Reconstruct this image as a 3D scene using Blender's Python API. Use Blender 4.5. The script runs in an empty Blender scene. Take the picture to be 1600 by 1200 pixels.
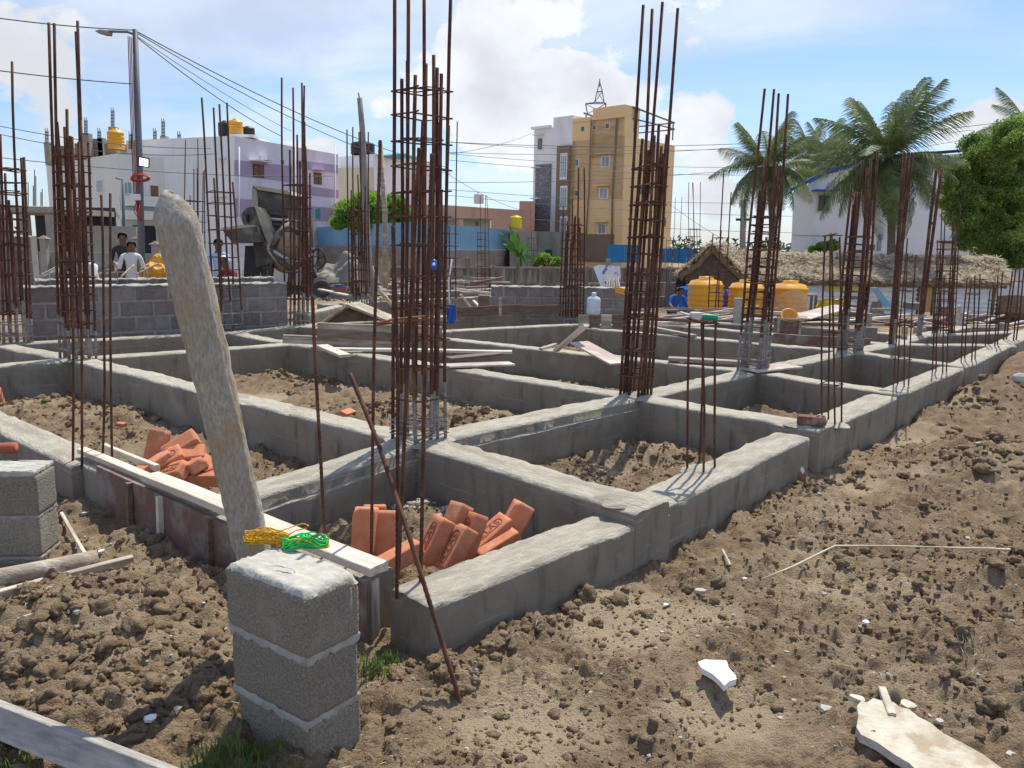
import bpy, bmesh, math, random
import numpy as np
from mathutils import Vector, Matrix, Euler
R = math.radians
rnd = random.Random(7)
NR = np.random.RandomState(11)
S = bpy.context.scene
C = S.collection

# ------------------------------------------------------------------ camera
F = 1249.0; TH = R(9.86); RO = R(1.0)
EYE = np.array([0, 0, 1.55])
_f = np.array([0, math.cos(TH), -math.sin(TH)])
_r0 = np.array([1., 0, 0]); _u0 = np.array([0, math.sin(TH), math.cos(TH)])
_r = math.cos(RO)*_r0 + math.sin(RO)*_u0
_u = -math.sin(RO)*_r0 + math.cos(RO)*_u0
cam = bpy.data.cameras.new('camera'); co = bpy.data.objects.new('camera', cam); C.objects.link(co)
cam.sensor_width = 36; cam.sensor_fit = 'HORIZONTAL'; cam.lens = 36*F/1600
cam.clip_end = 2000; cam.clip_start = 0.05
m = Matrix([[_r[0], _u[0], -_f[0], 0], [_r[1], _u[1], -_f[1], 0], [_r[2], _u[2], -_f[2], 1.55], [0, 0, 0, 1]])
co.matrix_world = m
S.camera = co

SUN_AZ, SUN_EL = 22.0, 60.0          # azimuth clockwise from +Y
w = bpy.data.worlds.new("World"); S.world = w; w.use_nodes = True
nt = w.node_tree; N = nt.nodes; L = nt.links
bg = N['Background']; bg.inputs['Strength'].default_value = 0.125
sky = N.new('ShaderNodeTexSky'); sky.sky_type = 'NISHITA'; sky.sun_disc = False
sky.sun_elevation = R(SUN_EL); sky.sun_rotation = R(SUN_AZ); sky.air_density = 1.0; sky.dust_density = 0.7; sky.ozone_density = 1.6
tc = N.new('ShaderNodeTexCoord'); D = tc.outputs['Generated']
def nn(t, **k):
    n = N.new(t)
    for a, b in k.items(): setattr(n, a, b)
    return n
def mth(op, a, b=None, c=None):
    n = nn('ShaderNodeMath', operation=op)
    for i, v in enumerate((a, b, c)):
        if v is None: continue
        if isinstance(v, (int, float)): n.inputs[i].default_value = v
        else: L.new(v, n.inputs[i])
    return n.outputs[0]
def mrange(v, a, b, c=0., d=1., smooth=True):
    n = nn('ShaderNodeMapRange', interpolation_type='SMOOTHSTEP' if smooth else 'LINEAR')
    L.new(v, n.inputs[0])
    for i, x in enumerate((a, b, c, d)): n.inputs[i+1].default_value = x
    return n.outputs[0]
sep = nn('ShaderNodeSeparateXYZ'); L.new(D, sep.inputs[0])
zc = mth('MAXIMUM', sep.outputs[2], 0.0)
den = mth('ADD', zc, 0.12)
comb = nn('ShaderNodeCombineXYZ'); L.new(mth('DIVIDE', sep.outputs[0], den), comb.inputs[0]); L.new(mth('DIVIDE', sep.outputs[1], den), comb.inputs[1])
wisp = nn('ShaderNodeTexNoise'); wisp.inputs['Scale'].default_value = 0.55; wisp.inputs['Detail'].default_value = 6; wisp.inputs['Roughness'].default_value = 0.55
wisp.inputs['Distortion'].default_value = 0.5
mp = nn('ShaderNodeMapping'); mp.inputs['Location'].default_value = (3.1, 1.7, 0.4); mp.inputs['Scale'].default_value = (1.0, 1.6, 1); L.new(comb.outputs[0], mp.inputs[0]); L.new(mp.outputs[0], wisp.inputs['Vector'])
puff = nn('ShaderNodeTexNoise'); puff.inputs['Scale'].default_value = 7.0; puff.inputs['Detail'].default_value = 8; puff.inputs['Roughness'].default_value = 0.58
mp2 = nn('ShaderNodeMapping'); mp2.inputs['Scale'].default_value = (1, 1, 1.5); L.new(D, mp2.inputs[0]); L.new(mp2.outputs[0], puff.inputs['Vector'])
puff2 = nn('ShaderNodeTexNoise'); puff2.inputs['Scale'].default_value = 5.0; puff2.inputs['Detail'].default_value = 6; L.new(mp2.outputs[0], puff2.inputs['Vector'])
def dirpx(px, py):
    d = _f + _r*(px-800)/F - _u*(py-600)/F
    return d/np.linalg.norm(d)
tot = None
for px, py, rad, amp, sz in [(830, 130, .10, .75, 1.2), (770, 230, .10, .6, 1.4), (930, 110, .07, .55, 1.4), (700, 60, .10, .5, 1.2), (640, 150, .10, .35, 1.5), (960, 200, .08, .4, 1.6),
                             (1120, 180, .045, .75, 1.3), (1110, 250, .06, .6, 1.5), (1130, 320, .06, .35, 2), (1575, 190, .045, .65, 1.5), (1510, 215, .05, .35, 2.),
                             (60, 90, .13, .4, 1.5), (480, 230, .10, .35, 2.), (980, 0, .12, .4, 2.2), (1200, 20, .12, .25, 2.5), (100, 210, .08, .25, 2), (1800, 150, .1, .5, 1.2),(-300,100,.2,.4,1.2),(2200,200,.15,.5,1.4),(-900,200,.2,.5,1.2)]:
    d = dirpx(px, py)
    sb = nn('ShaderNodeVectorMath', operation='SUBTRACT'); L.new(D, sb.inputs[0]); sb.inputs[1].default_value = tuple(d)
    sc = nn('ShaderNodeVectorMath', operation='MULTIPLY'); L.new(sb.outputs[0], sc.inputs[0]); sc.inputs[1].default_value = (1, 1, sz)
    ln = nn('ShaderNodeVectorMath', operation='LENGTH'); L.new(sc.outputs[0], ln.inputs[0])
    v = mth('MULTIPLY', mrange(ln.outputs['Value'], 0.0, rad*1.4, 1.0, 0.0), amp)
    tot = v if tot is None else mth('ADD', tot, v)
pm = mth('ADD', tot, mth('MULTIPLY', mth('SUBTRACT', puff.outputs['Fac'], 0.5), 2.7))
m1 = mrange(pm, 0.30, 0.56)
m2 = mth('MULTIPLY', mrange(wisp.outputs['Fac'], 0.36, 0.72), 0.72)
mk = mth('MAXIMUM', m1, m2)
shade = mrange(puff2.outputs['Fac'], 0.36, 0.60, 0.80, 1.05)
cc = nn('ShaderNodeMix', data_type='RGBA'); L.new(mk, cc.inputs['Factor'])
gain = nn('ShaderNodeVectorMath', operation='MULTIPLY'); L.new(sky.outputs[0], gain.inputs[0]); gain.inputs[1].default_value = (0.76, 0.87, 1.08)
L.new(gain.outputs[0], cc.inputs['A'])
cs = nn('ShaderNodeVectorMath', operation='SCALE'); cs.inputs[0].default_value = (6.1, 6.35, 6.75); L.new(shade, cs.inputs['Scale'])
L.new(cs.outputs[0], cc.inputs['B'])
L.new(cc.outputs['Result'], bg.inputs['Color'])

sl = bpy.data.lights.new('sun', 'SUN'); sl.energy = 4.2; sl.angle = R(0.55); sl.color = (1, .94, .80)
so = bpy.data.objects.new('sun', sl); C.objects.link(so)
so.rotation_euler = Euler((R(90-SUN_EL), 0, R(180-SUN_AZ)), 'XYZ'); so.location = (3, 3, 30)
_sd = Vector((math.sin(R(SUN_AZ))*math.cos(R(SUN_EL)), math.cos(R(SUN_AZ))*math.cos(R(SUN_EL)), math.sin(R(SUN_EL))))
so.rotation_euler = _sd.to_track_quat('Z', 'Y').to_euler()
S.view_settings.view_transform = 'Standard'; S.view_settings.look = 'None'; S.view_settings.exposure = 0.28; S.view_settings.gamma = 1
S.view_settings.use_curve_mapping = False
S.render.engine = 'CYCLES'
try:
    S.cycles.use_denoising = True
    S.cycles.max_bounces = 6; S.cycles.diffuse_bounces = 3; S.cycles.glossy_bounces = 2; S.cycles.transparent_max_bounces = 8
except Exception: pass

# ------------------------------------------------------------------ back-projection helpers: where a thing stands in the world
def ray(px, py): return _f + _r*(px-800)/F - _u*(py-600)/F
def P(px, py, z):                       # point at height z
    d = ray(px, py); t = (z-1.55)/d[2]; return EYE + d*t
def A(px, py, Y):                       # point at forward distance Y
    d = ray(px, py); t = Y/d[1]; return EYE + d*t
def hit(px, py, p0, n):                 # point on a plane
    d = ray(px, py); n = np.array(n, float); t = ((np.array(p0)-EYE)@n)/(d@n); return EYE + d*t
V3 = lambda *a: np.array(a, float)

# ------------------------------------------------------------------ noise
_perm = NR.permutation(512).astype(np.int64); _perm = np.concatenate([_perm, _perm, _perm])
_g = NR.randn(512, 2); _g /= np.linalg.norm(_g, axis=1)[:, None]
def perlin(x, y):
    x = np.asarray(x, float); y = np.asarray(y, float)
    xi = np.floor(x).astype(np.int64); yi = np.floor(y).astype(np.int64); xf = x-xi; yf = y-yi
    xi &= 511; yi &= 511
    def gr(i, j, fx, fy):
        h = _perm[(_perm[i & 511] + j) & 511]; g = _g[h]; return g[..., 0]*fx + g[..., 1]*fy
    u = xf*xf*xf*(xf*(xf*6-15)+10); v = yf*yf*yf*(yf*(yf*6-15)+10)
    a = gr(xi, yi, xf, yf); b = gr(xi+1, yi, xf-1, yf); c = gr(xi, yi+1, xf, yf-1); d = gr(xi+1, yi+1, xf-1, yf-1)
    return (a+(b-a)*u) + ((c+(d-c)*u)-(a+(b-a)*u))*v
def fbm(x, y, o=4, s=1.0):
    t = 0; a = 1
    for i in range(o): t = t + a*perlin(x*s+17.3*i, y*s-9.1*i); s *= 2.07; a *= .5
    return t

# ------------------------------------------------------------------ materials
MATS = {}
def mat(name, c1, c2=None, rough=.85, scale=6., detail=6, c3=None, s3=1.2, bump=0.0, bscale=60., bdist=.01, metal=0., stretch=(1, 1, 1), thr=(.35, .65), thr3=(.5, .62), spec=.3, rnd_amt=0.0, world=False, extra=None):
    mt = bpy.data.materials.new(name); mt.use_nodes = True; t = mt.node_tree; n = t.nodes; l = t.links
    b = n['Principled BSDF']; b.inputs['Roughness'].default_value = rough; b.inputs['Metallic'].default_value = metal
    b.inputs['Specular IOR Level'].default_value = spec
    if c2 is None: c2 = tuple(v*.75 for v in c1)
    tcn = n.new('ShaderNodeTexCoord'); src = tcn.outputs['Object']
    if world: src = n.new('ShaderNodeNewGeometry').outputs['Position']
    mpn = n.new('ShaderNodeMapping'); mpn.inputs['Scale'].default_value = stretch
    if rnd_amt > 0 and not world:
        oi = n.new('ShaderNodeObjectInfo'); ad = n.new('ShaderNodeVectorMath'); ad.operation = 'ADD'
        sc_ = n.new('ShaderNodeVectorMath'); sc_.operation = 'SCALE'; sc_.inputs[0].default_value = (13, 7, 5); l.new(oi.outputs['Random'], sc_.inputs['Scale'])
        l.new(src, ad.inputs[0]); l.new(sc_.outputs[0], ad.inputs[1]); src = ad.outputs[0]
    l.new(src, mpn.inputs[0])
    def noise(s, d):
        q = n.new('ShaderNodeTexNoise'); q.inputs['Scale'].default_value = s; q.inputs['Detail'].default_value = d; q.inputs['Roughness'].default_value = .6; l.new(mpn.outputs[0], q.inputs['Vector']); return q.outputs['Fac']
    def mr(v, a, c):
        q = n.new('ShaderNodeMapRange'); l.new(v, q.inputs[0]); q.inputs[1].default_value = a; q.inputs[2].default_value = c; return q.outputs[0]
    def mix(f, a, bb):
        q = n.new('ShaderNodeMix'); q.data_type = 'RGBA'; l.new(f, q.inputs['Factor'])
        for k, v in (('A', a), ('B', bb)):
            if isinstance(v, tuple): q.inputs[k].default_value = (*v, 1)
            else: l.new(v, q.inputs[k])
        return q.outputs['Result']
    col = mix(mr(noise(scale, detail), *thr), c1, c2)
    if c3 is not None: col = mix(mr(noise(s3, 5), *thr3), col, c3)
    if rnd_amt > 0:
        oi = n.new('ShaderNodeObjectInfo'); hs = n.new('ShaderNodeHueSaturation')
        q = n.new('ShaderNodeMapRange'); l.new(oi.outputs['Random'], q.inputs[0]); q.inputs[3].default_value = 1-rnd_amt; q.inputs[4].default_value = 1+rnd_amt
        l.new(q.outputs[0], hs.inputs['Value']); l.new(col, hs.inputs['Color']); col = hs.outputs[0]
    if extra: col = extra(n, l, mix, mr, noise, tcn, col)
    l.new(col, b.inputs['Base Color'])
    if bump > 0:
        bp = n.new('ShaderNodeBump'); bp.inputs['Strength'].default_value = bump; bp.inputs['Distance'].default_value = bdist
        l.new(noise(bscale, 8), bp.inputs['Height']); l.new(bp.outputs[0], b.inputs['Normal'])
    MATS[name] = mt; return mt
M = MATS
def soil_extra(n, l, mix, mr, noise, tcn, col):
    at = n.new('ShaderNodeAttribute'); at.attribute_name = 'dust'; ad_ = n.new('ShaderNodeMath'); ad_.operation = 'MULTIPLY_ADD'; l.new(noise(7, 5), ad_.inputs[0]); ad_.inputs[1].default_value = .9; l.new(at.outputs['Fac'], ad_.inputs[2])
    col = mix(mr(ad_.outputs[0], .75, 1.25), col, (.43, .335, .228))
    # dusty pale trodden patches, damp dark patches
    col = mix(mr(noise(.9, 4), .50, .66), col, (.43, .34, .235))
    col = mix(mr(noise(95, 3), .66, .74), col, (.55, .49, .39))
    col = mix(mr(noise(2.6, 5), .60, .72), col, (.165, .112, .072))
    return col
mat('soil', (.345, .255, .167), (.225, .161, .103), rough=.97, scale=9, bump=1.0, bscale=120, bdist=.022, extra=soil_extra, spec=.1)
mat('clod', (.350, .258, .168), (.22, .158, .102), rough=.97, scale=14, bump=1.0, bscale=110, bdist=.02, spec=.1)
mat('clod_dark', (.30, .215, .145), (.19, .135, .09), rough=.97, scale=12, bump=1.0, bscale=60, spec=.1)
mat('chip', (.52, .49, .43), (.33, .31, .27), rough=.9, scale=20, bump=.5)
def side_extra(n, l, mix, mr, noise, tcn, col):
    def st(sc, s_, a, b):
        mpn = n.new('ShaderNodeMapping'); mpn.inputs['Scale'].default_value = sc; l.new(tcn.outputs['Object'], mpn.inputs[0])
        q = n.new('ShaderNodeTexNoise'); q.inputs['Scale'].default_value = s_; q.inputs['Detail'].default_value = 5; q.inputs['Roughness'].default_value = .6; l.new(mpn.outputs[0], q.inputs['Vector']); return mr(q.outputs['Fac'], a, b)
    col = mix(st((1, 1, .22), 9, .56, .72), col, (.135, .118, .095))      # run marks
    col = mix(st((.3, 1, 5), 6, .60, .66), col, (.30, .275, .235))        # board lines and leaked slurry
    col = mix(st((1, 1, 1), 60, .70, .76), col, (.08, .07, .06))          # air holes
    return col
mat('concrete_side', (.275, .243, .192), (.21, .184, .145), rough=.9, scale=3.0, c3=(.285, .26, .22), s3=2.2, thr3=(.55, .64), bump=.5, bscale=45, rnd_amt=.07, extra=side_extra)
mat('concrete_top', (.49, .455, .38), (.385, .355, .29), rough=.95, scale=26, thr=(.38, .60), c3=(.33, .30, .245), s3=5., thr3=(.50, .62), bump=1.0, bscale=50, bdist=.02, stretch=(.42, 1.3, 1.3), rnd_amt=.05)  # beam tops paler than sides: laitance, plus sun and shade put into the colours
mat('wall_mortar', (.36, .335, .32), (.26, .24, .23), rough=.95, scale=9, bump=.8, bscale=40)
mat('block', (.255, .22, .20), (.19, .163, .15), rough=.95, scale=18, c3=(.26, .24, .235), s3=4, bump=.9, bscale=90, rnd_amt=.13)
mat('pillar_block', (.36, .325, .265), (.215, .193, .157), rough=.95, scale=140, thr=(.36, .60), c3=(.33, .305, .26), s3=6, thr3=(.56, .68), bump=1.0, bscale=90, rnd_amt=.15)
mat('mortar', (.43, .415, .38), (.32, .305, .275), rough=.9, scale=22, bump=.8, bscale=55)
mat('mortar_pale', (.54, .52, .46), (.42, .40, .36), rough=.9, scale=18, bump=.7, bscale=45)
mat('rust', (.125, .052, .032), (.07, .036, .028), rough=.8, scale=35, c3=(.18, .08, .042), s3=7, bump=.4, bscale=200, rnd_amt=.12)
mat('rust_bright', (.33, .13, .05), (.17, .07, .035), rough=.8, scale=30, bump=.3)
mat('bar_cement', (.36, .35, .35), (.20, .165, .15), rough=.8, scale=16, bump=.4, bscale=120)
mat('bar_dark', (.085, .055, .05), (.05, .038, .038), rough=.7, scale=30)
mat('granite', (.50, .465, .40), (.29, .265, .23), rough=.9, scale=110, c3=(.36, .265, .155), s3=8, thr3=(.49, .63), bump=.8, bscale=80, bdist=.012, stretch=(1, 1, .35), thr=(.30, .66))
mat('brick', (.62, .25, .14), (.52, .195, .10), rough=.95, scale=22, c3=(.60, .33, .22), s3=9, thr3=(.56, .70), bump=.35, bscale=140, rnd_amt=.14)
mat('brick_dark', (.24, .10, .07), (.16, .07, .05), rough=.95, scale=20, c3=(.33, .24, .18), s3=9)
mat('brick_mark', (.27, .085, .05), (.2, .06, .04), rough=.95, scale=20)
mat('wood', (.42, .35, .27), (.26, .215, .165), rough=.85, scale=7, stretch=(.6, 7, 7), c3=(.56, .52, .45), s3=2, bump=.6, bscale=18, rnd_amt=.12)
mat('wood_pale', (.68, .61, .50), (.50, .44, .35), rough=.85, scale=6, stretch=(.6, 6, 6), c3=(.70, .66, .58), s3=2.5, bump=.5, bscale=18, rnd_amt=.08)
mat('wood_dark', (.24, .17, .125), (.13, .095, .075), rough=.85, scale=7, stretch=(.6, 6, 6), bump=.5, bscale=20, rnd_amt=.15)
mat('plywood_red', (.22, .125, .105), (.16, .10, .088), rough=.7, scale=6, c3=(.28, .25, .225), s3=4.2, thr3=(.48, .62), bump=.2, bscale=40)
mat('board_pink', (.50, .40, .36), (.38, .28, .25), rough=.8, scale=4, c3=(.6, .55, .5), s3=2.)
mat('mortar_board', (.62, .575, .47), (.47, .42, .33), rough=.9, scale=16, c3=(.40, .32, .225), s3=7, thr3=(.54, .62), bump=.7, bscale=50)
mat('timber_grey', (.44, .42, .38), (.28, .27, .245), rough=.9, scale=24, stretch=(.4, 2, 2), c3=(.58, .55, .47), s3=5, thr3=(.54, .66), bump=.8, bscale=50)
mat('foam', (.86, .86, .86), (.80, .80, .80), rough=.7, scale=30, bump=.3)
mat('rope_yellow', (.80, .48, .04), (.62, .33, .02), rough=.5, scale=60)
mat('rope_green', (.03, .70, .16), (.02, .48, .10), rough=.45, scale=60)
mat('grass', (.14, .23, .045), (.09, .17, .03), rough=.7, scale=20, rnd_amt=.1)
mat('white_paint', (.80, .80, .78), (.74, .74, .72), rough=.8, scale=.8, c3=(.66, .65, .62), s3=.35, thr3=(.55, .75))
mat('house_white', (.84, .86, .88), (.79, .81, .83), rough=.8, scale=.8, c3=(.68, .69, .69), s3=.9, thr3=(.56, .74), stretch=(1, 1, .25))
mat('cream_paint', (.78, .78, .73), (.72, .72, .67), rough=.8, scale=.7, c3=(.60, .60, .55), s3=.9, thr3=(.55, .72), stretch=(1, 1, .25))
mat('lilac', (.46, .36, .48), (.42, .33, .44), rough=.8, scale=1)
mat('lilac_pale', (.78, .73, .79), (.73, .68, .74), rough=.8, scale=.7, c3=(.62, .57, .61), s3=1.0, thr3=(.55, .72), stretch=(1, 1, .2))
mat('yellow_paint', (.84, .60, .32), (.80, .56, .29), rough=.85, scale=.4, c3=(.62, .42, .22), s3=.6, thr3=(.55, .75), stretch=(1, 1, .35))
mat('olive_brown', (.27, .21, .14), (.23, .18, .12), rough=.85, scale=1)
mat('slate', (.15, .16, .175), (.30, .31, .32), rough=.8, scale=4.5, stretch=(1, 1, 2.5), thr=(.45, .62))
mat('salmon', (.52, .33, .25), (.45, .28, .22), rough=.85, scale=.6, c3=(.36, .27, .22), s3=.5, thr3=(.55, .7))
mat('beige', (.60, .55, .42), (.54, .49, .37), rough=.85, scale=.8)
mat('dirty_wall', (.36, .37, .33), (.24, .25, .22), rough=.9, scale=1.2, stretch=(1, 1, .35), c3=(.16, .16, .14), s3=.9, thr3=(.55, .7))
mat('boundary', (.24, .215, .19), (.12, .105, .095), rough=.95, scale=5, stretch=(2.5, 2.5, .35), c3=(.32, .29, .26), s3=1.5, rnd_amt=.1)
mat('raw_brickwork', (.30, .23, .18), (.22, .17, .14), rough=.95, scale=6)
mat('raw_concrete', (.36, .33, .29), (.28, .26, .23), rough=.95, scale=3)
mat('dark', (.012, .012, .013), (.02, .02, .02), rough=.7, scale=2)
mat('glass', (.055, .065, .075), (.09, .10, .11), rough=.12, scale=1.5, spec=.6)
mat('glass_pale', (.30, .36, .40), (.20, .25, .29), rough=.15, scale=1.2, spec=.6)
mat('shutter', (.24, .13, .09), (.18, .10, .07), rough=.7, scale=8)
mat('teal', (.08, .30, .36), (.06, .25, .30), rough=.5, scale=2)
mat('blue_sheet', (.20, .40, .56), (.17, .36, .52), rough=.5, scale=.9, c3=(.16, .34, .50), s3=.4)
mat('blue_deep', (.03, .22, .50), (.025, .18, .42), rough=.5, scale=1)
mat('blue_trim', (.035, .09, .38), (.03, .08, .33), rough=.5, scale=1)
mat('metal_sheet', (.76, .81, .86), (.64, .70, .76), rough=.45, scale=2.5, metal=.05)
mat('yellow_green', (.62, .66, .16), (.55, .58, .14), rough=.5, scale=2)
mat('door_wood', (.55, .34, .16), (.48, .29, .13), rough=.6, scale=3)
mat('tank_yellow', (.80, .40, .04), (.74, .35, .03), rough=.45, scale=1.5, c3=(.66, .36, .12), s3=2.)
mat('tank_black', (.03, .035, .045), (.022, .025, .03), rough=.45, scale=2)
mat('tank_white', (.75, .75, .74), (.6, .6, .6), rough=.5, scale=4)
mat('tank_lemon', (.78, .58, .04), (.7, .5, .03), rough=.5, scale=2)
mat('basin_orange', (.85, .40, .06), (.8, .36, .05), rough=.4, scale=4)
mat('thatch_base', (.25, .185, .115), (.15, .11, .07), rough=.98, scale=30, stretch=(1, 1, 1), bump=1, bscale=25)
mat('thatch', (.52, .42, .29), (.28, .215, .14), rough=.95, scale=6, world=True, c3=(.68, .58, .44), s3=14, thr3=(.50, .60))
mat('thatch_dark', (.13, .10, .075), (.085, .065, .05), rough=.95, scale=8)
mat('palm_leaf', (.185, .23, .10), (.085, .125, .05), rough=.6, scale=2, c3=(.38, .39, .25), s3=1.1, thr3=(.54, .70), spec=.2, rnd_amt=.15)
mat('palm_dead', (.32, .24, .12), (.22, .15, .08), rough=.8, scale=3)
mat('palm_trunk', (.22, .18, .14), (.14, .11, .09), rough=.95, scale=8, stretch=(1, 1, 3), bump=1, bscale=15)
mat('bark', (.16, .12, .085), (.10, .075, .055), rough=.95, scale=8)
mat('leaf', (.20, .30, .08), (.115, .19, .05), rough=.6, scale=1.2, world=True, c3=(.32, .43, .12), s3=.8, thr3=(.45, .62))
mat('leaf_light', (.22, .36, .07), (.14, .27, .045), rough=.6, scale=1.5, world=True)
mat('banana', (.10, .20, .045), (.06, .14, .03), rough=.5, scale=2)
mat('mixer_grey', (.105, .095, .085), (.065, .06, .055), rough=.7, scale=4, c3=(.20, .185, .165), s3=2.5, thr3=(.52, .66), bump=.3, bscale=20)
mat('mixer_dust', (.44, .40, .31), (.34, .31, .24), rough=.85, scale=5)
mat('mixer_drum', (.36, .29, .23), (.25, .195, .155), rough=.75, scale=4, c3=(.28, .24, .2), s3=2)
mat('tyre', (.06, .057, .055), (.10, .093, .085), rough=.9, scale=6)
mat('ring_white', (.55, .54, .50), (.40, .39, .37), rough=.8, scale=8)
mat('cement_heap', (.27, .25, .22), (.30, .285, .255), rough=.97, scale=4, bump=1, bscale=15)
mat('pole_grey', (.17, .20, .23), (.14, .165, .19), rough=.6, scale=2)
mat('pole_concrete', (.33, .32, .30), (.25, .24, .225), rough=.9, scale=5)
mat('cable_red', (.50, .07, .04), (.4, .05, .03), rough=.5, scale=10)
mat('wire', (.10, .11, .13), (.08, .09, .1), rough=.6, scale=1)
mat('skin', (.17, .09, .058), (.13, .07, .045), rough=.6, scale=10)
mat('hair', (.012, .01, .01), (.02, .017, .015), rough=.7, scale=10)
mat('shirt_white', (.72, .73, .74), (.62, .64, .66), rough=.85, scale=10)
mat('shirt_blue', (.42, .56, .74), (.34, .47, .66), rough=.85, scale=10)
mat('shirt_dark', (.05, .04, .05), (.035, .03, .035), rough=.85, scale=10)
mat('shirt_maroon', (.22, .035, .05), (.16, .025, .04), rough=.85, scale=10)
mat('shirt_royal', (.03, .12, .50), (.025, .09, .4), rough=.85, scale=10)
mat('shirt_cream', (.50, .43, .32), (.42, .36, .27), rough=.85, scale=10)
mat('trouser', (.035, .06, .085), (.03, .05, .07), rough=.9, scale=10)
mat('sack_orange', (.78, .42, .06), (.62, .30, .04), rough=.6, scale=6)
mat('cap_white', (.75, .75, .78), (.65, .65, .68), rough=.7, scale=8)
mat('cap_red', (.45, .06, .05), (.38, .05, .04), rough=.7, scale=8)
mat('plastic_blue', (.02, .13, .55), (.015, .10, .45), rough=.4, scale=12)
mat('plastic_white', (.8, .8, .82), (.72, .72, .75), rough=.5, scale=8)
mat('plastic_green', (.02, .33, .20), (.015, .28, .16), rough=.4, scale=8)
mat('poster', (.75, .76, .82), (.70, .71, .78), rough=.6, scale=3, c3=(.10, .17, .55), s3=5, thr3=(.54, .58))
mat('tarp_yellow', (.80, .68, .05), (.7, .5, .03), rough=.5, scale=4)
mat('strip', (.66, .60, .45), (.5, .43, .30), rough=.6, scale=8)
mat('steel_shine', (.6, .6, .62), (.5, .5, .52), rough=.3, metal=.6, scale=5)
mat('water_can', (.60, .70, .78), (.52, .63, .72), rough=.25, scale=4)
mat('damp_red', (.40, .12, .07), (.3, .09, .05), rough=.8, scale=8)
mat('far_green', (.10, .17, .05), (.06, .11, .03), rough=.8, scale=1, world=True)
lamp = bpy.data.materials.new('lamp_glow'); lamp.use_nodes = True
lamp.node_tree.nodes['Principled BSDF'].inputs['Emission Color'].default_value = (1, 1, 1, 1); lamp.node_tree.nodes['Principled BSDF'].inputs['Emission Strength'].default_value = 3
M['lamp_glow'] = lamp
film = bpy.data.materials.new('clear_film'); film.use_nodes = True
_b = film.node_tree.nodes['Principled BSDF']; _b.inputs['Base Color'].default_value = (.85, .82, .78, 1); _b.inputs['Alpha'].default_value = .22; _b.inputs['Roughness'].default_value = .25
M['clear_film'] = film

for nm, am in (('leaf', .35), ('leaf_light', .4), ('palm_leaf', .2), ('banana', .45), ('grass', .35)):
    t_ = M[nm].node_tree; b_ = t_.nodes['Principled BSDF']; tr = t_.nodes.new('ShaderNodeBsdfTranslucent'); mx_ = t_.nodes.new('ShaderNodeMixShader'); mx_.inputs[0].default_value = am
    hs = t_.nodes.new('ShaderNodeHueSaturation'); hs.inputs['Value'].default_value = 1.5; hs.inputs['Saturation'].default_value = 1.1
    t_.links.new(b_.inputs['Base Color'].links[0].from_socket, hs.inputs['Color']); t_.links.new(hs.outputs[0], tr.inputs['Color'])
    t_.links.new(b_.outputs[0], mx_.inputs[1]); t_.links.new(tr.outputs[0], mx_.inputs[2]); t_.links.new(mx_.outputs[0], t_.nodes['Material Output'].inputs['Surface'])

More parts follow.
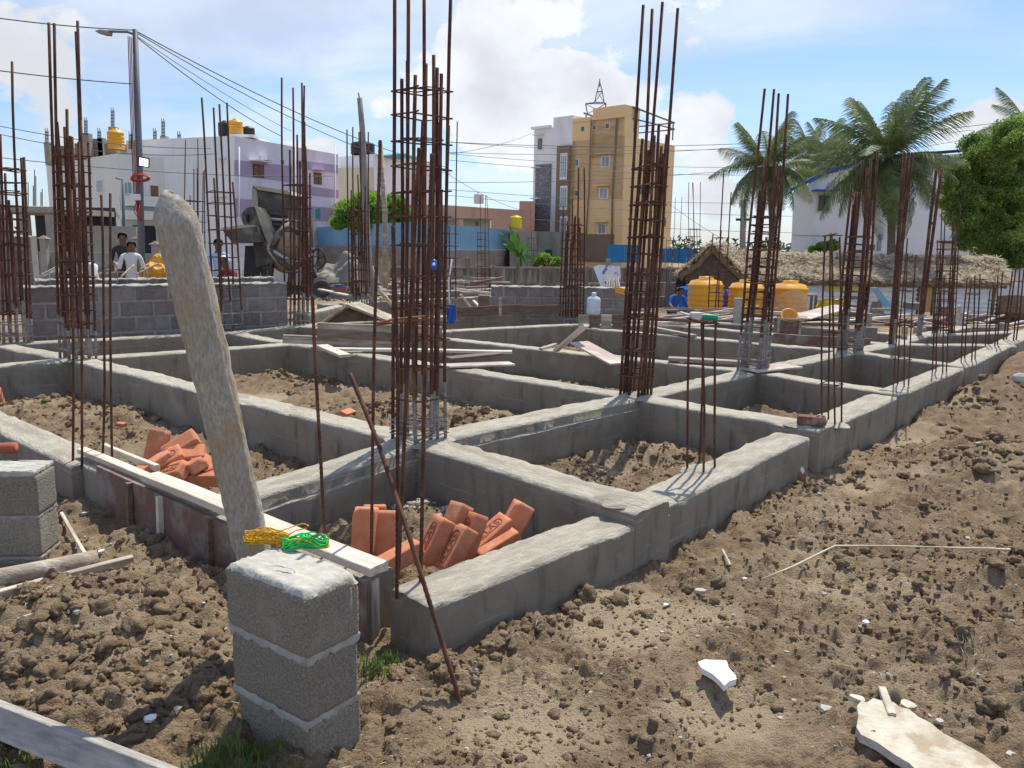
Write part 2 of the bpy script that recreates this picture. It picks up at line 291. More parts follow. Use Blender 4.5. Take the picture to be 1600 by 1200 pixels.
# ------------------------------------------------------------------ mesh builder
class MB:
    def __init__(s): s.v = []; s.f = []; s.m = []; s.sm = []
    def add(s, vs, fs, mi=0, smooth=False):
        o = len(s.v); s.v += [tuple(float(c) for c in p) for p in vs]
        s.f += [tuple(i+o for i in f) for f in fs]; s.m += [mi]*len(fs); s.sm += [smooth]*len(fs); return s
    def box(s, c, d, rot=None, ch=0.0, mi=0):
        dx, dy, dz = [v/2 for v in d]
        if ch <= 0:
            vs = [(x, y, z) for x in (-dx, dx) for y in (-dy, dy) for z in (-dz, dz)]
            fs = [(0, 1, 3, 2), (4, 6, 7, 5), (0, 4, 5, 1), (2, 3, 7, 6), (0, 2, 6, 4), (1, 5, 7, 3)]
        else:
            vs = []; idx = {}
            for x in (-1, 1):
                for y in (-1, 1):
                    for z in (-1, 1):
                        for k in range(3):
                            p = [x*(dx-ch), y*(dy-ch), z*(dz-ch)]; p[k] = (x, y, z)[k]*(dx, dy, dz)[k]
                            idx[(x, y, z, k)] = len(vs); vs.append(tuple(p))
            fs = []
            for k in range(3):
                a, b = [(1, 2), (2, 0), (0, 1)][k]
                for sg in (-1, 1):
                    q = []
                    for (i, j) in ((-1, -1), (1, -1), (1, 1), (-1, 1)):
                        t = [0, 0, 0]; t[k] = sg; t[a] = i; t[b] = j; q.append(idx[(t[0], t[1], t[2], k)])
                    fs.append(tuple(q if sg > 0 else q[::-1]))
                for i in (-1, 1):
                    for j in (-1, 1):
                        t0 = [0, 0, 0]; t1 = [0, 0, 0]; t0[k] = -1; t1[k] = 1; t0[a] = t1[a] = i; t0[b] = t1[b] = j
                        q = [idx[(*t0, a)], idx[(*t1, a)], idx[(*t1, b)], idx[(*t0, b)]]
                        fs.append(tuple(q if i*j > 0 else q[::-1]))
            for x in (-1, 1):
                for y in (-1, 1):
                    for z in (-1, 1):
                        q = [idx[(x, y, z, k)] for k in range(3)]; fs.append(tuple(q if x*y*z > 0 else q[::-1]))
        if rot is not None:
            vs = [tuple(rot @ Vector(p)) for p in vs]
        return s.add([(p[0]+c[0], p[1]+c[1], p[2]+c[2]) for p in vs], fs, mi)
    def bar(s, a, b, wd, th, up=(0, 0, 1), ch=0.0, mi=0):
        a = Vector(a); b = Vector(b); x = (b-a).normalized(); y = Vector(up).cross(x)
        if y.length < 1e-4: y = Vector((0, 1, 0)).cross(x)
        y.normalize(); z = x.cross(y); r = Matrix((x, y, z)).transposed()
        return s.box((a+b)/2, ((b-a).length, wd, th), r, ch, mi)
    def tube(s, pts, r, n=6, cap=True, closed=False, mi=0, smooth=True):
        pts = [Vector(p) for p in pts]; k = len(pts)
        rr = r if hasattr(r, '__len__') else [r]*k
        t0 = (pts[1]-pts[0]).normalized(); ref = Vector((0, 0, 1)) if abs(t0.z) < .9 else Vector((1, 0, 0))
        nx = ref.cross(t0).normalized(); vs = []
        for i in range(k):
            if closed: t = (pts[(i+1) % k]-pts[i-1]).normalized()
            else: t = (pts[min(i+1, k-1)]-pts[max(i-1, 0)]).normalized()
            nx = (nx - t*nx.dot(t))
            if nx.length < 1e-6: nx = t.orthogonal()
            nx.normalize(); ny = t.cross(nx)
            for j in range(n):
                a = 2*math.pi*j/n; vs.append(pts[i] + (nx*math.cos(a)+ny*math.sin(a))*rr[i])
        fs = []
        for i in range(k if closed else k-1):
            i2 = (i+1) % k
            for j in range(n): fs.append((i*n+j, i*n+(j+1) % n, i2*n+(j+1) % n, i2*n+j))
        if cap and not closed: fs += [tuple(range(n))[::-1], tuple((k-1)*n+j for j in range(n))]
        return s.add(vs, fs, mi, smooth)
    def lathe(s, prof, c, n=24, axis=(0, 0, 1), mi=0, smooth=True, cap=True):
        q = Vector((0, 0, 1)).rotation_difference(Vector(axis)).to_matrix(); vs = []
        for (r, z) in prof:
            for j in range(n):
                a = 2*math.pi*j/n; vs.append(q @ Vector((r*math.cos(a), r*math.sin(a), z)) + Vector(c))
        fs = []
        for i in range(len(prof)-1):
            for j in range(n): fs.append((i*n+j, i*n+(j+1) % n, (i+1)*n+(j+1) % n, (i+1)*n+j))
        if cap: fs += [tuple(range(n))[::-1], tuple((len(prof)-1)*n+j for j in range(n))]
        return s.add(vs, fs, mi, smooth)
    def ext(s, poly, vec, mi=0):          # polygon of 3D points pushed along vec
        k = len(poly); a = [Vector(p) for p in poly]; b = [p+Vector(vec) for p in a]
        nrm = sum(((a[i]-a[0]).cross(a[(i+1) % k]-a[0]) for i in range(k)), Vector())
        fs = [tuple(range(k)), tuple(range(2*k-1, k-1, -1))] + [(i, i+k, (i+1) % k+k, (i+1) % k) for i in range(k)]
        if nrm.dot(Vector(vec)) > 0: fs = [f[::-1] for f in fs]
        return s.add(a+b, fs, mi)
    def blob(s, c, r, seed=0, sub=1, rough=.25, mi=0, flat=1.0):
        v, f = ICO[sub]; rs = np.random.RandomState(seed)
        nv = v*(1+rough*(rs.rand(len(v))-.5)*2)[:, None]*np.array(r if hasattr(r, '__len__') else (r, r, r*flat))
        return s.add(nv+np.array(c), f, mi)
    def build(s, name, mt, parent=None, origin=None, label=None, kind=None, smooth_angle=None):
        me = bpy.data.meshes.new(name); o = bpy.data.objects.new(name, me); C.objects.link(o)
        vs = np.array(s.v)
        if origin is None: base = np.array(WL[parent.name]) if parent is not None else np.array([vs[:, 0].mean(), vs[:, 1].mean(), vs[:, 2].min()])
        else: base = np.array(origin, float)
        me.from_pydata([tuple(p) for p in vs-base], [], s.f)
        for q in (mt if isinstance(mt, (list, tuple)) else [mt]): me.materials.append(M[q] if isinstance(q, str) else q)
        me.polygons.foreach_set('material_index', s.m); me.polygons.foreach_set('use_smooth', s.sm); me.update()
        if parent is not None:
            o.parent = parent; o.location = Vector(base)-Vector(WL[parent.name])
        else: o.location = base
        WL[o.name] = Vector(base)
        if label: o['label'] = label
        if kind: o['kind'] = kind
        return o
WL = {}
def ico(sub):
    bm = bmesh.new(); bmesh.ops.create_icosphere(bm, subdivisions=sub, radius=1)
    v = np.array([p.co[:] for p in bm.verts]); f = [tuple(q.index for q in fc.verts) for fc in bm.faces]; bm.free(); return v, f
ICO = {1: ico(1), 2: ico(2), 3: ico(3)}
def thing(name, label, cat, loc, group=None, kind=None):
    o = bpy.data.objects.new(name, None); C.objects.link(o); o.location = Vector(loc); WL[o.name] = Vector(loc); o.empty_display_size = .1
    o['label'] = label; o['category'] = cat
    if group: o['group'] = group
    if kind: o['kind'] = kind
    return o
def tag(o, label, cat, group=None, kind=None):
    o['label'] = label; o['category'] = cat
    if group: o['group'] = group
    if kind: o['kind'] = kind
    return o
def piece(me_obj, name, parent, world_loc, rot=(0, 0, 0), scale=(1, 1, 1)):   # a copy sharing mesh data
    o = bpy.data.objects.new(name, me_obj if isinstance(me_obj, bpy.types.Mesh) else me_obj.data); C.objects.link(o)
    o.parent = parent; o.location = Vector(world_loc)-Vector(WL[parent.name]); o.rotation_euler = rot; o.scale = scale
    WL[o.name] = Vector(world_loc); return o
def mesh_of(mb, name, mt):
    me = bpy.data.meshes.new(name); me.from_pydata(mb.v, [], mb.f)
    for q in (mt if isinstance(mt, (list, tuple)) else [mt]): me.materials.append(M[q])
    me.polygons.foreach_set('material_index', mb.m); me.polygons.foreach_set('use_smooth', mb.sm); me.update(); return me
def np_mesh(name, v, f, mt, smooth=True):
    me = bpy.data.meshes.new(name); k = f.shape[1]
    me.vertices.add(len(v)); me.vertices.foreach_set('co', v.astype(np.float32).ravel())
    me.loops.add(f.size); me.loops.foreach_set('vertex_index', f.astype(np.int32).ravel())
    me.polygons.add(len(f)); me.polygons.foreach_set('loop_start', np.arange(0, f.size, k, dtype=np.int32))
    me.polygons.foreach_set('use_smooth', np.full(len(f), smooth)); me.materials.append(M[mt]); me.update(calc_edges=True)
    o = bpy.data.objects.new(name, me); C.objects.link(o); WL[o.name] = Vector((0, 0, 0)); return o

# ------------------------------------------------------------------ site nodes (tops of the plinth beams)
Uv = V3(.691, .723, 0); Vv = V3(-.757, .653, 0)
S1 = P(640, 932, .22); J = P(985, 783, .30); J2 = P(1265, 664, .30); J3 = P(1392, 612, .31); J4 = P(1496, 571, .35); J5 = P(1566, 538, .42); E_ = P(1606, 517, .45); E2 = E_+Uv*3
C1 = P(655, 686, .30); C2 = P(993, 618, .30); C3 = P(1176, 579, .30); C4 = P(1328, 548, .37); C5 = P(1393, 537, .37); C6 = P(1436, 524, .38)
S0 = P(146, 722, .22); SL = P(-5, 655, .22); CL = P(122, 560, .30); CM = P(458, 536, .30); BL = P(-10, 537, .30)
bA = S1+(S0-S1)*.56; c1 = P(700, 516, .30); c2 = P(893, 506, .30); c3 = P(1070, 509, .33); D1 = P(700, 529, .30)
DLn = P(-20, 538, .3); M1 = P(360, 519, .30); M2 = P(467, 508, .30)

def uvof(x, y):
    dx = np.asarray(x)-S1[0]; dy = np.asarray(y)-S1[1]
    det = Uv[0]*Vv[1]-Uv[1]*Vv[0]
    return (dx*Vv[1]-dy*Vv[0])/det, (Uv[0]*dy-Uv[1]*dx)/det
def sstep(x, a, b):
    t = np.clip((x-a)/(b-a), 0, 1); return t*t*(3-2*t)
def worley(x, y, s, salt=0):
    x = x*s; y = y*s; xi = np.floor(x).astype(np.int64); yi = np.floor(y).astype(np.int64); best = np.full(x.shape, 9.); rid = np.zeros(x.shape)
    for a in (-1, 0, 1):
        for b in (-1, 0, 1):
            cx = xi+a; cy = yi+b; h = _perm[(_perm[(cx+salt) & 511]+cy) & 511]; h2 = _perm[(h+71) & 511]; h3 = _perm[(h+183) & 511]
            d = np.hypot(cx+.15+.7*h/512-x, cy+.15+.7*h2/512-y)/(.45+.55*h3/512)
            k = d < best; best = np.where(k, d, best); rid = np.where(k, h3/512, rid)
    return best, rid
def pebbles(x, y, s, salt=0):
    d, r = worley(x+.25/s*perlin(x*s*1.9, y*s*1.9+salt), y+.25/s*perlin(x*s*1.9+9, y*s*1.9+salt), s, salt)
    return np.sqrt(np.clip(1-(d/.78)**2, 0, 1))*(.35+.65*r)/s
SMOOTH = [(980, 960, .38), (900, 900, .2), (820, 1120, .3), (1100, 960, .2), (1420, 690, .35), (1470, 640, .4), (1330, 750, .25), (1130, 1110, .25), (950, 725, .2), (1520, 590, .4), (330, 850, .12), (480, 640, .3), (420, 610, .3)]
BUMPS = [  # px, py, radius, height
    (420, 590, .35, .10), (560, 650, .5, .10), (650, 640, .45, .14), (760, 655, .5, .12), (600, 620, .5, .05), (760, 800, .0, 0), (60, 640, .5, .12), (180, 650, .4, .08), (290, 690, .3, .06),
    (900, 722, .25, .05), (1050, 700, .3, .06), (650, 800, .22, .10), (555, 830, .2, .08), (1180, 640, .18, .08), (1470, 655, .5, .10), (1560, 640, .6, .26), (1600, 600, .8, .28),
    (1480, 750, .35, .08), (1600, 760, .6, .18), (1500, 720, .35, .12), (1250, 830, .3, .05), (1300, 800, .25, .04), (930, 940, .18, .05), (1550, 900, .5, .10), (1560, 1050, .4, .07), (700, 1060, .2, .05), (780, 1000, .15, .04),
    (120, 960, .4, .09), (230, 1010, .35, .07), (60, 1030, .3, .05), (320, 1080, .16, .07), (300, 920, .3, .03), (900, 690, .2, .03), (1040, 830, .16, .05), (1140, 790, .16, .05), (1000, 850, .14, .04), (1230, 740, .2, .05)]
SM = [(P(a, b, 0), r) for a, b, r in SMOOTH]
BW = [(P(a, b, 0), r, h) for a, b, r, h in BUMPS if h > 0]
def H(x, y):
    x = np.asarray(x, float); y = np.asarray(y, float)
    u, v = uvof(x, y)
    inside = sstep(v, -.02, .1)*sstep(u, -.02, .1)
    z = -.05*inside
    d = np.hypot(x, y)
    z = z - .02*sstep(-v, .05, .5)*0
    far = sstep(d, 13, 30)
    z = z*(1-far) - .72*far
    z = z + .05*sstep(-v, 1.2, 3.0)*sstep(u, .5, 4)*(1-far)
    z = z + .20*sstep(u, 5.5, 10)*sstep(-v, -.5, .5)*(1-far)      # ground climbs with the wall on the right
    for c, r, h in BW: z = z + h*np.exp(-((x-c[0])**2+(y-c[1])**2)/(r*r*.6))
    rough = .35+.65*sstep(fbm(x, y, 2, .8)+.15, -.25, .35)
    # trodden smoother strip on the right of the wall
    near = 1-sstep(d, 14, 22)
    sm = np.zeros_like(z)
    for c, r in SM: sm = np.maximum(sm, np.exp(-((x-c[0])**2+(y-c[1])**2)/(r*r)))
    rough = np.clip(1.12-sm*.95+.5*fbm(x+31, y, 2, 2.3), .06, 1.25)
    n1 = fbm(x+3, y, 3, 1.4)*.035
    n2 = np.abs(fbm(x, y+7, 3, 5.))*.05
    n3 = pebbles(x, y, 9., 3)*.30 + pebbles(x+4, y, 19., 40)*.66 + pebbles(x, y+3, 42., 90)*.65 + pebbles(x+1, y+3, 78., 130)*.6*(1-sstep(d, 3.5, 5.5))
    n3 = n3*(.55+.45*sstep(fbm(x, y+50, 2, 3.), -.35, .3))
    n4 = fbm(x, y, 2, 60.)*.004
    return z + near*(n1 + rough*(n2+n3) + n4) - .035
def Hs(x, y): return float(H(np.array([x]), np.array([y]))[0])

def axis(lo, hi, s0, k, c0):
    up = [c0]
    while up[-1] < hi: up.append(up[-1] + s0+k*abs(up[-1]-c0)+max(0, abs(up[-1]-c0)-12)*.08)
    dn = [c0]
    while dn[-1] > lo: dn.append(dn[-1] - (s0+k*abs(dn[-1]-c0)+max(0, abs(dn[-1]-c0)-12)*.08))
    return np.array(dn[::-1][:-1]+up)
xs = axis(-420, 420, .0065, .0038, 0.0)
ys = np.concatenate([np.arange(-60, 0, 6.), np.arange(0, 1.9, .06), axis(1.9, 700, .0055, .0045, 1.9)])
ys = np.unique(np.round(ys[ys >= -60], 5))
X, Y = np.meshgrid(xs, ys)
Z = H(X, Y)
v = np.stack([X.ravel(), Y.ravel(), Z.ravel()], 1)
nx = len(xs); ny = len(ys)
i = (np.arange(ny-1)[:, None]*nx+np.arange(nx-1)[None, :]).ravel()
g = np_mesh('ground', v, np.stack([i, i+1, i+nx+1, i+nx], 1), 'soil'); g['kind'] = 'structure'
_d = np.zeros(len(v))
for c, r in SM: _d = np.maximum(_d, np.exp(-((v[:, 0]-c[0])**2+(v[:, 1]-c[1])**2)/(r*r*1.2)))
g.data.attributes.new('dust', 'FLOAT', 'POINT').data.foreach_set('value', _d.astype(np.float32))
g['label'] = 'bare lumpy brown soil around and inside the plinth beams'
print('ground', len(v))

# ------------------------------------------------------------------ clods and chips (loose soil)
def scatter(name, pts, radii, mt, sub=1, seed=1, flat=.75, rough=.32, label=None, sink=.25):
    v0, f0 = ICO[sub]; f0 = np.array(f0); k = len(pts); rs = np.random.RandomState(seed)
    n = len(v0); jit = 1+rough*(rs.rand(k, n)-.5)*(2 if sub < 3 else .5)
    if sub == 3:
        ph = rs.rand(k, 1)*40
        jit = jit+.6*perlin(v0[None, :, 0]*1.6+ph, v0[None, :, 1]*1.6+v0[None, :, 2]*1.3+ph)-.5*np.abs(perlin(v0[None, :, 0]*3+ph, v0[None, :, 2]*3+v0[None, :, 1]*2.5))+.4*perlin(v0[None, :, 0]*4+ph, v0[None, :, 1]*4+v0[None, :, 2]*3.5)
    V = v0[None]*jit[..., None]*radii[:, None, None]
    V = V*np.stack([1+rs.rand(k)*.5-.2, 1+rs.rand(k)*.5-.2, flat+rs.rand(k)*.3-.1], 1)[:, None, :]
    a = rs.rand(k)*6.28; ca, sa = np.cos(a), np.sin(a)
    x = V[..., 0]*ca[:, None]-V[..., 1]*sa[:, None]; y = V[..., 0]*sa[:, None]+V[..., 1]*ca[:, None]
    V = np.stack([x, y, V[..., 2]], -1) + pts[:, None, :]
    V[..., 2] += (radii*(flat-sink*2)*.5)[:, None]
    fs = (f0[None]+(np.arange(k)*n)[:, None, None]).reshape(-1, 3)
    o = np_mesh(name, V.reshape(-1, 3), fs, mt, smooth=sub > 1); o['kind'] = 'stuff'
    if label: o['label'] = label
    return o
def clear_of_beams(x, y):
    ok = np.ones(len(x), bool)
    for a, b in BEAMLINES:
        ab = (b-a)[:2]; L2 = ab@ab; t = np.clip(((x-a[0])*ab[0]+(y-a[1])*ab[1])/L2, 0, 1)
        ok &= np.hypot(x-a[0]-t*ab[0], y-a[1]-t*ab[1]) > .17
    return ok
BEAMS = [  # a, b, width, extra bottom
    (S1, J-Uv*.10, .25), (J+Uv*.02, J2-Uv*.28, .25), (J2+Uv*.0, J3-Uv*.2, .25), (J3, J4-Uv*.2, .24), (J4, J5-Uv*.1, .24), (J5, E_, .24), (E_, E2, .24),
    (S1+Vv*.26+Uv*.06, bA+Uv*.03, .18), (bA+Uv*.03, S0+Uv*.02, .18), (S0, SL, .25), (SL, SL+Vv*2, .25),
    (bA, C1, .24), (C1, C2, .25), (C2, C3, .25), (C3, C4, .25), (C4, C5, .25), (C5, C6, .24), (C6, C6+Uv*2.2, .24),
    (J-Vv*.133, C1, .27), (C1, CL, .24), (CL, BL, .24), (J2-Vv*.133, C2, .27), (C2, CM, .24), (CM, M1, .22), (J3-Vv*.13, C3, .23), (C3, D1, .23), (D1, M2, .22),
    (J4-Vv*.13, C4, .22), (C4, c2+V3(.25, -.6, 0), .22), (J5-Vv*.13, C5, .22), (C5, c3, .22), (E_, C6, .22), (C6, C6+Vv*3.2, .22),
    (CL, CM, .23), (CM-Uv*.1, c1, .22), (c1, c2, .22), (c2, c3, .22), (CL, CL-Uv*2.5, .24), (c3, c3+Uv*3, .22), (M1, M2, .22), (DLn, M1, .22), (M2, M2+Uv*5.2, .22), (P(500, 476, .32), P(770, 462, .32), .2), (P(590, 460, .35), P(775, 450, .35), .2), (P(470, 490, .3), P(600, 462, .32), .2)]
BEAMLINES = [(a, b) for a, b, _ in BEAMS]
_mids = {7: S1+Vv*.13, 0: S1}
def rand_ground(k, seed, region):
    rs = np.random.RandomState(seed); px = rs.rand(k)*(region[2]-region[0])+region[0]; py = region[1]+(region[3]-region[1])*rs.rand(k)**.8
    q = np.array([P(a, b, 0.0)[:2] for a, b in zip(px, py)]); return q
# world-area sampling, denser near the viewer
rs = np.random.RandomState(5)
def area_pts(k, x0, x1, y0, y1, pw=1.0):
    y = y0+(y1-y0)*rs.rand(k)**pw; x = x0+(x1-x0)*rs.rand(k); return x, y
def clods(name, k, r0, r1, mt, box, sub=1, seed=3, thr=-.05, pw=1.7, label=None, spread=1.):
    x, y = area_pts(k, *box, pw=pw)
    keep = clear_of_beams(x, y) & (fbm(x+5, y, 2, 1.1) > thr) & (np.hypot(x+.66, y-2.3) > .27)
    keep &= np.abs(x) < y*.78+.6
    x, y = x[keep], y[keep]
    r = r0+(r1-r0)*rs.rand(len(x))**2.6
    z = H(x, y)
    return scatter(name, np.stack([x, y, z], 1), r, mt, sub=sub, seed=seed, label=label)
clods('loose_soil', 42000, .003, .013, 'clod', (-5, 7, 1.9, 7.5), seed=3, thr=-.25, label='crumbly loose soil lumps strewn over the ground')
clods('loose_soil', 8500, .007, .021, 'clod', (-5, 7.5, 1.9, 9.), sub=2, seed=4, thr=-.1, label='larger dry soil clods lying on the ground')
clods('loose_soil', 260, .014, .036, 'clod', (-5, 8, 1.9, 9.), sub=3, seed=6, thr=.0, label='big rough soil clods lying on the ground')
clods('stone_chips', 2600, .003, .010, 'chip', (-4, 6, 1.9, 6), seed=8, thr=-.4, pw=1.4, label='small pale stone and mortar chips in the soil')
clods('stone_chips', 260, .008, .02, 'chip', (-4, 6, 1.9, 6), seed=9, thr=-.4, pw=1.4, label='larger grey broken mortar chips on the soil')
def twigs(n, seed):
    r_ = random.Random(seed); mb = MB()
    for i in range(n):
        y = 2+4.5*r_.random()**1.5; x = r_.uniform(-.75, .75)*y*.9
        if not clear_of_beams(np.array([x]), np.array([y]))[0]: continue
        a_ = r_.uniform(0, 6.3); l_ = r_.uniform(.015, .06); z = Hs(x, y)+.006; mb.tube([(x, y, z), (x+math.cos(a_)*l_*.5, y+math.sin(a_)*l_*.5, z+r_.uniform(.0, .012)), (x+math.cos(a_)*l_, y+math.sin(a_)*l_, z)], r_.uniform(.0006, .0016), 4)
    o = mb.build('twigs', 'strip', origin=(0, 0, 0)); o['kind'] = 'stuff'; o['label'] = 'dry twigs and straw bits lying on the soil'
twigs(260, 5)
# denser banks of clods where the photo shows them
def bank(pxs, k, spread, r0, r1, mt, seed, sub=3):
    k = int(k*.8); r0 *= .7; r1 *= .78
    rs2 = np.random.RandomState(seed); cs = [P(a, b, 0) for a, b in pxs]
    idx = rs2.randint(len(cs), size=k); x = np.array([cs[i][0] for i in idx])+rs2.randn(k)*spread; y = np.array([cs[i][1] for i in idx])+rs2.randn(k)*spread
    kp = clear_of_beams(x, y) & (np.hypot(x+.66, y-2.3) > .27); x, y = x[kp], y[kp]
    r = r0+(r1-r0)*rs2.rand(len(x))**2.2
    scatter('loose_soil', np.stack([x, y, H(x, y)], 1), r, mt, sub=sub, seed=seed, label='soil clods banked up beside the wall')
bank([(690, 1060), (760, 1010), (850, 960), (930, 920), (1010, 870), (1060, 840), (1130, 800), (1200, 770), (1250, 760), (1320, 740)], 420, .10, .012, .045, 'clod', 21)
bank([(1500, 640), (1560, 620), (1600, 650), (1540, 690), (1480, 740), (1590, 760), (1590, 700)], 420, .22, .015, .07, 'clod', 22)
bank([(40, 960), (120, 1000), (190, 960), (120, 1060), (230, 1060), (300, 1030), (320, 1110), (250, 1120), (90, 940)], 420, .12, .012, .05, 'clod', 23)
bank([(60, 1010), (110, 1050), (180, 1020), (95, 1090), (215, 1075), (280, 1050), (320, 1100), (240, 980), (150, 990), (40, 1060)], 46, .05, .045, .078, 'clod', 33)
bank([(1330, 760), (1240, 850), (1480, 745), (1540, 840), (1580, 900), (940, 945), (1090, 905), (1560, 1080), (1480, 1000)], 30, .08, .035, .07, 'clod', 34)
bank([(60, 630), (120, 640), (200, 650), (260, 670), (100, 610)], 160, .15, .015, .06, 'clod', 24)
bank([(430, 590), (470, 600), (600, 650), (660, 640), (720, 660), (780, 670), (520, 640)], 260, .14, .015, .06, 'clod', 25)
bank([(1250, 860), (1320, 850), (1400, 900), (1480, 950), (1540, 880), (1590, 1000), (1450, 1050), (1550, 1120)], 420, .2, .01, .04, 'clod', 26)
bank([(640, 800), (660, 790), (700, 800), (620, 790)], 120, .07, .012, .035, 'chip', 27)
bank([(250, 850), (300, 880), (200, 840), (340, 920)], 150, .1, .012, .045, 'clod', 28)
bank([(900, 720), (1000, 705), (1060, 715), (940, 730)], 160, .12, .012, .04, 'clod', 29)

# ------------------------------------------------------------------ plinth beams
found = thing('plinth_beams', 'grey concrete plinth beam grid with rough pale top and soil filled rooms', 'foundation', tuple(S1*[1, 1, 0]), kind='structure')
def beam(a, b, wd, zb=-.35, parent=found, name='beam', seed=0, ledge=False):
    a = np.array(a); b = np.array(b); d = b-a; Lh = math.hypot(d[0], d[1]); ang = math.atan2(d[1], d[0])
    dist = np.linalg.norm((a+b)[:2]/2); st = max(.022, .009*dist); n = max(4, int(Lh/st)); h = wd/2
    cs = [(-h, None, 1), (-h, -.16, 1), (-h, -.07, 1), (-h, -.018, 1), (-h+.008, -.003, 0), (-h*.66, 0, 0), (-h*.33, 0, 0), (0, 0, 0), (h*.33, 0, 0), (h*.66, 0, 0), (h-.008, -.003, 0), (h, -.018, 1), (h, -.07, 1), (h, -.16, 1), (h, None, 1)]
    if ledge: cs = [(-h-.018, None, 1), (-h-.018, -.16, 1), (-h-.018, -.085, 1), (-h-.014, -.078, 0), (-h+.004, -.075, 0)]+cs[3:]
    k = len(cs); T = np.linspace(0, Lh, n+1); vs = np.zeros((n+1, k, 3))
    for j, (y, z, m_) in enumerate(cs):
        wx = a[0]+T*math.cos(ang); wy = a[1]+T*math.sin(ang)
        ed = 1 if m_ == 0 and abs(y) > h-.02 else .35
        vs[:, j, 0] = T
        if m_ == 0:
            zz = z + perlin(T*7+seed*3.1+j*.5, np.full(n+1, j*.9))*.009 + perlin(T*26+seed, np.full(n+1, j*1.7))*.004 + perlin(T*1.3+seed*2, np.zeros(n+1))*.014
            yy = y + ed*(perlin(T*9+seed*7, np.full(n+1, 3.+(y > 0)))*.012+perlin(T*28+seed*7, np.full(n+1, 5.+(y > 0)))*.009)
            if ed == 1: zz = zz-np.maximum(0, perlin(T*5+seed*3, np.full(n+1, 8.+(y > 0)))-.18)*.06-np.maximum(0, perlin(T*19+seed, np.full(n+1, 2.+(y > 0)))-.1)*.022
        else:
            top = perlin(T*1.3+seed*2, np.zeros(n+1))*.014
            zz = top+z if z is not None else np.full(n+1, zb-a[2])
            yy = y + perlin(T*2+seed*5, np.full(n+1, (z or -.4)*4+(9 if y > 0 else 0)))*.006
        vs[:, j, 1] = yy; vs[:, j, 2] = zz + (T/Lh*(b[2]-a[2]) if z is not None else 0)
    mb = MB(); fs = []; mi = []
    for i in range(n):
        for j in range(k-1):
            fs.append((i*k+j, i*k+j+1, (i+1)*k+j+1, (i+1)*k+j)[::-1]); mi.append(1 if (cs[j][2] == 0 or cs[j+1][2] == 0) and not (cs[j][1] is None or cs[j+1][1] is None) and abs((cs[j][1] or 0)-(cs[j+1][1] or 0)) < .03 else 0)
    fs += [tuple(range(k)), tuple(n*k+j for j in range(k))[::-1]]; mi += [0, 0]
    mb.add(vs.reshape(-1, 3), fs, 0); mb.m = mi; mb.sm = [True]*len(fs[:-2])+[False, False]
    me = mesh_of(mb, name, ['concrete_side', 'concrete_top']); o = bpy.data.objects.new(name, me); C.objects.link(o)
    o.parent = parent; o.location = Vector(a)-Vector(WL[parent.name]); o.rotation_euler = (0, 0, ang); WL[o.name] = Vector(a); return o
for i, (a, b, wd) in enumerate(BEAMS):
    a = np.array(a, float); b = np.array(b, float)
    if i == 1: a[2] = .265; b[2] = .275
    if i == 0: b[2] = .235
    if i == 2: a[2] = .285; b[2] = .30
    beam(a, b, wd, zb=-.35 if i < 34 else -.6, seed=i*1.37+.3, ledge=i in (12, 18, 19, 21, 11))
# raised lumps where the cross beams run out over the outer beam
def lump(c, lx, ly, z0, z1, seed):
    mb = MB(); n = 9; vs = []
    for iz, z in enumerate((z0, z1-.02, z1)):
        ins = .012 if iz == 2 else 0
        for t in range(4*n):
            s_, f_ = divmod(t, n); f_ = f_/n*2-1
            q = [(f_, -1), (1, f_), (-f_, 1), (-1, -f_)][s_]
            jj = .008*math.sin(t*2.1+seed)+.006*math.sin(t*5.3+seed*2)
            p = c+Uv*(q[0]*(lx/2-ins+jj))+Vv*(q[1]*(ly/2-ins+jj)); vs.append((p[0], p[1], z+.006*math.sin(t*1.7+iz+seed)))
    k = 4*n; fs = [(iz*k+t, iz*k+(t+1) % k, (iz+1)*k+(t+1) % k, (iz+1)*k+t) for iz in range(2) for t in range(k)]+[tuple(2*k+t for t in range(k))]
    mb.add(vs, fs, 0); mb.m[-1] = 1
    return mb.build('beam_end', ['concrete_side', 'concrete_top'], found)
def mound(c, r_, h_, seed, name='mortar_spill'):
    mb = MB(); n = 9; k = 26; vs = [(c[0], c[1], c[2]+h_)]
    for i in range(1, n+1):
        for j in range(k):
            a_ = 2*math.pi*j/k; q = i/n; rr_ = r_*q*(1+.35*float(perlin(np.array([math.cos(a_)*1.5+seed*7]), np.array([math.sin(a_)*1.5]))[0]))
            x, y = c[0]+rr_*math.cos(a_), c[1]+rr_*math.sin(a_); vs.append((x, y, c[2]-.012+(h_+.012)*(1-q**2.2)+.006*float(perlin(np.array([x*28]), np.array([y*28]))[0])))
    fs = [(0, 1+j, 1+(j+1) % k) for j in range(k)]+[(1+(i-1)*k+j, 1+i*k+j, 1+i*k+(j+1) % k, 1+(i-1)*k+(j+1) % k) for i in range(1, n) for j in range(k)]
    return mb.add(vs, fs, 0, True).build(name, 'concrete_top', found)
for i, (c, r_) in enumerate(((C1, .21), (C2, .2), (C3, .2), (CL, .2), (C4, .18), (P(1096, 733, .27), .12), (P(1300, 662, .29), .12), (J+Vv*.05, .14), (J2+Vv*.05, .14))): mound(c+V3(0, 0, .004), r_, .02, i*1.3)

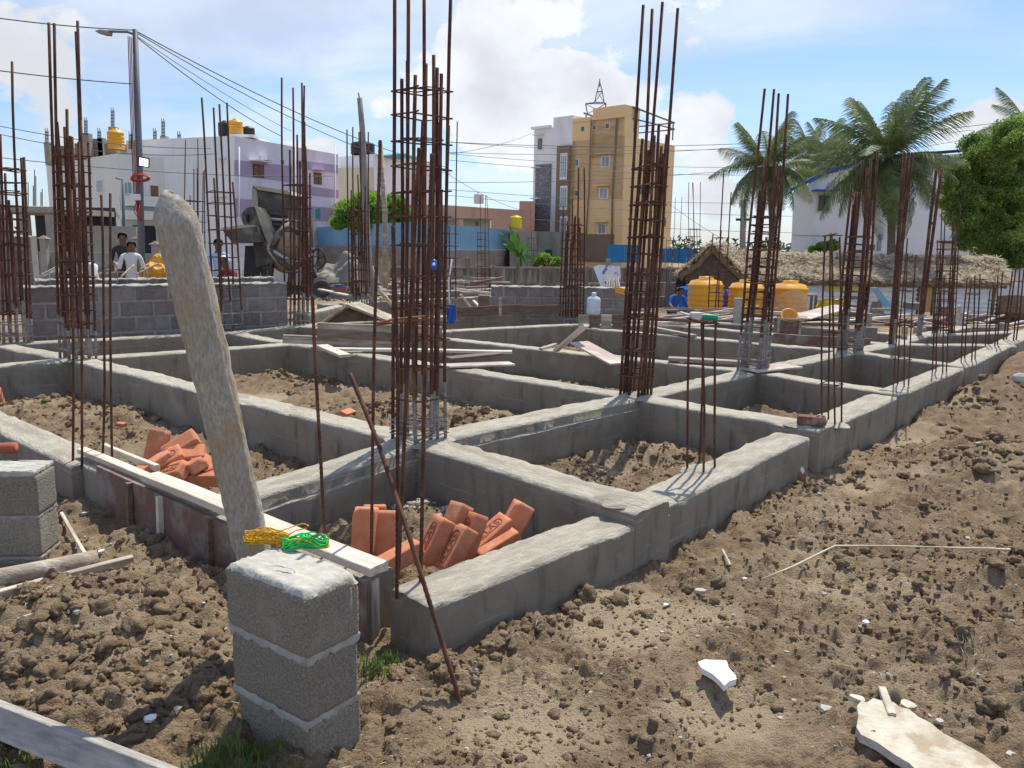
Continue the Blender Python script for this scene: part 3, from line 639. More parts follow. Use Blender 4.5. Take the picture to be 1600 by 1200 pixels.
# ------------------------------------------------------------------ column cages of reinforcement
def bent(a, b, k=7, amp=.012, seed=0):
    a = Vector(a); b = Vector(b); r_ = random.Random(seed); ax, ay = r_.uniform(-amp, amp), r_.uniform(-amp, amp); ph = r_.uniform(0, 3)
    return [a.lerp(b, t/k)+Vector((ax, ay, 0))*math.sin(math.pi*t/k+0)*1.+Vector((ay, ax, 0))*.4*math.sin(2*math.pi*t/k+ph)*math.sin(math.pi*t/k) for t in range(k+1)]
def cage(base, wu, wv, bars, ring_ys, group='rebar column cages rising from the plinth beams', label='', r=.0085, rr=.004, zb=None, mats=('rust',), Yref=None, seed=1, low=None, name='rebar_cage', extra_rings=(), ringw=1.0, zbase_cement=None):
    """bars: list of (u, v, top_px, top_py) in units of half widths; ring_ys: pixel heights of the ties."""
    base = np.array(base); t = thing(name, label, 'rebar cage', tuple(base), group)
    tops = []; bots = []; r *= 1.12; rr *= 1.25
    if len(bars) >= 8:
        sh = [q for q in bars[4:]]; ay = sum(q[3] for q in sh)/len(sh)
        C4_ = bars[:4]
        for (u_, v2_) in ((-.45, -1), (.45, -1), (-.45, 1), (.45, 1)):
            e_ = C4_[0:2] if v2_ < 0 else [C4_[3], C4_[2]]; f_ = (u_+1)/2
            bars = list(bars)+[(u_, v2_, e_[0][2]*(1-f_)+e_[1][2]*f_, max(ay, 60)+35+20*u_+12*v2_)]
    raw = []
    for (u, v_, tx, ty) in bars:
        b = base+Uv*u*wu+Vv*v_*wv; b[2] = base[2]-.03 if zb is None else zb; raw.append((b, A(tx, ty, b[1])))
    lean = sum((tp[0]-b[0]) for b, tp in raw)/sum(tp[2]-b[2] for b, tp in raw); rj = random.Random(seed*7+1)
    for i, (u, v_, tx, ty) in enumerate(bars):
        b, tp = raw[i]; hh_ = tp[2]-b[2]; own = (tp[0]-b[0])/hh_; ln_ = lean+max(-.02, min(.02, (own-lean)*.35))+rj.uniform(-.004, .004)
        tp = V3(b[0]+ln_*hh_, b[1]+rj.uniform(-.01, .01)*hh_, tp[2]); tops.append(tp); bots.append(b)
        pts = bent(b, tp, seed=seed*31+i, amp=.006*tp[2]+.002)
        if zbase_cement and tp[2] > zbase_cement:
            mb = MB(); mb.tube(pts, r, 6); 
            mb.m = [1 if sum(mb.v[q][2] for q in f)/len(f) < zbase_cement+((i*37) % 5)*.02 else 0 for f in mb.f]
            mb.build('bar', [mats[0], 'bar_cement'], t)
        else:
            MB().tube(pts, r, 6).build('bar', mats[0], t)
    # ties follow the four corner bars, whose line at height z is linear
    cor = [min(range(len(bars)), key=lambda i: (bars[i][0]-a)**2+(bars[i][1]-b_)**2) for a, b_ in ((-1, -1), (1, -1), (1, 1), (-1, 1))]
    zt = []
    for y in ring_ys: zt.append(A(bars[cor[0]][2], y, base[1])[2])
    zt += list(extra_rings)
    rs3 = random.Random(seed)
    for q, z in enumerate(zt):
        pts = []
        for ci, c in enumerate(cor):
            f = (z-bots[c][2])/(tops[c][2]-bots[c][2]); p = bots[c]+(tops[c]-bots[c])*min(f, 1.3)
            o = [(-1, -1), (1, -1), (1, 1), (-1, 1)][ci]
            p = p+Uv*o[0]*(.012*ringw)+Vv*o[1]*(.012*ringw); p[2] = z+rs3.uniform(-.012, .012); pts.append(p)
        pts.append(pts[0]+V3(0, 0, .006)); pts.append(pts[0]+(pts[1]-pts[0])*.0+(Uv*.0-Vv*.03)+V3(0, 0, .012))
        lowc = zbase_cement and z < zbase_cement
        if len(bars) >= 8 and q % 2 == 0:
            p2_ = [pts[0]*.72+pts[1]*.28, pts[0]*.25+pts[1]*.75, pts[3]*.25+pts[2]*.75, pts[3]*.72+pts[2]*.28]; p2_ = [w9+V3(0, 0, .014+.01*math.sin(q)) for w9 in p2_]
            MB().tube(p2_, rr*.9, 5, closed=True, smooth=False).build('tie', 'bar_cement' if lowc else mats[0], t)
        MB().tube(pts, rr, 5, smooth=False).build('tie', 'bar_cement' if lowc else mats[0], t)
    return t
def ringl(a, b, n): return [a+(b-a)*i/(n-1) for i in range(n)]

cage(C1, .125, .11, [(-1, -1, 641, 116), (1, -1, 708, -40), (1, 1, 662, -60), (-1, 1, 612, -40), (0, -1, 671, 86), (0, 1, 629, 95), (1, 0, 683, 105), (-1, 0, 653, -55), (.5, 1, 697, 190)],
     [143, 183, 222, 262, 300, 338, 382, 430, 480, 530, 575, 622, 655, 662, 669, 676], label='tallest rusty rebar cage, four bars running out of the frame top', r=.0105, rr=.0042, seed=1, zbase_cement=.45)
cage(C2, .096, .088, [(-1, -1, 1013, 212), (1, -1, 1053, 14), (1, 1, 1035, 5), (-1, 1, 996, 7), (0, -1, 1032, 228), (0, 1, 1003, 232), (1, 0, 1045, 240), (-1, 0, 1015, 15)],
     [263, 292, 320, 345, 371, 396, 430, 456, 497, 525, 549, 575, 588], label='rusty rebar cage in front of the tall yellow building', r=.0115, rr=.0055, seed=2)
cage(C3, .11, .11, [(-1, -1, 1187, 146), (1, -1, 1226, 146), (1, 1, 1215, 140), (-1, 1, 1201, 139), (0, -1, 1199, 262), (0, 1, 1208, 268), (1, 0, 1221, 255), (-1, 0, 1194, 250)],
     ringl(340, 572, 19), label='closely tied rebar cage in front of the yellow tanks, foot splashed with cement', r=.0115, rr=.0058, seed=3, zbase_cement=.82)
cage(C4, .11, .10, [(-1, -1, 1345, 262), (1, -1, 1364, 236), (1, 1, 1354, 250), (-1, 1, 1337, 285), (0, -1, 1352, 248), (0, 1, 1345, 300), (1, 0, 1360, 280), (-1, 0, 1339, 300)],
     ringl(370, 541, 15), label='rebar cage against the palm, grey cement on its foot', r=.0125, rr=.0062, seed=4, zbase_cement=.72)
t = cage(C5, .052, .012, [(-1, 0, 1411, 238), (1, 0, 1430, 238)], [330, 345, 395, 420, 455, 480], label='pair of thick rusty bars tied like a ladder, left pair before the palm trunk', r=.021, rr=.006, seed=5, zbase_cement=.5)
t = cage(C6, .055, .012, [(-1, 0, 1461, 266), (1, 0, 1475, 264)], [350, 380, 402, 445, 470, 500], label='pair of thick rusty bars tied like a ladder, right pair before the long hut', r=.019, rr=.006, seed=6, zbase_cement=.55)
cage(P(1474, 521, .38), .13, .11, [(-1, -1, 1474, 330), (1, -1, 1497, 318), (1, 1, 1490, 335), (-1, 1, 1468, 375), (0, -1, 1482, 362), (0, 1, 1478, 328), (1, 0, 1494, 352), (-1, 0, 1470, 378)],
     ringl(378, 516, 13), label='slim rebar cage before the right end of the thatched hut', r=.007, rr=.005, seed=7)
cage(CL, .13, .12, [(-1, -1, 85, 190), (1, -1, 142, 222), (1, 1, 121, 50), (-1, 1, 78, 35), (0, -1, 108, 214), (0, 1, 100, 198), (1, 0, 118, 33), (-1, 0, 88, 36), (.5, -1, 130, 300)],
     [245, 268, 290, 310, 330, 350, 362, 382, 408, 432, 460, 485, 505, 525, 545], label='tall rusty cage left of the street light pole, base behind slim bars', r=.0125, rr=.006, seed=8, zbase_cement=.5)
cage(P(22, 535, .3), .15, .13, [(-1, -1, 3, 235), (1, -1, 30, 245), (1, 1, 12, 95), (-1, 1, 0, 82), (0, -1, 14, 330), (0, 1, -8, 210), (1, 0, 32, 246), (-1, 0, -10, 240)],
     [265, 285, 302, 322, 342, 362, 382, 405, 430, 470, 488, 505, 522, 532], label='leftmost rebar cage cut by the left edge of the frame', r=.0125, rr=.007, seed=9, zbase_cement=.65)
cage(P(357, 514, .3), .15, .12, [(-1, -1, 332, 278), (1, -1, 352, 284), (1, 1, 361, 160), (-1, 1, 320, 153), (0, -1, 342, 163), (0, 1, 339, 168)],
     [300, 318, 338, 360, 380, 402, 422, 448, 470, 488, 505], label='rebar cage standing just right of the leaning stone post', r=.012, rr=.0055, seed=10, zbase_cement=.55)
cage(P(467, 506, .3), .15, .13, [(-1, -1, 457, 262), (1, -1, 476, 270), (1, 1, 487, 134), (-1, 1, 443, 122), (0, -1, 467, 129), (0, 1, 462, 137), (1, 0, 471, 190), (-1, 0, 455, 330)],
     [290, 308, 326, 345, 362, 385, 405, 425, 448, 468, 488, 500], label='rebar cage in front of the concrete mixer drum', r=.013, rr=.006, seed=11, zbase_cement=.6)
cage(P(563, 484, .3), .14, .12, [(-1, -1, 548, 312), (1, -1, 579, 206), (1, 1, 570, 206), (-1, 1, 541, 202), (0, -1, 553, 206), (0, 1, 550, 198), (1, 0, 571, 315), (-1, 0, 556, 318)],
     ringl(330, 476, 9), label='rebar cage beside the grey leaning pole, behind the roof shaped boards', r=.012, rr=.007, seed=12, zbase_cement=.5)
cage(P(695, 508, .3), .13, .12, [(-1, -1, 686, 338), (1, -1, 710, 190), (1, 1, 706, 196), (-1, 1, 697, 190), (0, -1, 690, 352), (0, 1, 694, 300)],
     ringl(345, 500, 9), label='dark thin rebar cage half hidden behind the tallest cage', r=.009, rr=.005, seed=13, mats=('bar_dark',), zbase_cement=.55)
cage(P(893, 492, .3), .16, .14, [(-1, -1, 889, 310), (1, -1, 908, 262), (1, 1, 902, 340), (-1, 1, 886, 322), (0, -1, 899, 262), (0, 1, 893, 345), (1, 0, 905, 340), (-1, 0, 886, 345)],
     ringl(352, 486, 12), label='rusty cage standing at the right half of the low block wall', r=.014, rr=.007, seed=14)
cage(P(755, 462, .2), .14, .1, [(-1, -1, 746, 305), (1, -1, 755, 305), (1, 1, 764, 305), (-1, 1, 750, 362), (0, -1, 760, 362)],
     ringl(364, 448, 9), label='slim far cage on a short pedestal left of the low block wall', r=.008, rr=.006, seed=15)
cage(P(833, 436, .0), .2, .15, [(-1, -1, 824, 318), (1, -1, 840, 316), (1, 1, 836, 370), (-1, 1, 827, 370)],
     ringl(372, 428, 7), label='slim far cage beside the banana plant', r=.010, rr=.008, seed=16)
cage(P(1048, 441, .0), .25, .2, [(-1, -1, 1052, 308), (1, -1, 1063, 308), (1, 1, 1056, 370), (-1, 1, 1043, 374)],
     ringl(376, 432, 6), label='far cage left of the gable hut, next to the man in blue', r=.011, rr=.009, seed=17)
cage(P(1085, 462, .1), .17, .14, [(-1, -1, 1077, 285), (1, -1, 1092, 285), (1, 1, 1088, 286), (-1, 1, 1083, 285), (0, -1, 1084, 356), (0, 1, 1080, 356)],
     ringl(358, 452, 9), label='slim cage of four tall thin bars before the gable hut', r=.009, rr=.007, seed=18)
cage(P(1120, 482, .25), .15, .12, [(-1, -1, 1123, 270), (1, -1, 1139, 300), (1, 1, 1136, 360), (-1, 1, 1118, 365)],
     ringl(372, 470, 9), label='cage with one thick tall bar in front of the left yellow tank', r=.012, rr=.006, seed=19)
cage(P(305, 462, .3), .17, .14, [(-1, -1, 297, 305), (1, -1, 315, 265), (1, 1, 306, 217), (-1, 1, 295, 219), (0, -1, 303, 262), (0, 1, 310, 264), (1, 0, 319, 268)],
     ringl(315, 440, 9), label='small dense rebar cage behind the stone post, beside the man in light blue', r=.010, rr=.008, seed=20)
G4 = 'four bar starter sets on the outer wall'
def four(c, hw, tops, rings, label, **k): return cage(c, hw, hw*.8, [(-1, -1, *tops[0]), (1, -1, *tops[1]), (1, 1, *tops[2]), (-1, 1, *tops[3])], rings, label=label, group=G4, name='starter_bars', **k)
four(P(144, 716, .23), .085, [(130, 222), (166, 302), (155, 304), (116, 296)], [], 'set of four slim bars on the front left beam corner', r=.0065, seed=31)
four(P(1096, 733, .27), .065, [(1078, 498), (1116, 500), (1099, 497), (1070, 499)][0:1]+[(1118, 499), (1108, 497), (1082, 499)], [499, 502, 505], 'set of four short bars with a green bottle on top', r=.0065, seed=32)
four(P(1300, 662, .29), .06, [(1289, 366), (1310, 370), (1304, 364), (1296, 368)], [368, 440, 520, 600], 'starter bars beside the loose brick on the outer wall', r=.006, seed=33)
four(P(1408, 603, .31), .06, [(1406, 396), (1432, 398), (1426, 372), (1412, 380)], [455, 505, 560], 'starter bars at the middle of the outer wall, left of the thick ladders', r=.0058, seed=34)
four(P(1468, 581, .34), .06, [(1462, 430), (1484, 425), (1478, 440), (1466, 428)], [455, 510], 'starter bars on the outer wall left of the board heap', r=.006, seed=35)
four(P(1513, 560, .38), .065, [(1509, 430), (1532, 428), (1526, 436), (1513, 434)], [460, 500], 'starter bars in front of the heap of broken boards', r=.0065, seed=36)
four(P(1549, 541, .40), .065, [(1548, 432), (1566, 425), (1560, 440), (1552, 444)], [470, 505], 'starter bars second from the right end of the outer wall', r=.007, seed=37)
four(P(1578, 531, .43), .07, [(1582, 418), (1599, 420), (1594, 415), (1586, 424)], [440, 480], 'rightmost starter bars by the frame edge', r=.008, seed=38)
# S1: four tall crooked bars at the near corner of the wall
t = thing('starter_bars', 'four tall crooked rusty bars at the near corner of the wall', 'rebar cage', tuple(S1), G4)
def ribbed(pts_px, r=.0065, mt='rust', parent=None, name='bar', rib=True, step=.011):
    pts = [Vector(p) for p in pts_px]; out = []; rr = []; k = 0
    for a, b in zip(pts[:-1], pts[1:]):
        n = max(2, int((b-a).length/step))
        for i in range(n): out.append(a.lerp(b, i/n)); rr.append(r*(1.13 if k % 2 else .92) if rib else r); k += 1
    out.append(pts[-1]); rr.append(r)
    return MB().tube(out, rr, 7).build(name, mt, parent)
for (b, mid, tp, rr_) in (((580, 866), (584, 560), (594, 219), .0072), ((620, 935), (622, 600), (614, 353), .0075), ((622, 905), (640, 500), (655, 231), .0078), ((657, 916), (663, 620), (675, 240), .0078)):
    b0 = P(b[0], b[1], .2); ribbed([b0, A(mid[0], mid[1], b0[1]), A(tp[0], tp[1], b0[1])], rr_, parent=t)
b0 = P(580, 866, .22); bb = [A(733-145, 507, b0[1]), A(610, 500, b0[1]+.02), A(641, 496, b0[1]+.1), A(672, 494, b0[1]+.12), A(672, 499, b0[1]+.12), A(640, 501, b0[1]+.1), A(588, 508, b0[1]-.01)]
MB().tube(bb, .005, 6).build('loop_tie', 'rust_bright', t)
o = ribbed([P(724, 1112, Hs(-.14, 2.46)-.02), A(640, 840, 2.68), A(590, 690, 2.9), A(547, 584, 3.08)], .0085); tag(o, 'rusty ribbed rebar leaning across the near corner of the wall', 'rebar')
o = ribbed([P(509, 868, .22), A(500, 700, 3.2), A(492, 560, 3.2), A(488, 462, 3.2)], .0072, 'rust'); o['label'] = ''
tag(o, 'single upright mortar stained rebar behind the green rope', 'rebar')

# ------------------------------------------------------------------ block walls
def blockmesh(Lx, Ly, Lz, mt, seed=0, ch=.008):
    mb = MB(); mb.box((0, 0, 0), (Lx, Ly, Lz), ch=ch)
    return mesh_of(mb, 'block', mt)
def block_wall(a, b, z0, z1, th, label, group=None, bl=.40, bh=.185, jt=.03, mt='block', mort='wall_mortar', name='block_wall', top=True, seed=0):
    a = V3(a[0], a[1], 0); b = V3(b[0], b[1], 0); d = b-a; Ln = np.linalg.norm(d); d /= Ln; n = V3(-d[1], d[0], 0); ang = math.atan2(d[1], d[0])
    t = thing(name, label, 'wall', (a[0], a[1], z0), group)
    c = (a+b)/2; mb = MB(); mb.box((c[0], c[1], (z0+z1)/2), (Ln, th-.016, z1-z0), Matrix.Rotation(ang, 3, 'Z')); mb.build('mortar_core', mort, t)
    nb = []; me = blockmesh(bl, th, bh, mt); meh = blockmesh(bl/2-.01, th, bh, mt)
    rows = int(round((z1-z0)/(bh+jt))); rb = (z1-z0)/rows
    r_ = random.Random(seed)
    for k in range(rows):
        x = -(bl/2 if k % 2 else 0)
        while x < Ln-.03:
            x0 = max(x, 0); x1 = min(x+bl, Ln)
            if x1-x0 > .06:
                p = a+d*((x0+x1)/2); sc = (x1-x0)/bl
                piece(me, 'block', t, (p[0]+n[0]*r_.uniform(-.003, .003), p[1]+n[1]*r_.uniform(-.003, .003), z0+rb*(k+.5)), (0, 0, ang), (sc*(.985+r_.random()*.015), 1, (rb-jt)/bh))
            x += bl+jt
    if top:
        mb = MB(); n_ = int(Ln/.06); vs = []; fs = []
        for i in range(n_+1):
            p = a+d*Ln*i/n_
            for s_, zz in ((-1, -.015), (-1, .0), (-.5, .014), (.5, .014), (1, 0), (1, -.015)):
                q = p+n*(th/2+.006)*s_*(1+.08*math.sin(i*1.3+s_)); vs.append((q[0], q[1], z1+zz+.008*math.sin(i*.9+s_*2)+.006*math.sin(i*2.7)))
        for i in range(n_):
            for j in range(5): fs.append((i*6+j, (i+1)*6+j, (i+1)*6+j+1, i*6+j+1))
        mb.add(vs, fs, 0); mb.build('mortar_cap', 'mortar', t)
    return t, a, d, n, Ln
wa = P(42, 527, .3); wb = P(446, 507, .3)
t, a, d, n, Ln = block_wall(wa, wb, -.10, .93, .2, 'long grey block wall behind the leaning stone post', seed=3)
for i in range(26):     # thin starter wires on top of the wall
    p = a+d*(Ln*(i+.5)/26)+n*.12; h = .93+rnd.uniform(.08, .22)
    MB().tube([(p[0], p[1], .9), (p[0]+rnd.uniform(-.02, .02), p[1], h)], .004, 5).build('starter_bar', 'bar_cement', t)
block_wall(a+n*.45+d*.2, a+d*Ln+n*.45, -.1, .99, .1, 'second low wall running close behind the long block wall', seed=4)
wa2 = P(767, 484, .3); wb2 = P(985, 487, .3)
block_wall(wa2, wb2, -.05, .76, .2, 'low grey block wall in the middle distance under the yellow building', seed=5, bl=.45)
# stepped dry stacked blocks at far left
block_wall(A(-40, 440, 13.8), A(22, 440, 13.8), .3, 1.95, .2, 'stacked block wall at far left edge below the concrete slab', seed=6, mt='block')
block_wall(A(22, 440, 13.9), A(58, 440, 13.9), .3, 1.55, .2, 'lower step of stacked blocks right of the far left wall', seed=7, mt='block')

# ------------------------------------------------------------------ near pillar of three blocks and ropes
PB = [P(350, 878, .58), P(475, 928, .58), P(567, 900, .58)]
pu = PB[2]-PB[1]; pl = PB[0]-PB[1]; pu[2] = pl[2] = 0
pang = math.atan2(pl[1], pl[0]); Ll = np.linalg.norm(pl); Lu = np.linalg.norm(pu); pld = pl/Ll; pud = V3(pld[1], -pld[0], 0)
if pud@pu < 0: pud = -pud
Lu = abs(pud@pu)+.022
pc = PB[1]+pld*Ll/2+pud*Lu/2
pil = thing('block_pillar', 'short pillar of three grey concrete blocks with coiled ropes on top', 'pillar', (pc[0], pc[1], 0))
def rough_block(L_, W_, H_, seed, chip=.0, n=14):
    """block with worn corners and a slightly uneven skin"""
    bm = bmesh.new(); bmesh.ops.create_cube(bm, size=1); bmesh.ops.subdivide_edges(bm, edges=bm.edges[:], cuts=n, use_grid_fill=True)
    rs4 = np.random.RandomState(seed); vs = np.array([q.co[:] for q in bm.verts])
    r = .035; dims = np.array([L_, W_, H_]); v = vs*dims
    core = np.clip(v, -dims/2+.012, dims/2-.012); dd = v-core; ln = np.linalg.norm(dd, axis=1); k = ln > 1e-6
    v[k] = core[k]+dd[k]/ln[k][:, None]*np.minimum(ln[k], .012)[:, None]
    nz = perlin(v[:, 0]*30+seed*9, v[:, 1]*30+v[:, 2]*33)*.0035+perlin(v[:, 0]*90+seed, v[:, 2]*90+v[:, 1]*80)*.0018
    nr = vs/np.abs(vs).max(axis=1)[:, None]; nr = np.where(np.abs(nr) > .999, np.sign(nr), 0)
    v += nr*nz[:, None]
    if chip:   # broken corner nearest the viewer
        cpt = np.array([-L_/2, -W_/2*0-W_/2, H_/2]); dd = np.linalg.norm(v-cpt, axis=1); kk = dd < chip
        v[kk] += (-cpt/np.linalg.norm(cpt))*((chip-dd[kk])*.5)[:, None]*(.8+.4*rs4.rand(kk.sum()))[:, None]
    for q, c in zip(bm.verts, v): q.co = c
    me = bpy.data.meshes.new('block'); bm.to_mesh(me); bm.free(); me.materials.append(M['pillar_block'])
    me.polygons.foreach_set('use_smooth', [True]*len(me.polygons)); return me
zt = .565; hb = .188; gap = .014
for k in range(4):
    top = zt-k*(hb+gap); off = [(0, 0), (.004, -.003), (.012, .006), (.0, .0)][k]
    me = rough_block(Ll*[1.0, .95, .92, .92][k], Lu*[1, .98, .97, .97][k], hb, 5+k, chip=.035 if k == 0 else 0)
    piece(me, 'block', pil, (pc[0]+off[0], pc[1]+off[1], top-hb/2), (0, 0, pang))
def joint(cx, cy, z, lx, ly, h, ang, seed, mt, name, parent, bulge=.004):
    mb = MB(); rs5 = np.random.RandomState(seed); n = 40; vs = []
    per = []
    for s_ in range(4):
        for q in range(n):
            f = q/n*2-1; per.append([(f, -1), (1, f), (-f, 1), (-1, -f)][s_])
    K = len(per); lev = [(-h/2, bulge*.4), (-h/4, bulge), (h/4, bulge), (h/2, bulge*.4)]
    for zz, o in lev:
        for i, (fx, fy) in enumerate(per):
            nz = perlin(np.array([i*.31+seed]), np.array([zz*80+seed]))[0]
            nz2 = perlin(np.array([i*.23+seed*2]), np.array([2.+(zz > 0)]))[0]+.5*perlin(np.array([i*.8+seed*2]), np.array([2.+(zz > 0)]))[0]
            x = fx*(lx/2+o+nz*.004); y = fy*(ly/2+o+nz*.004); vs.append((cx+x*math.cos(ang)-y*math.sin(ang), cy+x*math.sin(ang)+y*math.cos(ang), z+zz+((nz2*.020-.003+nz*.005) if zz < 0 else nz2*.009+nz*.003)))
    fs = [(l*K+i, l*K+(i+1) % K, (l+1)*K+(i+1) % K, (l+1)*K+i) for l in range(3) for i in range(K)]+[tuple(3*K+i for i in range(K)), tuple(range(K))[::-1]]
    mb.add(vs, fs, 0, True); mb.sm[-1] = mb.sm[-2] = False
    return mb.build(name, mt, parent)
def mtop(cx, cy, z, lx, ly, ang, mt, parent):
    n, m_ = 46, 26; vs = []; fs = []
    for i in range(n+1):
        for j in range(m_+1):
            fx, fy = i/n*2-1, j/m_*2-1; e = max(abs(fx), abs(fy)); a_ = math.atan2(fy, fx)
            nz = float(perlin(np.array([fx*4+7]), np.array([fy*4]))[0]); n2_ = float(perlin(np.array([fx*14]), np.array([fy*14+5]))[0])
            zz = .016+.006*nz+.003*n2_
            if e > .8: zz = .016-(e-.8)/.2*.006+.004*n2_+.006*nz
            if e > .92: zz -= (e-.92)/.08*(.018+.03*max(0, nz+.1)); 
            x = fx*lx/2*(1+.006*n2_+(.006 if e > .97 else 0)); y = fy*ly/2*(1+.01*n2_+(.012 if e > .97 else 0))
            if fx < -.7 and fy < -.5: zz -= .012*(-fx-.7)/.3
            vs.append((cx+x*math.cos(ang)-y*math.sin(ang), cy+x*math.sin(ang)+y*math.cos(ang), z+zz))
    for i in range(n):
        for j in range(m_): fs.append((i*(m_+1)+j, (i+1)*(m_+1)+j, (i+1)*(m_+1)+j+1, i*(m_+1)+j+1))
    return MB().add(vs, fs, 0, True).build('mortar_top', mt, parent)
for k in range(3):
    z = zt-k*(hb+gap)-hb-gap/2; joint(pc[0]+.004, pc[1], z, Ll*[.955, .925, .915][k], Lu*.975, gap+.010, pang, 3+k*7, 'mortar', 'mortar_joint', pil, bulge=.0025)
mtop(pc[0], pc[1], zt, Ll*.985, Lu*.97, pang, 'mortar_pale', pil)
MB().tube([A(548, 918, 2.19), A(549, 930, 2.185), A(548, 945, 2.185), A(547, 956, 2.19)], [.0015, .002, .005, .002], 6).build('mortar_drip', 'mortar', pil)
def hank(c, length, width, n, r, mt, ang, seed, label, name='rope_hank', mt2=None):
    r_ = random.Random(seed); mb = MB(); ca, sa = math.cos(ang), math.sin(ang)
    for i in range(n):
        l_ = length*r_.uniform(.82, 1.05)/2; w_ = width*r_.uniform(.35, 1.0)/2; z0 = r_.uniform(.003, .042); ox = r_.uniform(-.008, .008); pin = r_.uniform(.25, .5); K = 26; pts = []
        ph = r_.uniform(-.3, .3); oy = r_.uniform(-.006, .006); til = r_.uniform(-.012, .012)
        for k in range(K):
            a_ = 2*math.pi*k/K+ph; x = l_*math.cos(a_)+ox; y = w_*math.sin(a_)*(pin+(1-pin)*abs(math.cos(a_))**1.2)+oy
            z = z0*(.55+.45*math.sin(a_*2+i)) + til*math.sin(a_) + .012*(1-abs(math.cos(a_)))
            pts.append((c[0]+x*ca-y*sa, c[1]+x*sa+y*ca, c[2]+max(z, .003)))
        mb.tube(pts, r, 5, closed=True, mi=1 if (mt2 and i % 5 == 0) else 0)
    for i in range(7):   # wraps round the waist
        pts = []; x0 = r_.uniform(-.008, .008); rx = .013+r_.random()*.004
        for k in range(14):
            a_ = 2*math.pi*k/14; y = rx*math.cos(a_); z = .022+(rx+.006)*math.sin(a_); x = x0+.003*math.sin(a_*1.+i)
            pts.append((c[0]+x*ca-y*sa, c[1]+x*sa+y*ca, c[2]+max(z, .002)))
        mb.tube(pts, r, 5, closed=True)
    o = mb.build(name, [mt]+([mt2] if mt2 else []))
    return o
zr = zt+.017
cy_ = P(420, 850, zr); cg = P(478, 856, zr)
o = hank(cy_, .155, .075, 26, .0019, 'rope_yellow', R(-4), 2, ''); tag(o, 'coiled hank of yellow nylon rope on the block pillar', 'rope')
mbx = MB(); mbx.tube([A(432, 832, 2.33), A(446, 827, 2.34), A(460, 822, 2.34), A(474, 818, 2.33), A(482, 821, 2.31), A(480, 825, 2.29), A(462, 829, 2.3), A(445, 840, 2.3)], .0018, 5)
mbx.build('rope_end', 'rope_yellow', o)
o = hank(cg, .135, .07, 24, .0021, 'rope_green', R(8), 5, '', mt2='rope_yellow'); tag(o, 'coiled hank of bright green rope beside the yellow hank', 'rope')
# left pillar cut by the frame edge
n2 = P(62, 737, .46); f2 = P(15, 686, .46)
q0 = n2; dx_ = V3(-.83, -.12, 0)
pil2 = thing('block_pillar', 'grey block pillar cut off by the left edge of the frame', 'pillar', (n2[0], n2[1], 0))
e1 = V3(-.995, -.1, 0); e2 = V3(-.3, .954, 0); a2 = math.atan2(e1[1], e1[0])
for k in range(3):
    c2_ = n2+e1*.2+e2*.10; zz = .44-.1-k*.205
    me = rough_block(.40, .20, .195, 30+k); piece(me, 'block', pil2, (c2_[0]-.004*k, c2_[1], zz), (0, 0, a2))
    if k: joint(c2_[0], c2_[1], zz+.10, .385, .19, .02, a2, 60+k, 'wall_mortar', 'mortar_joint', pil2)
joint(c2_[0], c2_[1], .452, .38, .19, .022, a2, 71, 'mortar_pale', 'mortar_top', pil2)
o = MB().lathe([(.0, 0), (.028, 0.002), (.03, .02), (.026, .1), (.03, .2), (.0, .205)], tuple(P(26, 700, .49)), 14, axis=(-.98, -.15, 0)).build('clay_pipe', 'damp_red'); tag(o, 'brown clay pipe piece lying on the left pillar top', 'pipe')

# ------------------------------------------------------------------ leaning granite post
def post(name, base, top, w0, w1, th, mt, seed):
    base = Vector(base); top = Vector(top); ax = (top-base).normalized(); sx = Vector((1, 0, 0)); sx = (sx-ax*sx.dot(ax)).normalized(); sy = ax.cross(sx)
    n = 60; k = 28; vs = []
    Ln_ = (top-base).length
    for i in range(n+1):
        f = i/n; wd = w0+(w1-w0)*f; wd *= 1+.04*math.sin(f*3.0+.4); cap = 1.0
        if f > .96: cap = max(0.3, math.sqrt(max(0, 1-((f-.96)/.045)**2)))
        for j in range(k):
            a_ = 2*math.pi*j/k; cx, sy_ = math.cos(a_), math.sin(a_)
            m_ = 1/max(abs(cx), abs(sy_), .001); rr_ = (m_**.62)
            x = cx*rr_*wd/2; y = sy_*rr_*th/2
            nz = float(perlin(np.array([f*22+seed]), np.array([j*.55]))[0])*.008+float(perlin(np.array([f*60+seed]), np.array([j*1.3]))[0])*.005+float(perlin(np.array([f*5]), np.array([j*.2+seed]))[0])*.005
            s_ = 1+nz/(wd/2)
            p = base+ax*(Ln_*f+(.035*math.cos(a_-2.2)*(f-.9)/.1 if f > .9 else 0))+sx*x*s_*cap+sy*y*s_*cap; vs.append(p)
    fs = [(i*k+j, i*k+(j+1) % k, (i+1)*k+(j+1) % k, (i+1)*k+j) for i in range(n) for j in range(k)]+[tuple(n*k+j for j in range(k)), tuple(range(k))[::-1]]
    return MB().add(vs, fs, 0, True).build(name, mt)
pb_ = A(428, 985, 2.82); pt_ = A(268, 313, 2.62)
o = post('stone_post', pb_+V3(0, 0, -.05), pt_, .108, .133, .09, 'granite', 3); tag(o, 'rough granite stone post leaning left behind the block pillar', 'stone post')

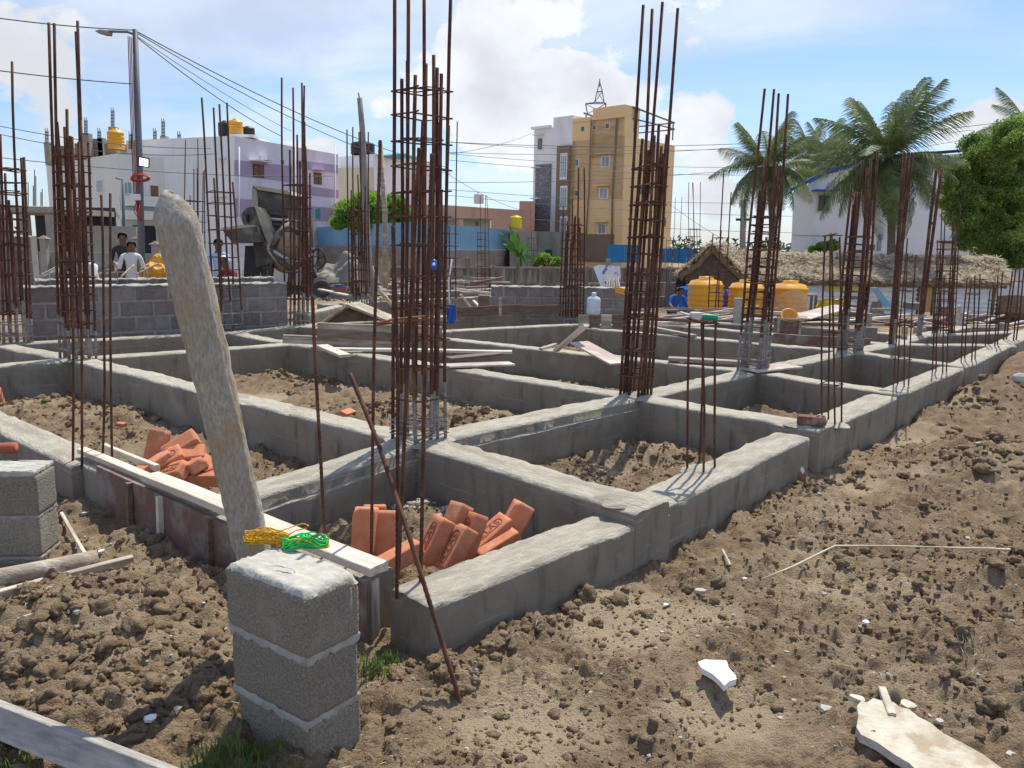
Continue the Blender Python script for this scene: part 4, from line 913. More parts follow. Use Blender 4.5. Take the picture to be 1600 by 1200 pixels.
# ------------------------------------------------------------------ formwork along the front left beam
fwk = thing('formwork', 'timber formwork with red brown panels along the front beam', 'formwork', tuple(P(330, 900, 0)))
g0 = P(150, 716, .27); g1 = P(590, 890, .285); gd = (g1-g0); gd[2] = 0; gL = np.linalg.norm(gd); gd /= gL; gn = V3(gd[1], -gd[0], 0)
if gn[1] > 0: gn = -gn   # outward (towards the viewer)
def plank(a, b, wd, th, mt, name='plank', parent=None, seed=0, up=(0, 0, 1), ch=.003):
    a = Vector(a); b = Vector(b); x = (b-a).normalized(); y = Vector(up).cross(x).normalized(); z = x.cross(y); Ln_ = (b-a).length
    r_ = random.Random(seed); mb = MB(); n = max(2, int(Ln_/.12)); ys_ = [-wd/2, -wd/2+ch, wd/2-ch, wd/2]; vs = []
    prof = [(-wd/2+ch, -th/2), (-wd/2, -th/2+ch), (-wd/2, th/2-ch), (-wd/2+ch, th/2), (0, th/2), (wd/2-ch, th/2), (wd/2, th/2-ch), (wd/2, -th/2+ch), (wd/2-ch, -th/2), (0, -th/2)]
    ph = [r_.uniform(0, 6) for _ in range(4)]
    for i in range(n+1):
        f = i/n*Ln_
        for (py_, pz_) in prof:
            vs.append((f+(r_.uniform(-.004, .004) if i in (0, n) else 0), py_+wd*.02*math.sin(f*5+ph[0]), pz_+th*.06*math.sin(f*4+ph[1])+wd*.004*math.sin(py_*40/wd+ph[2])))
    k = len(prof); fs = [(i*k+j, (i+1)*k+j, (i+1)*k+(j+1) % k, i*k+(j+1) % k) for i in range(n) for j in range(k)]+[tuple(range(k)), tuple(n*k+j for j in range(k))[::-1]]
    mb.add(vs, fs, 0)
    me = mesh_of(mb, name, mt); o = bpy.data.objects.new(name, me); C.objects.link(o)
    rot = Matrix((x, y, z)).transposed().to_4x4()
    if parent is not None: o.parent = parent; o.matrix_local = Matrix.Translation(a-Vector(WL[parent.name])) @ rot
    else: o.matrix_local = Matrix.Translation(a) @ rot
    WL[o.name] = a; return o
p1a = P(128, 703, .262); p1b = P(340, 792, .262)
plank(p1a, p1b, .06, .03, 'wood_pale', parent=fwk, seed=1)
plank(P(235, 744, .298), P(592, 890, .298), .10, .036, 'wood_pale', parent=fwk, seed=2)
plank(P(150, 700, .245)+V3(.02, .05, 0), P(235, 735, .245)+V3(.02, .05, 0), .03, .04, 'wood_pale', parent=fwk, seed=3)
fl = [.0, .30, .62, .98]
FA = P(150, 728, .25); FB = P(583, 922, .25)
fd = FB-FA; fd[2] = 0; fLn = np.linalg.norm(fd); fd /= fLn; fn = V3(fd[1], -fd[0], 0); fn = -fn if fn[1] > 0 else fn
for k in range(3):
    a_ = FA+fd*fLn*fl[k]+fn*.004*k; b_ = FA+fd*fLn*fl[k+1]+fn*.004*k
    mb = MB(); mb.ext([(a_[0], a_[1], -.12), (b_[0], b_[1], -.12), (b_[0], b_[1], .25), (a_[0], a_[1], .25)], tuple(-fn*.018)); mb.build('panel', 'plywood_red', fwk)
for f in (.18, .32, .52, .64, .83):
    a_ = FA+fd*fLn*f+fn*.022; mb = MB(); mb.bar((a_[0], a_[1], -.1), (a_[0]+.01, a_[1], .248), .03, .026, up=tuple(fn)); mb.build('batten', 'wood_pale' if f in (.32, .64) else 'wood_dark', fwk)
for (qa, qb, wd) in ((P(590, 905, .25), P(608, 1040, -.04), .065), (P(577, 918, .21), P(590, 1040, -.04), .045)):
    qa = qa-Uv*.02+Vv*.03; plank(qa, V3(qa[0]+.005, qa[1]+.0, -.1), wd, .05, 'wood', parent=fwk, name='stake', seed=int(wd*1000), up=(0.5, 1, 0))

# ------------------------------------------------------------------ bricks
def brickmesh(seed, frog=True):
    mb = MB(); L_, W_, T_ = .225, .108, .072
    bm = bmesh.new(); bmesh.ops.create_cube(bm, size=1); bmesh.ops.subdivide_edges(bm, edges=bm.edges[:], cuts=9, use_grid_fill=True)
    v = np.array([q.co[:] for q in bm.verts]); dims = np.array([L_, W_, T_]); nr = np.where(np.abs(v) > .499, np.sign(v), 0); p = v*dims
    core = np.clip(p, -dims/2+.0035, dims/2-.0035); dd = p-core; ln = np.linalg.norm(dd, axis=1); k = ln > 1e-6; p[k] = core[k]+dd[k]/ln[k][:, None]*np.minimum(ln[k], .0035)[:, None]
    cn = np.sign(np.array([NR.choice([-1, 1]), NR.choice([-1, 1]), NR.choice([-1, 1])]))*dims/2; d9 = np.linalg.norm(p-cn, axis=1); k9 = d9 < .035; p[k9] -= cn/np.linalg.norm(cn)*((.035-d9[k9])*.55)[:, None]
    p += nr*(perlin(p[:, 0]*40+seed*5, p[:, 1]*40+p[:, 2]*55)*.001)[:, None]
    for q, c in zip(bm.verts, p): q.co = c
    me = bpy.data.meshes.new('brick'); bm.to_mesh(me); bm.free(); me.materials.append(M['brick']); me.polygons.foreach_set('use_smooth', [True]*len(me.polygons)); return me
BM = [brickmesh(i) for i in range(4)]; BMD = brickmesh(9); BMD.materials.clear(); BMD.materials.append(M['brick_dark'])
def letters_mesh():
    cu = bpy.data.curves.new('lettering', 'FONT'); cu.body = 'CLAS'; cu.size = .052; cu.extrude = .0015; cu.align_x = 'CENTER'; cu.align_y = 'CENTER'; cu.space_character = 1.1
    ob = bpy.data.objects.new('tmp', cu); C.objects.link(ob); bpy.context.view_layer.update()
    me = bpy.data.meshes.new_from_object(ob.evaluated_get(bpy.context.evaluated_depsgraph_get())); bpy.data.objects.remove(ob)
    me.materials.clear(); me.materials.append(M['brick_mark']); return me
LET = letters_mesh()
_fr = MB()
def ring_stadium(L_, W_, t_, h):
    pts = []
    for k in range(24):
        a_ = 2*math.pi*k/24; x = math.cos(a_); y = math.sin(a_); pts.append(((abs(x)**.35)*math.copysign(1, x)*L_/2, (abs(y)**.6)*math.copysign(1, y)*W_/2, h))
    return pts
FROG = mesh_of(MB().tube(ring_stadium(.16, .050, 0, 0), .0022, 5, closed=True), 'frog_rim', 'brick_mark')
def brick(loc, rot, label, group, mark=None, seed=0, name='brick', scale=1.):
    o = bpy.data.objects.new(name, BMD if seed < 0 else BM[seed % 4]); C.objects.link(o); o.location = Vector(loc); o.rotation_euler = rot; o.scale = (scale,)*3; tag(o, label, 'brick', group)
    if mark:   # stamped face: 'top' or 'side'
        for me, nm, s_ in ((LET, 'lettering', (1, 1, 1)), (FROG, 'frog_rim', (1, 1, 1))):
            c = bpy.data.objects.new(nm, me); C.objects.link(c); c.parent = o
            sg = 1 if mark > 0 else -1
            if abs(mark) == 1: c.location = (0, 0, sg*.0362); c.rotation_euler = (0 if sg > 0 else math.pi, 0, 0)
            else: c.location = (0, sg*.0545, 0); c.rotation_euler = (R(90)*(-sg), 0, 0); c.scale = (1, .8, 1)
    return o
GB = 'orange bricks tipped in the near room'
def AB(px, py, Y): return tuple(A(px, py, Y))
# matrix from image-like axes: long axis direction, normal direction
def orient(xd, zd):
    x = Vector(xd).normalized(); z = Vector(zd); z = (z-x*z.dot(x)).normalized(); y = z.cross(x); return Matrix((x, y, z)).transposed().to_euler()
brick(AB(570, 830, 3.60), orient((.02, .25, 1), (-.15, -1, .25)), 'upright brick with broad face to viewer, left of the pair', GB, seed=0)
brick(AB(601, 835, 3.64), orient((.0, .3, 1), (.0, -1, .3)), 'upright brick with broad face to viewer, right of the pair', GB, seed=1)
brick(AB(585, 825, 3.74), orient((.0, .2, 1), (.25, -1, .2)), 'brick standing behind the upright pair, only its top edge seen', GB, seed=2)
brick(AB(622, 872, 3.42), orient((.75, .55, .28), (-.1, .1, 1)), 'brick lying low in front of the upright pair', GB, seed=3)
brick(AB(678, 845, 3.50), orient((.42, .30, .85), (-.75, -.45, .5)), 'leaning stamped brick, leftmost of the stamped ones', GB, mark=1, seed=1)
brick(AB(712, 858, 3.46), orient((.42, .35, .75), (-.8, -.5, .5)), 'stamped brick in front, second from left, darker side showing', GB, mark=1, seed=0)
brick(AB(708, 822, 3.64), orient((.35, .4, .8), (-.7, -.5, .5)), 'brick wedged behind the stamped bricks', GB, seed=2)
brick(AB(733, 838, 3.60), orient((.3, .35, .85), (-.75, -.5, .5)), 'tall leaning stamped brick in the middle of the row', GB, mark=1, seed=3)
brick(AB(768, 836, 3.72), orient((.7, .45, .5), (-.45, -.4, .8)), 'stamped brick leaning low right of the middle', GB, mark=1, seed=1)
brick(AB(775, 852, 3.66), orient((.75, .45, .35), (-.3, -.3, .9)), 'plain brick lying against the outer beam', GB, seed=2)
brick(AB(803, 818, 3.86), orient((.45, .3, .8), (.3, -.9, .35)), 'last brick at right leaning on the dark beam face', GB, seed=0)
GB2 = 'orange bricks dumped behind the formwork'
L2B = [((245, 700), 4.75, (.15, .3, 1), (-.2, -1, .3), 'back brick standing up at left of the dumped pile', 0),
       ((258, 722), 4.60, (.85, .35, .45), (-.4, -.7, .7), 'long tilted stamped brick across the dumped pile', 1),
       ((282, 698), 4.72, (.8, .3, .5), (-.1, -.6, .8), 'top brick resting tilted on the dumped pile', 0),
       ((290, 712), 4.66, (.9, .2, .05), (0, -.5, .9), 'flat thin looking brick under the top one', 0),
       ((240, 728), 4.56, (.6, .6, .4), (-.6, -.5, .7), 'stamped brick at the left foot of the dumped pile', -1),
       ((272, 738), 4.50, (.75, -.45, .3), (-.3, -.5, .9), 'brick with dark notches at the pile front', 1),
       ((300, 730), 4.55, (.55, -.6, .25), (.2, -.6, .8), 'brick in the middle right of the dumped pile', 0),
       ((320, 728), 4.60, (.7, -.6, -.2), (.2, -.3, .9), 'brick sliding down the right of the dumped pile', 0),
       ((322, 746), 4.50, (.9, -.1, .05), (0, -.2, 1), 'brick flat on soil at the right front of the pile', 0),
       ((338, 735), 4.62, (.8, -.5, -.1), (0, -.3, 1), 'outermost right brick of the dumped pile', 0)]
for (pp, Yv, xd, zd, lb, mk) in L2B: brick(AB(pp[0], pp[1], Yv), orient(xd, zd), lb, GB2, mark=mk or None, seed=pp[0])
brick(tuple(P(1268, 656, .345)), (0, 0, R(-12)), 'single brick lying on the outer wall by starter bars', None, seed=-1, scale=.85)
brick(tuple(P(543, 646, .06)), (R(20), 0, R(70)), 'lone half buried brick on soil behind the big cage', None, seed=2, scale=.7)
brick(tuple(P(1058, 712, -.03)), (0, R(10), R(-20)), 'dark red brick in the soil behind four short bars', None, seed=-1, scale=.8)
brick(tuple(P(190, 693-30, .0)), (R(10), 0, R(-25)), 'small brick lump on soil left of the dumped pile', None, seed=3, scale=.4)
brick(tuple(P(-2, 625, .02)), (0, R(80), R(20)), 'brick edge at the far left frame border', None, seed=3)

# ------------------------------------------------------------------ loose timbers
def tplank(a, b, wd, th, mt, label, group=None, cat='plank', seed=0, up=(0, 0, 1), name='plank'):
    o = plank(a, b, wd, th, mt, seed=seed, up=up, name=name); tag(o, label, cat, group); return o
tplank(P(-40, 1108, .09), P(345, 1262, .09), .088, .06, 'timber_grey', 'cement stained timber beam across the bottom left corner', seed=5, up=(-.35, -.9, .55), cat='timber', name='timber')
o = MB().tube(bent(P(-60, 915, .07), P(152, 874, .07), seed=4, amp=.02), [.045]*8, 10).build('log', 'wood'); tag(o, 'brown round log beside the left pillar foot', 'log')
tplank(P(-40, 945, .05), P(208, 880, .05), .035, .07, 'wood', 'weathered narrow board below the log at left', seed=8)
tplank(P(96, 802, .02), P(134, 868, .08), .018, .014, 'wood', 'thin reddish stick leaning on the log', seed=9, cat='stick', name='stick')
_sp = [(1337, 1114), (1344, 1106), (1352, 1109), (1362, 1102), (1380, 1107), (1394, 1108), (1404, 1116), (1418, 1119), (1432, 1131), (1450, 1140), (1472, 1158), (1498, 1171), (1532, 1190), (1575, 1222), (1450, 1236), (1418, 1205), (1396, 1192), (1368, 1172), (1350, 1163), (1343, 1160), (1336, 1148), (1339, 1130)]
mb = MB(); mb.ext([tuple(P(x, y, .045)) for x, y in _sp], (.004, .004, .024));
tag(mb.build('slab', 'mortar_board'), 'pale mortar crusted broken slab at the bottom right', 'slab')
tplank(P(1378, 1076, .07), P(1394, 1118, .07), .026, .02, 'mortar_board', 'short pale stub stuck up beside the crusted slab', seed=12, cat='stick', name='stick')
def flake(c, r_, mt, label, cat, seed, th=.014, name='fragment', k=9):
    rr_ = random.Random(seed); pts = []
    for i in range(k):
        a_ = 2*math.pi*i/k; q = rr_.uniform(.55, 1.1); pts.append((c[0]+r_[0]*q*math.cos(a_), c[1]+r_[1]*q*math.sin(a_), c[2]))
    mb = MB(); mb.ext(pts, (0.004, .0, th)); o = mb.build(name, mt); o.rotation_euler = (R(rr_.uniform(-8, 8)), R(rr_.uniform(-8, 8)), 0)
    return tag(o, label, cat)
flake(P(1338, 1096, .05), (.033, .03), 'mortar_board', 'broken mortar flake at the tip of the crusted slab', 'mortar lump', 3)
flake(P(1415, 1104, .05), (.032, .035), 'mortar_board', 'pale foam crumb right of the short stub', 'mortar lump', 4)
c = P(1120, 1055, .04); poly = [(1090, 1043), (1100, 1039), (1128, 1040), (1135, 1041), (1138, 1052), (1149, 1064), (1150, 1070), (1139, 1073), (1131, 1080), (1124, 1072), (1113, 1062), (1095, 1052)]
mb = MB(); mb.ext([tuple(P(x, y, .035)) for x, y in poly], (0, 0, .022)); o = mb.build('foam_scrap', 'foam'); tag(o, 'white torn foam scrap on the soil in the foreground', 'foam scrap')
def PG(x, y, dz):
    z = .04
    for _ in range(6): q = P(x, y, z); z = Hs(q[0], q[1])+dz
    return P(x, y, z)
mb = MB(); mb.tube([PG(1190, 905, .0), PG(1240, 885, .02), PG(1290, 860, .04), PG(1305, 853, .05), PG(1380, 853, .05), PG(1460, 855, .045), PG(1540, 857, .05), PG(1640, 862, .04)], [.004, .006, .006, .006, .005, .004, .006, .009], 5)
o = mb.build('binding_strip', 'strip'); tag(o, 'long pale flat strip bent across the soil at right', 'strip')
tplank(P(1462, 730, .06), P(1532, 692, .10), .035, .02, 'wood', 'weathered stick half buried in the bank at right', seed=14, cat='stick', name='stick')
tplank(P(1129, 858, .03), P(1141, 882, .03), .010, .006, 'wood_pale', 'small pale wood splinter on the soil', seed=15, cat='stick', name='stick')
o = MB().blob(P(1595, 592, .33), (.09, .06, .06), 5, 3, .05).build('stone', 'mortar_pale'); tag(o, 'rounded pale stone on the bank at the right edge', 'stone')
o = MB().blob(P(1246, 742, .04), (.035, .02, .03), 8, 2, .1).build('scrap', ['damp_red']); tag(o, 'red rag scrap at the foot of the outer wall', 'rag')
o = MB().blob(P(1252, 736, .06), (.02, .015, .028), 9, 2, .1).build('scrap', ['foam']); tag(o, 'white cup fragment leaning on the red scrap', 'cup')
for i, (x, y, s_, lb) in enumerate([(1163, 897, .012, 'white shard on the soil left of the strip end'), (1352, 970, .017, 'square white shard on the soil right of centre'), (1288, 1110, .02, 'grey shard left of the crusted slab'), (1467, 1120, .014, 'pale chip right of the crusted slab'),
                                 (1040, 930, .014, 'clear plastic scrap on the path'), (1580, 1170, .02, 'grey stone flake at the bottom right corner'), (132, 800, .022, 'pale square tile scrap against the front beam'), (158, 863, .018, 'round white pebble right of the thin stick'), (1095, 915, .03, 'round dirt covered stone on the path'),
                                 (78, 950, .028, 'flat grey stone below the narrow board'), (235, 1130, .022, 'white angular chip above the bottom left timber'), (165, 975, .02, 'pale mortar crumb on the left mound'), (305, 1035, .016, 'white chip left of the block pillar')]):
    q = P(x, y, .03); q[2] = Hs(q[0], q[1])+.008
    flake(q, (s_, s_), 'foam' if 'white' in lb or 'plastic' in lb else 'chip', lb, 'fragment', 50+i, th=s_*.5, k=6)

# mid-ground planks: (ax, ay, az, bx, by, bz, width, thick, mat, label)
PL = [
 (505, 545, .34, 800, 550, .34, .12, .03, 'wood_pale', 'long pale plank jutting right over the beam'),
 (503, 540, .36, 540, 556, .33, .14, .03, 'wood_pale', 'short plank corner pointing at the viewer'),
 (690, 572, .33, 800, 568, .33, .20, .02, 'board_pink', 'pinkish board lying flat behind the big cage'),
 (700, 560, .35, 780, 552, .36, .16, .02, 'wood_dark', 'dark board under the long pale plank'),
 (868, 548, .32, 916, 508, .66, .10, .035, 'wood_pale', 'pale plank propped up steeply in the middle room'),
 (905, 535, .45, 968, 568, .30, .26, .02, 'board_pink', 'wide pale board lying against the beam behind the propped plank'),
 (845, 546, .30, 868, 538, .34, .06, .03, 'wood', 'short offcut left of the propped plank'),
 (1045, 560, .34, 1170, 568, .34, .14, .04, 'wood', 'plank lying across the beam left of the cemented cage'),
 (1170, 578, .33, 1240, 572, .33, .25, .02, 'board_pink', 'pink board right of the cemented cage foot'),
 (1015, 512, .38, 1085, 525, .36, .10, .04, 'wood', 'curved plank in front of the far cages'),
 (1000, 498, .42, 1320, 508, .42, .09, .05, 'wood_dark', 'long dark timber spanning behind the red formwork box'),
 (1080, 502, .40, 1230, 512, .40, .08, .03, 'wood_pale', 'pale lath in front of the long dark timber'),
 (1208, 527, .37, 1360, 537, .37, .03, .12, 'plywood_red', 'red brown shutter board along the rear beam'),
 (1345, 500, .36, 1425, 510, .36, .08, .05, 'wood_dark', 'dark timber left of the thick bar ladders'),
 (1245, 497, .3, 1320, 478, .4, .5, .02, 'board_pink', 'pink plywood sheet propped on the ground by the tanks'),
 (700, 455, .3, 770, 460, .3, .10, .05, 'wood_pale', 'pale beam left of the low block wall'),
 (720, 460, .6, 735, 480, .35, .05, .03, 'wood_pale', 'slanted lath beside the slim far cage'),
 (740, 470, .45, 750, 480, .35, .05, .03, 'wood_pale', 'second short slanted lath by the pedestal'),
 (590, 452, .9, 618, 482, .35, .07, .03, 'wood_pale', 'slanted pale plank behind the big cage'),
 (575, 460, .7, 598, 492, .35, .06, .03, 'wood', 'slanted plank beside the grey leaning pole'),
 (700, 487, .42, 880, 482, .42, .03, .16, 'wood_dark', 'dark shutter board on the beam below the low block wall'),
 (1280, 470, .15, 1320, 478, .15, .1, .05, 'wood', 'plank scrap by the yellow tarpaulin'),
 (1290, 505, .36, 1420, 492, .36, .06, .04, 'wood_pale', 'pale pole lying behind the far beam'),
 (500, 452, .5, 545, 462, .5, .12, .03, 'wood_pale', 'pale plank on the beam right of the mixer wheel')]
for i, q in enumerate(PL):
    tplank(P(q[0], q[1], q[2]), P(q[3], q[4], q[5]), q[6], q[7], q[8], q[9], 'loose timber lying on and between the beams', seed=60+i)
for i, (x0, y0, x1, y1, mt9, lb) in enumerate(((442, 530, 690, 541, 'wood', 'front lower plank of the stack behind the ribbed bars'), (496, 521, 690, 529, 'wood_dark', 'middle plank of the stack behind the ribbed bars'), (496, 510, 690, 517, 'wood', 'upper plank of the stack behind the ribbed bars'))):
    tplank(A(x0, y0, 9.35+i*.02), A(x1, y1, 9.75+i*.02), .07, .098, mt9, lb, 'loose timber lying on and between the beams', seed=90+i)
# little roof shaped lid of boards
ap = A(541, 475, 9.7); lf = A(494, 507, 9.6); rg = A(612, 503, 9.8)
rf = thing('board_lid', 'roof shaped lid of two sloping boards on the plank stack', 'board lid', tuple(lf))
for (e, nm) in ((lf, 'board'), (rg, 'board')):
    mb = MB(); back = np.array((.06, .45, 0)); dwn = e-ap
    mb.ext([tuple(ap), tuple(e), tuple(e+back), tuple(ap+back)], (0, 0, -.03)); mb.build(nm, 'wood', rf)
mb = MB(); mb.ext([tuple(ap+V3(.03, .2, -.04)), tuple(lf+V3(.06, .2, 0)), tuple(rg+V3(-.05, .2, 0))], (0, .02, 0)); mb.build('gable_board', 'wood_dark', rf)
# formwork box and stakes
def simple_box(px0, py0, px1, py1, Y, dep, mt, label, cat, name, rot=0, kids=None):
    a = A(px0, py1, Y); b = A(px1, py0, Y); t = MB(); t.box(((a[0]+b[0])/2, Y+dep/2, (a[2]+b[2])/2), (abs(b[0]-a[0]), dep, abs(b[2]-a[2])), ch=.006); o = t.build(name, mt); tag(o, label, cat); return o
fb = thing('formwork_box', 'red brown formwork box for a column stub under the yellow basin', 'formwork box', tuple(A(1234, 522, 11.0)))
a = A(1217, 522, 11.0); b = A(1249, 499, 11.0)
mb = MB(); mb.box(((a[0]+b[0])/2, 11.12, (a[2]+b[2])/2), (b[0]-a[0], .24, b[2]-a[2])); mb.build('panel', 'plywood_red', fb)
for xx in (a[0]-.012, b[0]+.012): MB().box((xx, 11.0, (a[2]+b[2])/2), (.03, .04, b[2]-a[2]+.04)).build('batten', 'wood', fb)
MB().box(((a[0]+b[0])/2, 10.98, b[2]), (b[0]-a[0]+.05, .03, .03)).build('rail', 'wood', fb)
def basin(c, r_, label, tilt=(0, 0, 1), mt='basin_orange'):
    o = MB().lathe([(r_*.66, 0), (r_*.95, r_*.55), (r_*1.08, r_*.6), (r_*1.06, r_*.63), (r_*.92, r_*.6), (r_*.62, r_*.06), (0.001, r_*.05)], tuple(c), 24, axis=tilt, cap=False).build('basin', mt); tag(o, label, 'basin'); return o
basin(A(1232, 497, 11.1), .11, 'yellow plastic basin tipped up on the red formwork box', (-.1, -.75, .65))
basin(A(971, 460, 13.5), .15, 'orange basin hanging on the cage before the yellow building', (.2, .1, .9))
simple_box(1147, 466, 1163, 505, 12.5, .1, 'mortar', 'grey upright slab standing between the yellow tanks', 'slab', 'slab')
simple_box(1355, 490, 1364, 527, 11.6, .1, 'wood', 'stub timber post left of the thick bar ladders', 'stake', 'stake')
simple_box(1354, 512, 1372, 545, 10.9, .12, 'block', 'short concrete stub at the far room corner', 'block', 'stub')
simple_box(1408, 510, 1420, 543, 10.9, .05, 'wood', 'stub plank at the beam crossing by the ladders', 'stake', 'stake')
simple_box(1424, 474, 1447, 484, 12.6, .3, 'block', 'loose grey block beyond the beams at right', 'block', 'block')
simple_box(747, 462, 765, 484, 14.4, .3, 'wood_dark', 'dark pedestal box under the slim far cage', 'formwork box', 'formwork_box')
simple_box(779, 466, 784, 494, 13.8, .05, 'wood', 'short stake nailed to the dark shutter board', 'stake', 'stake')
t = thing('formwork', 'row of shutter boards on edge in front of the water can', 'formwork', tuple(A(930, 510, 12.3)))
for i in range(4):
    a = A(903+i*18, 512, 12.35); b = A(903+(i+1)*18-1, 492, 12.35); MB().box(((a[0]+b[0])/2, 12.35+.01*i, (a[2]+b[2])/2), (b[0]-a[0], .03, b[2]-a[2])).build('panel', 'wood_dark' if i % 2 else 'wood', t)
simple_box(1440, 512, 1570, 530, 13.2, .2, 'concrete_side', 'low concrete wall closing the farthest room', 'wall', 'wall')
simple_box(1562, 505, 1575, 531, 12.6, .12, 'raw_concrete', 'concrete stub post at the right end of the farthest room', 'stub', 'stub')
simple_box(1433, 512, 1448, 528, 12.2, .15, 'mortar', 'grey block stub beside the right thick ladder', 'block', 'block')
# water can
wc = P(927, 491, .42); t = thing('water_can', 'pale blue plastic water can on the formwork', 'water can', tuple(wc))
MB().lathe([(.10, 0), (.118, .02), (.118, .1), (.112, .11), (.118, .12), (.118, .24), (.1, .28), (.04, .31), (.035, .33)], tuple(wc), 20).build('can', 'water_can', t)
MB().lathe([(.04, .33), (.04, .36), (.02, .37)], tuple(wc), 14).build('cap', 'plastic_white', t)
# blue cloth, bottle, wood block, stick on the bars
def cloth(c, w_, h_, mt, label, cat, seed, name='rag'):
    r_ = random.Random(seed); mb = MB(); n = 9; vs = []
    for i in range(n):
        for j in range(n):
            x = (i/(n-1)-.5)*w_*(1-.3*abs(j/(n-1)-.4)); z = -(j/(n-1))*h_; y = math.sin(i*1.6+j*.6+seed)*w_*.16+r_.uniform(-1, 1)*w_*.05
            vs.append((c[0]+x+r_.uniform(-1, 1)*w_*.06, c[1]+y, c[2]+z+r_.uniform(-1, 1)*w_*.05))
    fs = [(i*n+j, (i+1)*n+j, (i+1)*n+j+1, i*n+j+1) for i in range(n-1) for j in range(n-1)]
    n0 = len(vs); vs += [(x, y+.01, z) for x, y, z in vs]; fs2 = [tuple(q+n0 for q in f[::-1]) for f in fs]
    ring = [i*n for i in range(n)]+[(n-1)*n+j for j in range(1, n)]+[i*n+n-1 for i in range(n-2, -1, -1)]+[j for j in range(n-2, 0, -1)]
    rim = [(ring[k], ring[(k+1) % len(ring)], ring[(k+1) % len(ring)]+n0, ring[k]+n0) for k in range(len(ring))]
    mb.add(vs, fs+fs2+rim, 0, True); o = mb.build(name, mt); tag(o, label, cat); return o
cloth(A(705, 477, 9.2), .11, .21, 'plastic_blue', 'blue plastic rag hung behind the tallest cage', 'rag', 3)
bt = thing('bottle', 'crumpled blue plastic packet tied to the tallest cage', 'packet', tuple(A(677, 420, 4.8)))
MB().lathe([(.006, 0), (.018, .01), (.02, .03), (.017, .055), (.006, .065)], tuple(A(678, 422, 4.85)), 10).build('packet', 'plastic_blue', bt); MB().lathe([(.0, 0), (.010, .001), (.010, .012), (.0, .013)], tuple(A(678, 413, 4.83)), 10, axis=(0, -1, 0)).build('print', 'plastic_white', bt)
o = MB().tube([A(706, 405, 12), A(701, 440, 12), A(703, 486, 12)], .012, 6).build('pipe', 'plastic_white'); tag(o, 'thin white plastic pipe standing behind the tallest cage', 'pipe')
Y2 = P(1096, 733, .27)[1]
o = MB().lathe([(.0, 0), (.016, .0), (.018, .01), (.018, .075), (.008, .10), (.008, .115), (0, .115)], tuple(A(1121, 497, Y2)), 12, axis=(-1, 0, .1)).build('bottle', 'plastic_green'); tag(o, 'green bottle lying on the four short bars', 'bottle')
o = MB().box(tuple(A(1087, 494, Y2)), (.06, .05, .045), ch=.004).build('wood_block', 'wood_pale'); tag(o, 'pale wood block resting on the four short bars', 'wood block')
o = MB().bar(A(1063, 488, Y2+.05), A(1088, 496, Y2), .03, .01).build('sheet_strip', 'steel_shine'); tag(o, 'thin metal strip poking left from the short bars', 'strip')
cloth(A(600, 402, 19), .3, .6, 'shirt_cream', 'cream shirt hung on a pole in the yard', 'cloth', 6, name='hung_shirt')

# ------------------------------------------------------------------ grass
def grass(pxs, n, h, label, seed):
    r_ = random.Random(seed); mb = MB()
    for i in range(n):
        q = P(*r_.choice(pxs), 0); x = q[0]+r_.gauss(0, .045); y = q[1]+r_.gauss(0, .04); z = Hs(x, y)-.01; a_ = r_.uniform(0, 6.28); l_ = h*r_.uniform(.4, 1.1); w_ = .0022
        dx, dy = math.cos(a_), math.sin(a_); ln = l_*r_.uniform(.2, .7)
        pts = [(x-dy*w_, y+dx*w_, z), (x+dy*w_, y-dx*w_, z), (x+dx*ln*.4-dy*-w_*.7, y+dy*ln*.4-dx*w_*.7, z+l_*.6), (x+dx*ln*.4-dy*w_*.7, y+dy*ln*.4+dx*w_*.7, z+l_*.6), (x+dx*ln, y+dy*ln, z+l_*.9)]
        mb.add(pts, [(0, 1, 2, 3), (3, 2, 4)], 0)
    o = mb.build('grass', 'grass', origin=(0, 0, 0)); o['kind'] = 'stuff'; o['label'] = label; return o
grass([(350, 1190), (375, 1205), (400, 1200), (440, 1215), (330, 1210)], 260, .09, 'green grass tufts at the foot of the block pillar', 1)
grass([(585, 1055), (592, 1045), (578, 1060), (600, 1040)], 200, .075, 'green grass tuft between pillar and timber stake', 2)
grass([(40, 1200), (80, 1210), (20, 1190)], 140, .06, 'sparse grass under the bottom left timber', 3)
o = grass([(1510, 1040), (1518, 1050)], 60, .05, 'dry straw tuft on the soil at right', 4); o.data.materials[0] = M['strip']
grass([(1440, 497), (1415, 500), (1380, 497)], 150, .12, 'thin weeds beyond the far beams', 5)

# ------------------------------------------------------------------ street light, poles, wires
Yp = 19.0
sp = thing('street_light', 'tall grey street light pole with red cables and a lit floodlight', 'street light', tuple(A(222, 455, Yp)))
top = A(211, 46, Yp); bot = A(222, 455, Yp)
MB().tube([bot, A(218, 250, Yp), top], [.085, .07, .055], 12).build('pole', 'pole_grey', sp)
MB().tube([A(210, 54, Yp), A(200, 50, Yp), A(168, 49, Yp)], .028, 8).build('arm', 'pole_grey', sp)
mb = MB(); mb.ext([tuple(A(x, y, Yp-.08)) for x, y in ((148, 48), (156, 46), (170, 48), (169, 54), (160, 53), (150, 50))], (0, .18, 0)); mb.build('lamp_head', 'pole_concrete', sp)
fl_ = MB(); fl_.box(A(225, 253, Yp-.2), (.24, .06, .22), Euler((R(12), R(10), 0)).to_matrix(), ch=.01); fo = fl_.build('floodlight', 'tank_black', sp)
MB().box(A(224.5, 253.5, Yp-.245), (.19, .012, .16), Euler((R(12), R(10), 0)).to_matrix()).build('lit_panel', 'lamp_glow', fo)
